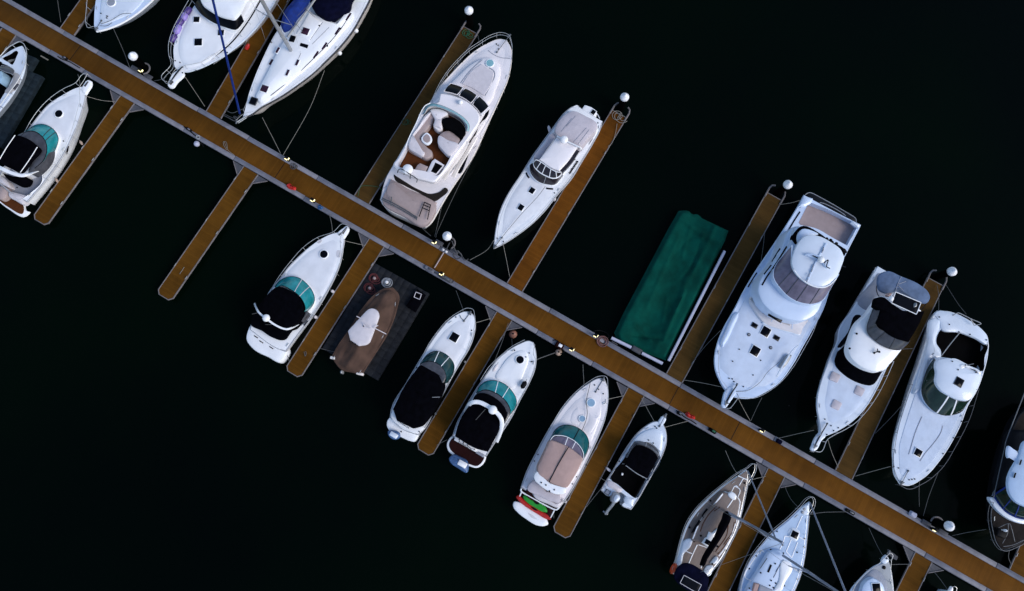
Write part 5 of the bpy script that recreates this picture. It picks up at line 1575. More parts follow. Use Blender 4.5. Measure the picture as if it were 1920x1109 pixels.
k.form('hatch_garage', [(265, 1020, 1), (320, 1030, 1), (290, 1130, 1), (240, 1109, 1)], k.S(.58), mat='canvas_tan', base=k.S(.4), camber=.0, n=2)
k.rail([(110, 1200), (128, 1000), (168, 870), (235, 735), (340, 595), (475, 445), (625, 320), (772, 178), (870, 80), (905, 72), (925, 95), (920, 190), (885, 250)], h=.65, mid=True, r=.014)
k.rail([(868, 280), (845, 500), (815, 750), (768, 950), (700, 1120)], h=.65, mid=True, lean=-.03, r=.014)
mast(k, (578, 718), (1420, 1273), k.sheer(7) + .4, 13.0, .09, v, stay=(872, 135), stay_r=.055, spreaders=((.42, 1.35),), stay_end=.88)
L9 = k

v = (430, 0, 4.621)
vc = (160, 0, 6.161)
k = Boat('sailboat', 'white sailboat with plum tinted hatches, navy sprayhood and bright blue sail cover at top', 'sailboat', v, (118, 1015), (960, -420), 1.25, 1.6)
k.hull([(1190, -380, 1), (960, -440), (760, -500, 1), (690, -220), (640, -110), (575, 0), (520, 92), (445, 222), (382, 322), (302, 482), (232, 642), (168, 822), (128, 985), (118, 1018, 1), (155, 1012), (282, 932), (432, 850), (592, 742), (722, 642), (832, 540), (952, 420), (1072, 270), (1152, 130), (1222, -5), (1260, -110), (1280, -220)], mat='gel_cream', deck='gel_white', rub='rub_dark', raked=.07, flare=.42)
k.form('coach_roof', [(215, 830), (230, 790), (330, 590), (420, 410), (490, 300), (600, 160), (690, 80), (760, 130), (880, 190), (960, 140), (1050, 70), (1070, 110), (980, 250), (880, 370), (740, 510), (560, 660), (360, 830), (260, 890)], k.S(.42), mat='gel_white', base=k.S(0), camber=.10, inset=.3)
stripes(k, 'deck_line', [[(360, 830), (560, 670), (740, 500), (870, 370), (990, 220), (1060, 100)]], k.S(.25), .05, 'rub_dark')
k.hatch((305, 772), (.5, .5), k.S(.45), .1, 'glass_plum', 'gel_white')
k.hatch((220, 892), (.48, .44), k.S(.1), .1, 'glass_dark', 'rub_dark')
for c in ((422, 442), (365, 545), (590, 547), (506, 635)):
    k.hatch(c, (.46, .17), k.S(.46), .0 if c[0] < 430 else .1, 'glass_plum', 'gel_white')
stripes(k, 'cabin_window', [[(c[0] - 20, c[1] + 28), (c[0], c[1] - 3), (c[0] + 20, c[1] - 32)] for c in ((1030, 148), (935, 272), (822, 402), (748, 478))], k.S(.3), .2, 'glass_plum')
k.box('winch_pod', (645, 395), (.3, .62, .12), k.sheer(7) + .56, .15, 'glass_dark')
k.box('winch_pod', (545, 335), (.5, .4, .12), k.sheer(7) + .56, .15, 'glass_dark')
k.form('companion_hatch', [(690, 110, 1), (800, 190, 1), (690, 360, 1), (580, 290, 1)], k.S(.56), mat='gel_white', base=k.S(.4), camber=.03, n=2)
k.hatch((660, 275), (.52, .5), k.S(.6), .1, 'glass_plum', 'gel_white')
stripes(k, 'hand_rail', [[(810, 195), (700, 350)], [(865, 240), (720, 385)], [(620, 465), (600, 510)]], k.S(.6), .035, 'alu')
k.form('sprayhood', [(690, -10), (715, 50), (765, 110), (845, 150), (890, 148), (945, 105), (1030, 55), (1050, -20), (1100, -100), (900, -150), (750, -100)], 2.4, mat='canvas_navy', base=k.S(.4), camber=.15, inset=.1)
k.tubes('boom', [[(505, 320, 2.6), (620, 165, 2.6), (760, -30, 2.6), (860, -170, 2.6)]], .09, 'alu')
k.form('sail_cover', [(442, 215), (450, 160), (480, 80), (540, 10), (600, -80), (720, -180), (740, -150), (680, -20), (640, 60), (580, 130), (500, 235), (460, 250)], 3.1, mat='canvas_blue', base=2.6, camber=.2, inset=.12)
k.tubes('lazy_jack', [[(560, 190, 2.9), (640, 280, 2.4)], [(560, 170, 2.9), (700, 30, 2.9)], [(640, 60, 2.9), (740, 150, 2.4)]], .012, 'rope_grey')
k.tubes('anchor_roller', [[(160, 1000, 1.85), (60, 1062, 1.85)], [(150, 1020, 1.8), (80, 1065, 1.8)]], .04, 'steel')
k.anchor((120, 1025), (65, 1060), k.S(.2))
k.rail([(640, -90), (570, 20), (440, 240), (300, 500), (170, 840), (120, 960)], h=.4, r=.012)
k.rail([(60, 1040), (130, 985), (210, 965), (285, 920), (430, 830), (590, 715), (720, 615), (830, 510), (950, 390), (1060, 240), (1140, 100), (1200, -40)], h=.6, r=.012, lean=-.04, mid=False)
k.fittings([(450, 320), (365, 370), (755, 515), (850, 400), (965, 250), (495, 345), (780, 225)], k.S(.2), r=.06)
mast(k, (538, 448), (-476, -1294), k.sheer(7.5) + .4, 18.9, .14, v, stay=(90, 985), stay_r=.075, spreaders=((.22, 1.4),), stay_end=.97, mat='alu', stay_mat='canvas_blue')
U3 = k

# --- cruiser with purple fenders at the top
v = (160, 0, 6.161)
k = Boat('sport_cruiser', 'white cruiser with black wraparound windshield and purple fenders lying along its side deck, at top', CR, v, (1085, 810), (2150, -800), 1.3, 1.9)
k.hull([(2420, -700, 1), (2150, -850), (1850, -900, 1), (1650, -560), (1450, -220), (1280, 40), (1150, 250), (1060, 420), (1022, 560), (1025, 680), (1045, 790), (1085, 815, 1), (1140, 830), (1290, 800), (1440, 735), (1600, 645), (1740, 545), (1950, 350), (2150, 80), (2300, -200), (2400, -480)], mat='gel_white', deck='gel_white', rub='gel_ice', flare=.6)
k.form('coach_roof', [(1280, 60), (1320, 130), (1395, 205), (1540, 285), (1725, 342), (1800, 250), (1950, 0), (2100, -250), (2050, -500), (1800, -600), (1600, -400), (1400, -120)], k.S(.5), mat='gel_white', base=k.S(0), camber=.0, inset=.15)
k.glass([(1262, 60), (1320, 140), (1395, 208), (1540, 288), (1640, 322), (1735, 345), (1830, 250)], k.S(.54), [(1320, -20), (1360, 50), (1430, 110), (1560, 180), (1650, 205), (1725, 212), (1790, 150)], 2.6, 'glass_dark', 'black', ())
k.form('hardtop', [(1320, -10), (1350, 50), (1420, 105), (1560, 182), (1650, 206), (1722, 212), (1745, 190), (1850, 20), (2000, -230), (1950, -420), (1700, -480), (1450, -230)], 2.85, mat='gel_white', base=2.6, camber=.12, inset=.12)
stripes(k, 'side_line', [[(1500, 650), (1620, 560), (1730, 450), (1900, 220), (2050, -40)]], k.S(.14), .1, 'glass_dark')
k.form('foredeck', [(1262, 90), (1390, 215), (1540, 295), (1725, 348), (1680, 460), (1560, 600), (1400, 720), (1160, 770), (1085, 640), (1090, 450), (1170, 260)], k.S(.1), mat='gel_white', base=k.S(0), camber=.05)
for c, sz in (((1288, 232), .42), ((1308, 493), .54), ((1570, 385), .42)):
    k.hatch(c, (sz, sz), k.S(.1), .5 if sz > .5 else .45)
k.form('bow_pulpit', [(1045, 820), (955, 950), (948, 985), (970, 1012), (1005, 1015), (1060, 950), (1140, 860), (1100, 800)], k.S(.15), mat='gel_white', camber=.02)
k.plate('anchor_slot', [(960, 960, 1), (1010, 935, 1), (1020, 950, 1), (985, 985, 1)], k.S(.2), .02, 'glass_dark', n=2)
k.tubes('anchor_chain', [[(1120, 775, 2.1), (1050, 850, 2.1), (985, 950, 2.15)]], .05, 'gel_dark')
k.anchor((1122, 775), (985, 950), k.S(.22))
for i, (p, q, m) in enumerate((((1195, 110), (1165, 175), 'purple'), ((1150, 150), (1115, 225), 'lilac'), ((1115, 225), (1070, 290), 'purple'), ((1085, 310), (1050, 370), 'lilac'), ((1060, 345), (1030, 400), 'lilac'), ((1040, 395), (1000, 470), 'purple'))):
    pass
k.rail([(1205, -20), (1110, 150), (1010, 340), (960, 520), (965, 640), (990, 740), (880, 905), (905, 935), (940, 945)], h=.75, r=.02, mid=True)
k.rail([(960, 950), (1060, 790), (1130, 765), (1320, 725), (1500, 620), (1640, 620), (1480, 742)], h=.4, r=.014, drop=False)
k.rail([(1140, 760), (1330, 720), (1500, 625), (1640, 510), (1740, 400), (1900, 180), (2050, -60)], h=.6, r=.02, lean=-.05)
k.fittings([(1040, 705), (1280, 820), (1125, 845), (1095, 725), (1640, 610)])
U2 = k

k = Boat('light_blue_cruiser', 'light blue cruiser bow with a round grey hatch, cut by the top edge', CR, v, (115, 345), (900, -1250), 1.2, 1.75)
k.hull([(1200, -1100, 1), (900, -1280), (560, -1300, 1), (330, -800), (200, -350), (135, -60), (112, 100), (105, 240), (108, 320), (130, 368, 1), (220, 348), (400, 280), (590, 165), (690, 85), (800, -20), (950, -250), (1100, -600)], mat='gel_ice', deck='gel_blue', rub='gel_white', flare=.56)
k.form('foredeck', [(180, 275), (170, 120), (200, -80), (300, -400), (700, -400), (720, -100), (640, 40), (540, 140), (400, 210)], k.S(.12), mat='gel_ice', base=k.S(0), camber=.06)
k.form('cabin', [(250, -260), (420, -200), (640, -240), (800, -500), (900, -1000), (560, -1100), (350, -700)], 2.3, mat='gel_ice', base=k.S(0), camber=.1, inset=.2)
k.hatch((303, 35), .6, k.S(.14), round_=True, mat='sole_grey')
k.form('deck_step', [(380, 130), (440, 115), (470, 130), (430, 165), (385, 165)], k.S(.17), mat='gel_ice', base=k.S(.1), camber=.0)
k.plate('cleat_pad', [(272, 250, 1), (310, 235, 1), (318, 280, 1), (275, 285, 1)], k.S(.06), .03, 'sole_grey', n=2)
k.anchor((185, 240), (125, 335), k.S(.15))
k.tubes('deck_line', [[(180, 280, 1.95), (300, 235, 1.95), (420, 165, 1.95), (530, 158, 1.95)], [(165, 300, 1.95), (250, 300, 1.95), (310, 262, 1.95)]], .02, 'rope_grey')
k.rail([(30, -100), (10, 120), (8, 280), (25, 320), (100, 310), (130, 340)], h=.6)
k.fittings([(182, 158), (250, 190), (250, 212), (258, 192)])
U1 = k

# --- bow of a boat at the bottom edge
v = (1560, 1010, 11.202)
k = Boat('small_cruiser', 'small pale boat at the bottom edge with a black square hatch on its white cabin', CR, v, (1150, 420), (700, 3600), .9, 1.3)
k.hull([(1350, 3500, 1), (700, 3700), (120, 3500, 1), (60, 2500), (130, 1700), (280, 1300), (420, 1060), (600, 850), (760, 690), (900, 590), (1080, 500), (1160, 430, 1), (1210, 560), (1255, 760), (1285, 1000), (1310, 1400), (1350, 2200), (1390, 3000)], mat='gel_grey', deck='gel_grey', rub='gel_ice', flare=.56)
k.form('foredeck', [(430, 1120), (560, 930), (740, 760), (890, 650), (1040, 720), (1130, 850), (1180, 1100), (1220, 1700), (900, 2000), (350, 1700)], k.S(.12), mat='sole_grey', base=k.S(0), camber=.05)
k.form('cabin', [(620, 1109), (660, 980), (760, 870), (860, 830), (980, 880), (1080, 960), (1130, 1100), (1180, 1600), (1100, 2300), (500, 2300), (480, 1600)], k.S(.5), mat='gel_blue', base=k.S(0), camber=.08, inset=.15)
k.hatch((925, 1030), (.5, .5), k.S(.62), .25)
k.fittings([(1090, 610)], k.S(.15), 'black', r=.12)
k.form('bow_pulpit', [(1050, 500), (1100, 380), (1150, 350), (1190, 400), (1200, 480), (1120, 540)], k.S(.15), mat='gel_ice', camber=.01)
k.rail([(350, 1300), (520, 950), (760, 690), (1000, 520), (1130, 390), (1240, 310), (1275, 340), (1250, 460)], h=.5)
k.rail([(1250, 460), (1235, 640), (1275, 1000), (1300, 1400)], h=.5, lean=-.05)
k.plate('bow_plate', [(1170, 225, 1), (1330, 335, 1), (1390, 390, 1), (1360, 460, 1), (1280, 420, 1), (1180, 330, 1)], 1.5, .05, 'gusset', n=2)
k.anchor((1150, 420), (1200, 290), k.S(.25))
L10 = k
v = (1740, 1060, 10.0)
k = Boat('small_boat', 'white bow pulpit tip peeping in at the bottom edge near the lower right corner', 'motor boat', v, (425, 480), (-20, 1500), .9, 1.3)
k.hull([(150, 1480, 1), (-190, 1400, 1), (-60, 1100), (120, 800), (300, 580), (420, 475, 1), (440, 620), (400, 850), (300, 1150)], mat='gel_ice', deck='gel_ice', raked=.05)
k.form('bow_pulpit', [(395, 510), (420, 440), (452, 405), (475, 420), (480, 470), (440, 540)], k.S(.12), mat='gel_white', camber=.01)
k.rail([(300, 560), (430, 440), (510, 400), (535, 425), (520, 520), (470, 640)], h=.45)
k.hatch((250, 900), (.4, .4), k.S(.1))
L11 = k

# --- grey runabout at the left edge on a dark float
v = (0, 60, 5.545)
b = MB()
k = Boat('runabout', 'small grey runabout with open bow well, sitting on a dark float at the left edge', 'motor boat', v, (232, 140), (-370, 970), .95, 1.3)
bw = k.o([(35, 285), (120, 235), (178, 203), (195, 215), (180, 260), (150, 330), (140, 345), (90, 320)], k.S(0))
ckp = k.o([(0, 310), (60, 345), (130, 375), (155, 410), (140, 470), (80, 590), (-30, 760), (-160, 930), (-330, 850), (-220, 620), (-100, 420)], k.S(0))
k.hull([(-260, 1050, 1), (-380, 980), (-480, 880, 1), (-350, 560), (-200, 380), (-60, 300), (20, 260), (110, 203), (185, 165), (228, 150, 1), (248, 190), (262, 270), (258, 350), (235, 450), (165, 590), (50, 755), (-90, 910)], mat='gel_grey', deck='gel_ice', rub='gel_ice', holes=[(bw, .6, 'sole_dark'), (ckp, .6, 'sole_dark')], n=5, inner='sole_dark')
k.rail([(0, 255), (90, 160), (150, 125), (205, 103), (235, 115), (270, 180), (272, 280), (240, 400), (170, 530), (80, 650), (0, 770)], h=.4, r=.03)
k.glass([(20, 350), (110, 370), (150, 410), (140, 440)], 1.5, [(-20, 380), (60, 420), (120, 440), (130, 450)], 1.8, 'vinyl_clear', 'alu', ())
k.form('bow_cover', [(15, 290), (60, 310), (110, 350), (150, 400), (130, 380), (60, 340), (10, 310)], k.S(.08), mat='gel_ice', base=k.S(0), camber=.02)
k.form('console', [(-30, 430), (10, 400), (25, 440), (20, 490), (-20, 520)], 1.7, mat='glass_pale', base=.6, camber=.05)
k.form('coaming', [(155, 420), (195, 440), (80, 640), (50, 630), (120, 520)], k.S(.1), mat='nonskid_tan', base=k.S(0), camber=.03)
k.box('cleat_plate', (165, 570), (.5, .2, .04), 1.2, 0, 'gusset')
k.tubes('registration_mark', [[(10, 740, 1.25), (20, 705, 1.25), (40, 695, 1.25)], [(45, 690, 1.25), (40, 712, 1.25)]], .03, 'gel_ice')
L0 = k


# ---------------------------------------------------------------- floats, tarpaulin, skiff
def rnd(x, y):
    return math.sin(x * 1.7 + 2.1 * math.sin(y * .9)) * .5 + math.sin(y * 2.3 + x * .7) * .3 + math.sin(x * 4.1 + y * 3.3) * .2


def cube_float(name, label, cat, view, poly, axis, z, mat, cube=.5):
    a, c = (W(T(view, [p])[0], z) for p in axis)
    d = c - a
    e = empty(name, (a.x, a.y, 0), math.atan2(d.y, d.x))
    tag(e, label, cat)
    inv = Matrix.Rotation(-math.atan2(d.y, d.x), 3, 'Z')
    o = [tuple((inv @ (W(p, z) - a))[:2]) for p in T(view, poly)]
    xs, ys = [p[0] for p in o], [p[1] for p in o]
    b = MB()
    i = 0
    x = min(xs) + cube / 2
    while x < max(xs):
        y = min(ys) + cube / 2
        while y < max(ys):
            if inside((x, y), o):
                b.box((x, y, z / 2 - .05 + .008 * math.sin(7 * x + 5 * y)), (cube - .004, cube - .004, z + .1), .006 * math.sin(9 * x * y), .014)
            y += cube
        x += cube
    b.build('float_block', mat, e)
    return e


def cloth(name, mat, outline, zfun, parent, step=.22, edge=.35, zlow=.1, thick=.03):
    b = MB()
    b.flat(outline, 0, (), 0, step)
    vs = []
    o = ccw(outline)
    pts = [Vector(p) for p in o]
    for x, y, _ in b.v:
        p = Vector((x, y))
        dm = 9
        for i in range(len(pts)):
            a, c = pts[i], pts[(i + 1) % len(pts)]
            ab = c - a
            t = max(0, min(1, (p - a).dot(ab) / max(ab.length_squared, 1e-9)))
            dm = min(dm, (p - a - ab * t).length)
        f = min(dm / edge, 1)
        f = f * f * (3 - 2 * f)
        vs.append((x, y, zlow + (zfun(x, y) - zlow) * f))
    b.v = vs
    return b.build(name, mat, parent, 80)


# green tarpaulin over a floating lift
vt = (1120, 380, Z4)
k = Boat('tarpaulin', 'creased dark green tarpaulin spread over a long floating frame', 'tarpaulin', (0, 0, 1), (1200, 660), (1320, 412), .7, .7, None)
tp = k.o([(1273, 395, 1), (1283, 394), (1292, 395), (1300, 401), (1308, 401), (1318, 409, 1), (1367, 432, 1), (1360, 452, 1), (1249, 676, 1), (1160, 643, 1), (1152, 624, 1), (1170, 586, 1), (1254, 428, 1)], .5)
HL = k.len


CREASE = [(.86, 1.1, .5, .95, .12), (.5, .95, .12, .5, -.08), (.86, 1.0, .92, -.9, -.14), (.9, .3, .86, -1.2, .1), (.3, -.2, .08, -.6, .08), (.45, .4, .3, .75, -.08), (.72, -.9, .2, -1.1, .07), (.18, .7, .1, .4, .1), (.6, .1, .75, .5, .06), (.35, -.9, .15, -.3, -.06)]


def tz(x, y):
    fold = .14 * math.exp(-((y - .9 - .05 * math.sin(x)) / .16) ** 2) * (1 if x < HL * .82 else .3) + .16 * math.exp(-((x - .95 - .12 * y) / .16) ** 2)
    cr = 0
    for (ax, ay, bx, by, am) in CREASE:
        dx, dy = bx - ax, by - ay
        t_ = max(0, min(1, ((x - ax * HL) * dx * HL + (y - ay) * dy) / ((dx * HL) ** 2 + dy * dy)))
        d_ = math.hypot(x - (ax + dx * t_) * HL, y - ay - dy * t_)
        cr += am * math.exp(-(d_ / .10) ** 2)
    return cr + .72 + .045 * rnd(x * .8, y * 1.1) + .02 * rnd(x * 2.3 + 4, y * 2.9) + fold - .25 * math.exp(-((y + .2) / .9) ** 2)


cloth('tarpaulin_sheet', 'canvas_green', tp, tz, k.root, .11, .3, .34)
b = MB()
b.plate(offs(ccw(tp), .25), .16, .3, .04)
b.build('raft', 'float_black', k.root)
lift = Boat('floating_lift_frame', 'pale lilac steel beams framing two sides of the green tarpaulin', 'lift frame', (0, 0, 1), (1252, 676), (1359, 472), .6, .6, None)
b = MB()
p, q = lift.L((1358.5, 471.5), .6), lift.L((1253.5, 677), .6)
b.beam([p, q], .20, .22)
lift_b = b.build('side_beam', 'lift_beam', lift.root)
for A, B in (((1146.5, 634), (1183.5, 652)), ((1203.5, 662.5), (1242, 682))):
    b = MB()
    b.beam([lift.L(A, .6), lift.L(B, .6)], .22, .22)
    b.build('end_beam', 'lift_beam', lift.root)
b = MB()
c = lift.L((1194, 657), .5)
b.box(c, (.35, .75, .3), 0, .05)
b.beam([lift.L((1147, 641), .5), lift.L((1158, 647), .5)], .08, .1)
b.build('hinge_box', 'gusset', lift.root)

# dark cube float with the covered skiff
va = (580, 470, Z4)
cube_float('cube_float', 'dark grey modular float of square blocks carrying the brown covered skiff', 'float dock', va, [(510, 92), (905, 312), (515, 960), (110, 745)], [(312, 852), (702, 203)], .42, 'float_grey')
k = Boat('covered_skiff', 'skiff under a brown tarp with a white hardtop poking through, on the dark cube float', 'motor boat', va, (625, 285), (285, 900), .95, 1.35)
k.hull([(392, 932, 1), (330, 915), (245, 895), (168, 800, 1), (212, 720), (302, 590), (402, 430), (502, 322), (570, 284), (625, 280, 1), (668, 332), (652, 450), (577, 640), (482, 790)], mat='gel_cream', deck='canvas_brown', rub='canvas_brown', below='gel_cream')
sk = k.o([(385, 922, 1), (250, 885), (178, 800, 1), (214, 722), (304, 592), (404, 432), (504, 324), (572, 288), (622, 285, 1), (663, 334), (648, 450), (574, 638), (478, 788)], k.S(.1))
KL = k.len
cloth('tarp_cover', 'canvas_brown', sk, lambda x, y: k.sheer(x) + .1 + .5 * math.exp(-(y / .55) ** 2) * (0.45 + .55 * math.sin(max(0, min(1, x / KL)) * math.pi)) + .05 * rnd(x * 1.9, y * 4) + .04 * math.sin(y * 14 + x), k.root, .16, .25, 1.0)
top = k.form('hardtop', [(288, 606, 1), (300, 590, 1), (425, 455, 1), (445, 440), (470, 434), (512, 456), (523, 490), (515, 525, 1), (455, 685, 1), (440, 700), (420, 710, 1), (370, 716, 1), (306, 672, 1)], 2.35, mat='vinyl_white', base=2.22, camber=.06)
k.tubes('outrigger', [[(355, 494, 2.45), (410, 524, 2.48)], [(480, 578, 2.45), (578, 628, 2.2)], [(488, 578, 2.5), (517, 562, 2.5)], [(400, 545, 2.5), (420, 572, 2.5), (460, 585, 2.5)], [(415, 548, 2.5), (455, 572, 2.5)]], .03, 'vinyl_white')
k.fittings([(408, 568), (302, 680), (325, 692), (345, 703)], 2.44, 'black', r=.05)
k.form('outboard_motor', [(232, 905), (240, 898), (248, 908), (242, 925), (232, 922)], .9, mat='alu', base=.4)
for c, ang_ in (((182, 808), 0), ((378, 925), 0)):
    k.box('transom_corner', c, (.18, .5, .3), 1.0, .25, 'gel_cream')


def coil(name, label, c, view, z, r, turns, mat, tr=.025, cat='rope coil', hub=None, wob=.12, group=None):
    p = W(T(view, [c])[0], z)
    e = empty(name, (p.x, p.y, z))
    tag(e, label, cat, group)
    b = MB()
    P = []
    for i in range(turns * 16):
        t = i / 16
        rr = r * (.45 + .55 * (t / turns)) * (1 + wob * math.sin(4.1 * t + turns) + .5 * wob * math.sin(9.7 * t))
        P.append((rr * math.cos(2 * math.pi * t) + r * wob * math.sin(1.7 * t), rr * math.sin(2 * math.pi * t) + r * wob * math.cos(2.3 * t), tr + .015 * (i % 3) + .02 * math.sin(i * .7)))
    b.tube(P, tr, 6)
    b.build('loops', mat, e)
    if hub:
        b = MB()
        b.lathe((0, 0, 0), [(r * .34, 0), (r * .34, .08), (r * .2, .16), (.01, .17)], 12)
        b.build('hub', hub, e)
    return e


coil('rope_coil', 'upper of two red rope coils on the dark cube float', (490, 210), va, .44, .34, 4, 'rope_red', .035, hub='vinyl_beige', wob=.25)
coil('rope_coil', 'lower of two red rope coils on the dark cube float', (455, 284), va, .44, .34, 4, 'rope_red', .035, hub='vinyl_beige', wob=.3)
coil('hose_coil', 'silver hose coil beside the bow of the brown covered skiff', (582, 240), va, .44, .38, 5, 'alu', .03, cat='hose coil', hub='white_plastic', wob=.1)
bx = Boat('deck_locker', 'black locker with a thin white square frame on top, on the cube float', 'locker', va, (825, 300), (770, 430), .5, .5, None)
bx.form('body', [(808, 288, 1), (870, 330, 1), (795, 460, 1), (725, 415, 1)], .75, mat='canvas_black', base=.42, camber=.03, n=2)
bx.tubes('frame', [[(800, 312, .82), (842, 328, .82)], [(842, 328, .82), (828, 368, .82)], [(828, 368, .82), (786, 350, .82)], [(786, 350, .82), (800, 312, .82)]], .025, 'vinyl_white')

# float under the runabout at the left
v0 = (0, 60, 5.545)
cube_float('drive_on_float', 'dark blue grey drive on float beneath the small grey runabout', 'float dock', v0, [(250, 175), (405, 262), (335, 360), (330, 440), (415, 500), (345, 620), (-20, 1190), (-420, 1000), (-250, 600), (0, 200)], [(-120, 1100), (330, 330)], .38, 'float_blue', .55)
o = MB()
p, q = W(T(v0, [(425, 250)])[0], .2), W(T(v0, [(498, 292)])[0], .2)
o.tube([p, q], .05, 8)
tag(o.build('floating_pole', 'rope'), 'short pale pole floating beside the main dock, left of the far left cruiser', 'pole')

# ---------------------------------------------------------------- piles with white caps
def pile(cap, label, r=.30):
    p = W(cap, 2.12)
    e = empty('mooring_pile', (p.x, p.y, 0))
    tag(e, label, 'pile', 'mooring piles with white caps')
    b = MB()
    b.lathe((0, 0, 0), [(r * .86, -3), (r * .86, 1.98)], 18)
    b.build('shaft', 'pile_black', e)
    b = MB()
    b.lathe((0, 0, 1.92), [(r * 1.06, -.06), (r * 1.06, .10), (r * 1.0, .13), (r * .5, .30), (r * .1, .42), (.01, .43)], 16)
    b.build('cap', 'cap_white', e, 20)
    return e


PC = 'white capped black pile '
pile((879, 17.5), PC + 'at the end of the finger with green rope, top centre')
pile((1172, 180.5), PC + 'at the end of the reddish finger with white rope coils')
pile((1479, 345), PC + 'between the green tarpaulin finger and the largest fishing boat stern')
pile((1788, 508.5), PC + 'above the stern of the dark green windshield cruiser')
pile((247, 103.5), PC + 'beside the bow of the purple fendered cruiser, by the main dock')
pile((838, 442), PC + 'beside the main dock near the flybridge yacht stern')
pile((1783, 987.5), PC + 'beside the main dock left of the dark trawler bow')


def dock_frame_at(p):
    return (W(p, DZ) - cen).dot(DIR), (W(p, DZ) - cen).dot(NOR)


def hoop(c, label, th0, th1, r=.42):
    p = W(c, .6)
    e = empty('pile_hoop', (p.x, p.y, 0), DANG)
    tag(e, label, 'pile guide', 'pile hoops bolted to the main dock')
    b = MB()
    b.tube([(r * math.cos(R(a)), r * math.sin(R(a)), .6) for a in range(th0, th1 + 1, 10)], .06, 8)
    b.build('ring', 'dock_frame', e)
    for sx in (-1, 1):
        b = MB()
        b.box((sx * .62, -.34, .56), (.62, .30, .1), 0, .02)
        b.build('bracket', 'gusset', e)
    return e


hoop((270, 129), 'dark curved pile hoop on the main dock by the purple fendered cruiser', -60, 130)
hoop((842, 456), 'dark curved pile hoop on the main dock near the flybridge yacht', -40, 100)
hoop((1757, 982), 'dark curved pile hoop on the main dock near the dark trawler', -10, 190)


# ---------------------------------------------------------------- power pedestals
def pedestal(c, label, lit=True):
    p = W(c, .95)
    e = empty('power_pedestal', (p.x, p.y, DZ), DANG)
    tag(e, label, 'power pedestal', 'power pedestals along the main dock')
    b = MB()
    b.box((0, 0, .20), (.20, .17, .42), 0, .02)
    b.box((0, 0, .60), (.24, .2, .12), 0, .03, 0)
    b.build('post', 'black', e)
    b = MB()
    for dx, dy, sx, sy in ((-.02, -.115, .2, .04), (.14, .01, .04, .15)):
        b.box((dx, dy, .475), (sx, sy, .12), 0, .01)
    b.build('lamp', 'lamp' if lit else 'dock_edge', e)
    return e


PP = 'lit power pedestal '
pedestal((264, 132), PP + 'beside the top left pile hoop')
pedestal((538, 297), PP + 'at the upper dock edge near the white sailboat ropes')
pedestal((586, 375), PP + 'at the lower dock edge next to a blue bag')
pedestal((814, 454), PP + 'at the upper dock edge just left of the middle white capped pile')
pedestal((828, 513), PP + 'at the lower dock edge above the cube float')
pedestal((1117, 629), PP + 'at the upper dock edge next to the rose hose coil')
pedestal((1072, 655), PP + 'at the lower dock edge above the pale buoy')
pedestal((1429, 807), PP + 'at the upper dock edge below the largest fishing boat bow')
pedestal((1753, 993), PP + 'beside the lower right pile hoop')


def lump(name, label, cat, c, size, mat, z=DZ, rz=0, parts=None, group=None):
    p = W(c, z + size[2] / 2)
    e = empty(name, (p.x, p.y, z), DANG + rz)
    tag(e, label, cat, group)
    b = MB()
    b.box((0, 0, size[2] / 2), size, 0, min(size) * .3, 0, .12)
    b.build('body', mat, e)
    if parts:
        b = MB()
        b.box((size[0] * .1, 0, size[2] + .02), (size[0] * .4, size[1] * .5, .05), 0, .01)
        b.build('lid', parts, e)
    return e


def drape(name, label, cat, c, lx, ly, h, mat):
    p = W(c, DZ + h)
    e = empty(name, (p.x, p.y, DZ), DANG)
    tag(e, label, cat)
    o = smooth([(-lx / 2, -ly * .2), (-lx * .3, -ly / 2), (lx * .2, -ly * .42), (lx / 2, -ly * .1), (lx * .42, ly * .4), (0, ly * .35), (-lx * .35, ly * .5)])
    cloth('cover', mat, o, lambda x, y: h + .05 * rnd(x * 9, y * 11), e, .06, .14, .02)
    b = MB()
    b.box((0, 0, h * .4), (lx * .55, ly * .45, h * .7), 0, .03)
    b.build('box_under', 'black', e)
    return e


drape('covered_hose_box', 'crumpled red cover on the lower dock edge above the turquoise windshield cruiser', 'cover', (544, 349), .78, .36, .3, 'red')
drape('covered_hose_box', 'crumpled red cover on the lower dock edge by the outboard boat bow', 'cover', (1296, 780), .74, .32, .3, 'red')
drape('blue_bag', 'small blue bag on the dock edge beside a lit power pedestal', 'bag', (599, 387), .42, .36, .3, 'blue')
lump('dock_valve', 'small black fitting on the lower dock edge between runabout and far left cruiser', 'dock fitting', (122, 109), (.42, .2, .2), 'black', parts='dock_edge')
lump('dock_valve', 'small black fitting with hose on lower dock edge right of the far left finger', 'dock fitting', (354, 243), (.5, .18, .2), 'black', parts='dock_edge')
lump('dock_valve', 'small black fitting beside the red cover near the outboard boat', 'dock fitting', (1274, 775), (.36, .24, .25), 'black', parts='alu_dark')
lump('dock_valve', 'dark green fitting on lower dock edge right of the outboard boat', 'dock fitting', (1336, 808), (.6, .25, .22), 'canvas_black', parts='rope_green')
lump('dock_valve', 'low black fitting on the lower dock edge above the pale blue sailboat', 'dock fitting', (1594, 960), (.7, .22, .18), 'black', parts='alu_dark')
lump('dock_bag', 'dark purple bag lying on the upper dock edge below the black canopied fishing boat', 'bag', (1461, 828), (.42, .3, .22), 'canvas_navy')
lump('dock_bag', 'pale lavender bundle on the upper dock edge near the lower right pile', 'bag', (1712, 965), (.5, .36, .26), 'lift_beam')
lump('hose_reel_box', 'brown dock box with white lid beside the pale buoy', 'dock box', (1049, 648), (.62, .42, .3), 'mahogany', parts='white_plastic')
lump('dock_box', 'grey green lump of gear on the lower dock edge beneath the middle pile', 'dock box', (836, 522), (1.0, .3, .25), 'gusset', parts='alu_dark')
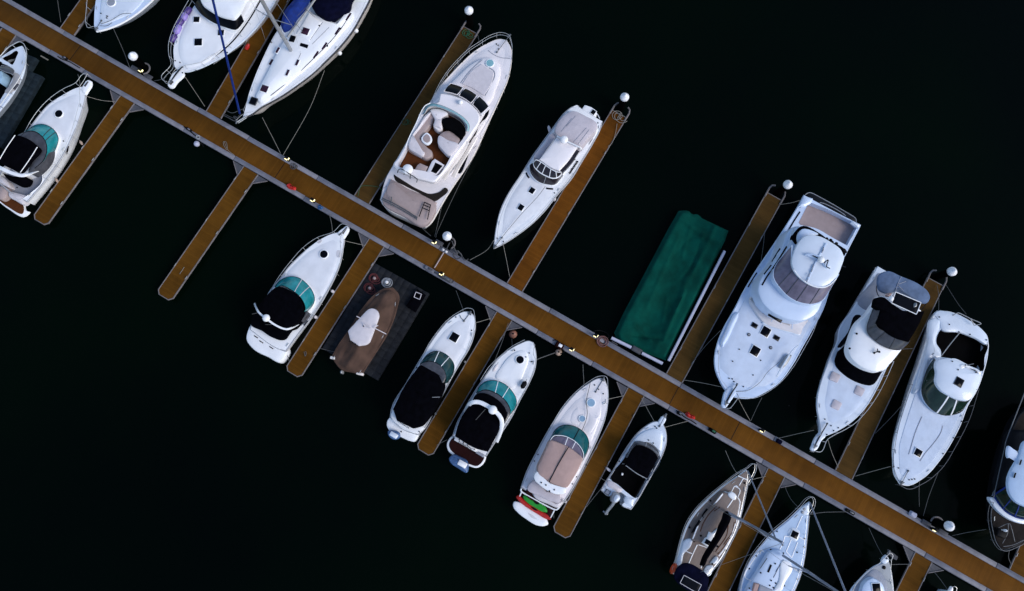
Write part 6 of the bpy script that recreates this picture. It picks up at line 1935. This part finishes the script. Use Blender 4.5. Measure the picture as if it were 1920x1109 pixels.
lump('dock_box', 'grey gear heap on the lower dock edge left of the middle pedestal', 'dock box', (805, 505), (.8, .3, .22), 'dock_edge', parts='gusset')
for i, (c, lab) in enumerate((((831, 468.5), 'left of two white boxes at the barrier pole on the main dock'), ((836.5, 472), 'right of two white boxes at the barrier pole on the main dock'))):
    lump('junction_box', lab, 'junction box', c, (.2, .16, .2), 'white_plastic', parts='vinyl_white')
b = MB()
p, q = W((832, 474), DZ + .12), W((814.5, 503), DZ + .12)
b.tube([p, q], .045, 8)
tag(b.build('barrier_pole', 'vinyl_beige'), 'thin pinkish pole lying straight across the main dock', 'pole')

coil('hose_coil', 'rose coloured hose coil on the main dock next to the green tarpaulin', (1129, 640), (0, 0, 1), DZ + .01, .42, 5, 'rope_rose', .03, cat='hose coil', wob=.06)
coil('hose_coil', 'small pale hose coil on lower dock edge above open water', (372, 258), (0, 0, 1), DZ + .02, .17, 3, 'alu', .03, cat='hose coil', wob=.02)
b = MB()
p = W((367.5, 268.5), .4)
b.lathe((p.x, p.y, .22), [(.05, -.1), (.19, -.06), (.22, .02), (.19, .12), (.1, .18), (.01, .19)], 16)
tag(b.build('round_float', 'lift_beam'), 'small round grey float hanging at the dock edge under a pale hose coil', 'float')
coil('rope_coil', 'tangled white rope coils on the pile end of the reddish finger', (1161, 219), (0, 0, 1), DZ + .02, .36, 4, 'rope', .022, wob=.45)
coil('rope_coil', 'green rope heap at the pile end of the yacht finger', (877, 64), (0, 0, 1), DZ + .02, .26, 4, 'rope_green', .024, wob=.5)
coil('rope_coil', 'dark hose coil on the upper dock edge by the lit pedestal and sailboat ropes', (552, 312), (0, 0, 1), DZ + .02, .22, 3, 'hose_grey', .025, wob=.3)
coil('rope_coil', 'green rope coil on the yacht finger dock halfway along', (763, 229), (0, 0, 1), DZ + .02, .22, 3, 'rope_green', .014, wob=.5)

for c, r_, m, lab in (((962, 627), .29, 'buoy', 'round orange brown buoy floating at the finger root'), ((1047.5, 661), .24, 'buoy_pale', 'round pale tan buoy hanging below the main dock edge')):
    p = W(c, .2)
    e = empty('buoy', (p.x, p.y, 0))
    tag(e, lab, 'buoy')
    b = MB()
    b.ball((0, 0, .16), r_, 18)
    b.build('ball', m, e)
    b = MB()
    b.lathe((0, 0, .16 + r_ - .03), [(.06, 0), (.06, .07), (.03, .1)], 10)
    b.build('eye', 'black', e)


# ---------------------------------------------------------------- ropes
def rope(label, pts, mat='rope', r=.017, name='mooring_line', group='mooring lines', sag=.06):
    P = [W(p[:2], p[2]) for p in pts]
    if len(P) == 2:
        n = 10
        d = (P[1] - P[0]).length
        Q = [P[0].lerp(P[1], i / n) - Vector((0, 0, sag * d * 4 * (i / n) * (1 - i / n) * .5)) for i in range(n + 1)]
        for q in Q:
            q.z = max(q.z, .04)
    else:
        Q = smooth3(P)
    b = MB()
    b.tube(Q, r, 6)
    o = b.build(name, mat)
    return tag(o, label, 'rope', group)


ml = 'mooring rope '
rope(ml + 'from far left cruiser bow to its finger dock root', [(158.6, 180, 1.6), (190, 188.5, .9), (216, 191, .55)])
rope(ml + 'from far left cruiser bow straight up to the main dock', [(150, 160, 1.65), (146, 140, .55)])
rope(ml + 'from light blue cruiser bow down to the top left pedestal', [(209.5, 47, 1.7), (231, 95, .9), (244, 129, .55)], 'rope_grey')
rope(ml + 'looping from light blue cruiser bow to its left finger', [(176, 54, 1.8), (163, 50, 1.2), (165, 25, .8), (160, 5, .6)], 'rope_grey')
rope(ml + 'at top left, from finger root up past the picture edge', [(114, 42, .55), (110, 15, .9), (106, -12, 1.2)], 'rope_grey')
rope(ml + 'from purple fendered cruiser bow to the next finger root', [(342.6, 138, 1.8), (384, 200, .55)])
rope(ml + 'from purple fendered cruiser pulpit rail to the dock', [(312, 144, 2.2), (300, 150, 1.4), (289, 152, .6)], 'rope_grey')
rope(ml + 'from white sailboat stem to the upper dock edge', [(491.7, 220.7, 1.0), (526, 288, .55)])
rope(ml + 'long curve from white sailboat side to the upper dock edge', [(608.5, 132, 1.2), (580, 205, .7), (531, 291, .55)])
rope(ml + 'short pair from white sailboat bow to its finger', [(455, 205, 1.9), (436, 212, 1.0), (425, 208, .55)])
rope(ml + 'from white sailboat bow roller to dock corner', [(452, 214, 1.9), (440, 222, 1.0), (420, 214, .55)], 'rope_grey')
rope(ml + 'from turquoise windshield cruiser bow up to the dock', [(623.6, 440, 1.6), (622, 422, 1.0), (618, 403, .55)])
rope(ml + 'from turquoise windshield cruiser bow to finger gusset', [(642.8, 451, 1.6), (684, 460.5, .55)])
rope(ml + 'from turquoise windshield cruiser stern to finger tip', [(534, 654, 1.0), (543, 680, .55)], 'rope_grey')
rope(ml + 'from yacht stern quarter to the middle pile pedestal', [(827.5, 389, 1.3), (815, 444, .55)], 'rope_grey')
rope(ml + 'long line along the yacht right side to the middle pedestal', [(902, 270, 1.9), (862, 345, 1.1), (823, 428, .7), (817, 446, .55)], 'rope_grey')
rope(ml + 'green, from the yacht finger root across its boards', [(671, 368, .56), (676, 351, .6), (688, 348.5, .6), (708, 351, .6), (716, 357, .9)], 'rope_green')
rope(ml + 'from yacht bow to its finger pile end', [(900, 86, 1.9), (895, 62, .6)], 'rope_grey')
rope(ml + 'from yacht stern rail down across to the dock edge', [(757, 398, 1.6), (780, 418, 1.0), (808, 443, .56)], 'rope_grey')
rope(ml + 'curved, from slim white cruiser bow to the middle hoop', [(926, 451, 1.7), (912, 470, 1.0), (881, 488, .55)])
rope(ml + 'from slim white cruiser bow to reddish finger root', [(943, 456, 1.7), (950, 490, 1.0), (955.5, 519, .55)])
rope(ml + 'lying along the reddish finger edge near its pile', [(1157, 232, .56), (1154, 250, .56), (1148, 268, .56), (1140, 275, .56)], 'rope')
rope(ml + 'from the canvas covered cruiser bow up to the dock', [(867.5, 579, 1.6), (855, 545, .55)], 'rope_grey')
rope(ml + 'from the canvas covered cruiser bow to the finger gusset', [(892.4, 605.5, 1.55), (921, 597, .55)])
rope(ml + 'long dark line from maroon platform cruiser bow to finger root', [(927, 678, 1.5), (942, 640, 1.0), (953, 606, .56)], 'rope_grey')
rope(ml + 'from maroon platform cruiser bow to the orange buoy', [(961, 659, 1.55), (959.5, 636, .45)], 'rope_grey')
rope(ml + 'from maroon platform cruiser bow to the pale tan buoy', [(994.8, 679, 1.55), (1018, 670, 1.0), (1040, 662, .5)], 'rope_grey', .03)
rope(ml + 'from maroon platform cruiser stern to finger tip', [(838, 825, 1.0), (830, 829, .8), (819, 835, .55)], 'rope_grey')
rope(ml + 'from kayak carrying cruiser bow up to the dock', [(1095, 720, 1.6), (1093, 684, .55)])
rope(ml + 'from kayak carrying cruiser bow to finger gusset', [(1141, 748.7, 1.6), (1171, 742, .55)])
rope(ml + 'from kayak carrying cruiser stern corner to the finger', [(1038, 958, 1.0), (1038.5, 972, .56)], 'rope_grey')
rope(ml + 'from outboard boat bow to the finger on its left', [(1227, 791, 1.2), (1203, 747, .55)])
rope(ml + 'from outboard boat bow to the main dock on its right', [(1245, 802, 1.2), (1290, 790, .55)])
rope(ml + 'short, from outboard boat stern quarter to the finger', [(1135, 902, .8), (1124.5, 896, .55)])
rope(ml + 'diagonal, from outboard boat stern corner down the finger', [(1126, 918, .75), (1100, 950, .55)], 'rope_grey')
rope(ml + 'from largest fishing boat bow left to finger root', [(1365, 728.6, 2.0), (1320, 719, 1.2), (1283, 713, .55)])
rope(ml + 'left leg of the V below the largest fishing boat bow', [(1382.4, 743.6, 2.0), (1406.5, 789, .55)])
rope(ml + 'right leg of the V below the largest fishing boat bow', [(1428.6, 746, 2.0), (1408, 789, .55)], 'rope_grey')
rope(ml + 'from largest fishing boat left side to mid finger', [(1351, 620, 1.6), (1322, 650, 1.0), (1296, 683, .55)], 'rope_grey')
rope(ml + 'from largest fishing boat stern corner to finger end', [(1500, 376, 1.2), (1482, 381, .9), (1461, 384, .55)])
rope(ml + 'hanging from largest fishing boat side to the finger edge', [(1425, 502, 1.3), (1430, 470, .9), (1434, 436, .55)], 'rope_grey')
rope(ml + 'from black canopied fishing boat bow left to the dock', [(1526, 807, 1.9), (1490, 815, 1.2), (1456, 823, .55)])
rope(ml + 'from black canopied fishing boat bow to the finger root', [(1552, 824, 1.9), (1560, 850, 1.2), (1572, 877, .55)])
rope(ml + 'from black canopied fishing boat side across its finger', [(1690, 655, 1.6), (1712, 654, 1.0)], 'rope_grey')
rope(ml + 'dark spring line from green windshield cruiser to finger', [(1696, 755, 1.4), (1668, 786, 1.0), (1641, 813, .55)], 'rope_grey')
rope(ml + 'from green windshield cruiser bow to the finger root', [(1669.7, 875, 1.8), (1640, 883, 1.2), (1604, 893, .55)])
rope(ml + 'straight down from green windshield cruiser bow to the dock', [(1724.5, 898, 1.8), (1724, 950, .55)], 'rope_grey')
rope(ml + 'slanting from green windshield cruiser bow to lower right dock', [(1758.7, 887, 1.8), (1742, 930, 1.1), (1731, 968, .55)], 'rope_grey')
rope(ml + 'from green windshield cruiser stern up to the pile', [(1812, 590, 1.3), (1795, 568, 1.0), (1774, 535, .55)], 'rope_grey')
rope(ml + 'short vertical, from green windshield cruiser stern to the finger', [(1760, 582, 1.3), (1760, 555, .9), (1757, 535, .56)], 'rope_grey')
rope(ml + 'from dark trawler bow left to the lower right pile', [(1849, 993, 1.9), (1812, 999, 1.1), (1785, 1005, .55)], 'rope_grey')
rope(ml + 'from dark trawler bow down to the right edge finger', [(1892.6, 1032, 1.9), (1891, 1046, 1.2), (1897, 1060, .55)], 'rope_grey')
rope(ml + 'from tan decked sailboat bow up to the dock', [(1383.7, 891.4, 1.3), (1372, 872, .9), (1360, 845, .55)])
rope(ml + 'from tan decked sailboat bow to the finger root', [(1402.8, 901.5, 1.3), (1436, 893.5, .55)])
rope(ml + 'from pale blue sailboat bow to the finger on its left', [(1497, 952, 1.4), (1482, 935, .9), (1471, 912, .55)], 'rope_grey')
rope(ml + 'from pale blue sailboat bow right to the dock', [(1514.9, 965.7, 1.4), (1545, 961, .9), (1590, 960, .55)], 'rope_grey')
rope(ml + 'from the bottom edge boat bow up to the dock', [(1658, 1047, 1.3), (1644, 1022, .9), (1629, 990, .55)], 'rope_grey')
rope(ml + 'from the bottom edge boat bow to the lower right finger', [(1667, 1059, 1.2), (1706, 1058.5, .55)], 'rope_grey')
rope(ml + 'from the pulpit at the bottom edge to finger gusset', [(1777, 1106, 1.2), (1760, 1083, .9), (1743, 1063, .55)], 'rope_grey')
rope(ml + 'short, from the finger dock to the dark cube float', [(600, 653.6, .55), (626, 660, .45)], 'rope_grey')
rope('loose pale rope loop lying on main dock boards above open water finger', [(420, 266, .53), (424, 267, .53), (426, 275, .53), (425, 281, .53), (419, 272, .53), (420, 266, .53), (427, 281, .53), (440, 292, .53)], 'rope', .015, 'loose_rope', None)
rope('short straw coloured stick of rope on the open water finger near its tip', [(337, 514, .53), (345.5, 501, .53)], 'rope', .02, 'loose_rope', None)
rope('small loop of rope on finger boards beside the cube float tie', [(570, 660, .53), (572, 668, .53), (574, 664, .53), (573, 659, .53)], 'rope_grey', .02, 'loose_rope', None)


# hoses and shore power cables heaped along the dock edge
for lab, m_, P in (('black cable looped on the upper dock edge right of the middle white capped pile', 'hose_grey', [(858, 470, .9), (866, 480, .56), (856, 486, .56), (850, 478, .56), (860, 474, .56), (872, 488, .56), (878, 486, .3)]),
                   ('black hose looped over the lower dock edge left of the pale buoy', 'black', [(1033, 642, .3), (1038, 638, .56), (1046, 640, .6), (1052, 652, .56), (1058, 660, .56), (1050, 664, .3)]),
                   ('dark hose trailing along the lower dock edge beneath the middle pile', 'hose_grey', [(798, 500, .56), (808, 508, .56), (818, 513, .56), (826, 520, .56), (838, 527, .56), (846, 531, .56), (852, 527, .56)]),
                   ('grey hose arching off the middle pile bracket', 'hose_grey', [(836, 470, .6), (846, 452, 1.1), (852, 466, .9), (858, 478, .56)]),
                   ('dark cable curl by the white sailboat bow on the dock edge', 'hose_grey', [(420, 217, .56), (430, 222, .56), (440, 227, .56), (446, 222, .6), (438, 219, .6), (448, 232, .56)]),
                   ('black hose on the lower dock edge near the far left finger root', 'black', [(108, 106, .56), (118, 112, .6), (130, 116, .56), (140, 122, .56), (150, 128, .56)]),
                   ('black cable beside the fitting above open water', 'black', [(345, 238, .56), (356, 246, .6), (364, 253, .56), (374, 262, .5), (382, 276, .3)]),
                   ('dark cable curl on the lower dock edge beside the red cover near outboard boat', 'black', [(1268, 770, .56), (1276, 776, .6), (1286, 784, .56), (1298, 790, .56), (1306, 796, .56)]),
                   ('black cable loop behind the pedestal next to the rose hose coil', 'black', [(1112, 622, .56), (1122, 620, .3), (1136, 624, .3), (1142, 632, .5), (1134, 636, .56)])):
    rope(lab, P, m_, .035, 'shore_power_cable', None)


# ---------------------------------------------------------------- fenders
def fender(label, c, z, bt, mat='vinyl_white', ln=.5, r=.11, hang=False, rz=0.0, group='boat fenders'):
    p = W(c, z)
    e = empty('fender', p, bt.ang + rz)
    tag(e, label, 'fender', group)
    b = MB()
    pr = [(.02, -ln / 2 - .05), (.05, -ln / 2 - .02), (r * .8, -ln / 2 + .04), (r, -ln / 2 + .12), (r, ln / 2 - .12), (r * .8, ln / 2 - .04), (.05, ln / 2 + .02), (.02, ln / 2 + .05)]
    b.lathe((0, 0, 0), pr, 14, 0, (0, 0, 1) if hang else (1, 0, 0))
    b.build('body', mat, e)
    b = MB()
    if hang:
        b.tube([(0, 0, ln / 2), (0, .02, ln / 2 + .35)], .015, 5)
    else:
        b.tube([(ln / 2, 0, 0), (ln / 2 + .18, .03, -.03)], .015, 5)
    b.build('lanyard', 'rope_grey', e)
    return e


fender('white fender on the right side of the turquoise windshield cruiser, nearer its bow', (624, 547), .9, L2, hang=True)
fender('white fender on the right side of the turquoise windshield cruiser, nearer its stern', (592, 595), .85, L2, hang=True)
fender('small tan fender against the far left cruiser hull, nearer its bow', (152, 268), .8, L1, 'buoy_pale', .3, .09, rz=1.2)
fender('small tan fender against the far left cruiser hull, nearer its stern', (106, 338.5), .8, L1, 'buoy_pale', .3, .09, rz=1.2)
fender('white fender hanging off the left side of the slim grey canvas cruiser', (1030, 243), .9, U5, rz=.8)
fender('small pale fender between slim grey canvas cruiser and reddish finger', (1039.5, 374), .8, U5, hang=True)
fender('white ball fender on the white sailboat hull, farther from the bow', (668, 58), .9, U3, 'white_plastic', .3, .16, True)
fender('white ball fender on the white sailboat hull, nearer the bow', (637, 100), .9, U3, 'white_plastic', .3, .16, True)
fender('white fender lying on the foredeck of the maroon platform cruiser', (928.5, 690), 1.62, L5, 'vinyl_white', .5, .12)
fender('black fender lying on the right side deck of the maroon platform cruiser', (982, 722), 1.60, L5, 'black', .5, .17)
fender('small white fender on the left side of the outboard boat', (1141, 881), .6, L7, 'vinyl_white', .34, .09, rz=1.4)
fender('small fender at the right stern corner of the kayak carrying cruiser', (1060, 941), .8, L6, 'vinyl_white', .3, .1, True)
fender('small pale fender low on the right side of the canvas covered cruiser', (817, 776), .7, L4, 'alu', .3, .08, True)
fender('small pale fender high on the right side of the canvas covered cruiser', (872, 679), .8, L4, 'alu', .3, .08, True)
vc = (160, 0, 6.161)
for c, m, lab, ln in (((1185, 130), 'purple', 'dark purple fender nearest the top edge on the white cruiser side deck', .62), ((1145, 195), 'lilac', 'upper lilac fender on the white cruiser side deck', .6), ((1098, 262), 'purple', 'middle dark purple fender on the white cruiser side deck', .6), ((1068, 345), 'lilac', 'lower lilac fender on the white cruiser side deck', .72), ((1020, 445), 'purple', 'dark purple fender nearest the bow on the white cruiser side deck', .6)):
    fender(lab, T(vc, [c])[0], 1.75, U2, m, ln, .22, rz=.12 if m == 'lilac' else -.1, group='purple fenders on one cruiser')
p = W((464, 88), .7)
e = empty('fender', p)
tag(e, 'small red fender hanging between the white sailboat and purple fendered cruiser', 'fender', 'boat fenders')
b = MB()
b.lathe((0, 0, 0), [(.02, -.25), (.14, -.2), (.16, 0), (.1, .2), (.03, .28)], 12, 0, (.6, .5, .6))
b.build('body', 'red', e)
b = MB()
b.tube([(.1, .1, .15), (.3, .3, .6)], .015, 5)
b.build('lanyard', 'rope_grey', e)

# ---------------------------------------------------------------- kayaks racked behind the tan topped cruiser
va = (940, 700, Z4)


def kayak(name, label, cat, pts, z, mat, ends, cock=None):
    kk = Boat(name, label, cat, va, ends[0], ends[1], z, z, 'small craft racked behind the tan topped cruiser')
    kk.form('hull', pts, z, mat=mat, base=z - .16, camber=.05, inset=.07)
    if cock:
        kk.form('seat_well', cock, z + .055, mat='black' if mat != 'gel_white' else 'nonskid', base=z, camber=.0, inset=.02)
    return kk


kayak('kayak', 'bright green kayak on the stern rack, nearest the boat', 'kayak', [(164, 925), (180, 916), (240, 945), (310, 985), (342, 1022), (344, 1046), (320, 1045), (250, 1010), (190, 970), (168, 945)], 1.0, 'green', ((345, 1048), (164, 920)), [(240, 960), (262, 965), (285, 985), (262, 985)])
kayak('kayak', 'slender red and orange kayak on the stern rack between green kayak and white board', 'kayak', [(112, 930), (130, 918), (160, 942), (230, 995), (300, 1035), (360, 1080), (372, 1100), (350, 1100), (270, 1058), (180, 1000), (125, 952)], .9, 'red', ((372, 1102), (112, 922)), [(220, 1003), (245, 1012), (275, 1035), (245, 1028)])
kayak('paddle_board', 'long white paddle board outermost on the stern rack', 'paddle board', [(88, 985), (95, 968), (130, 968), (190, 1005), (270, 1055), (345, 1105), (352, 1135), (320, 1150), (270, 1145), (190, 1100), (120, 1045), (92, 1010)], .8, 'gel_white', ((350, 1130), (88, 980)), [(200, 1050), (240, 1070), (270, 1100), (220, 1080)])
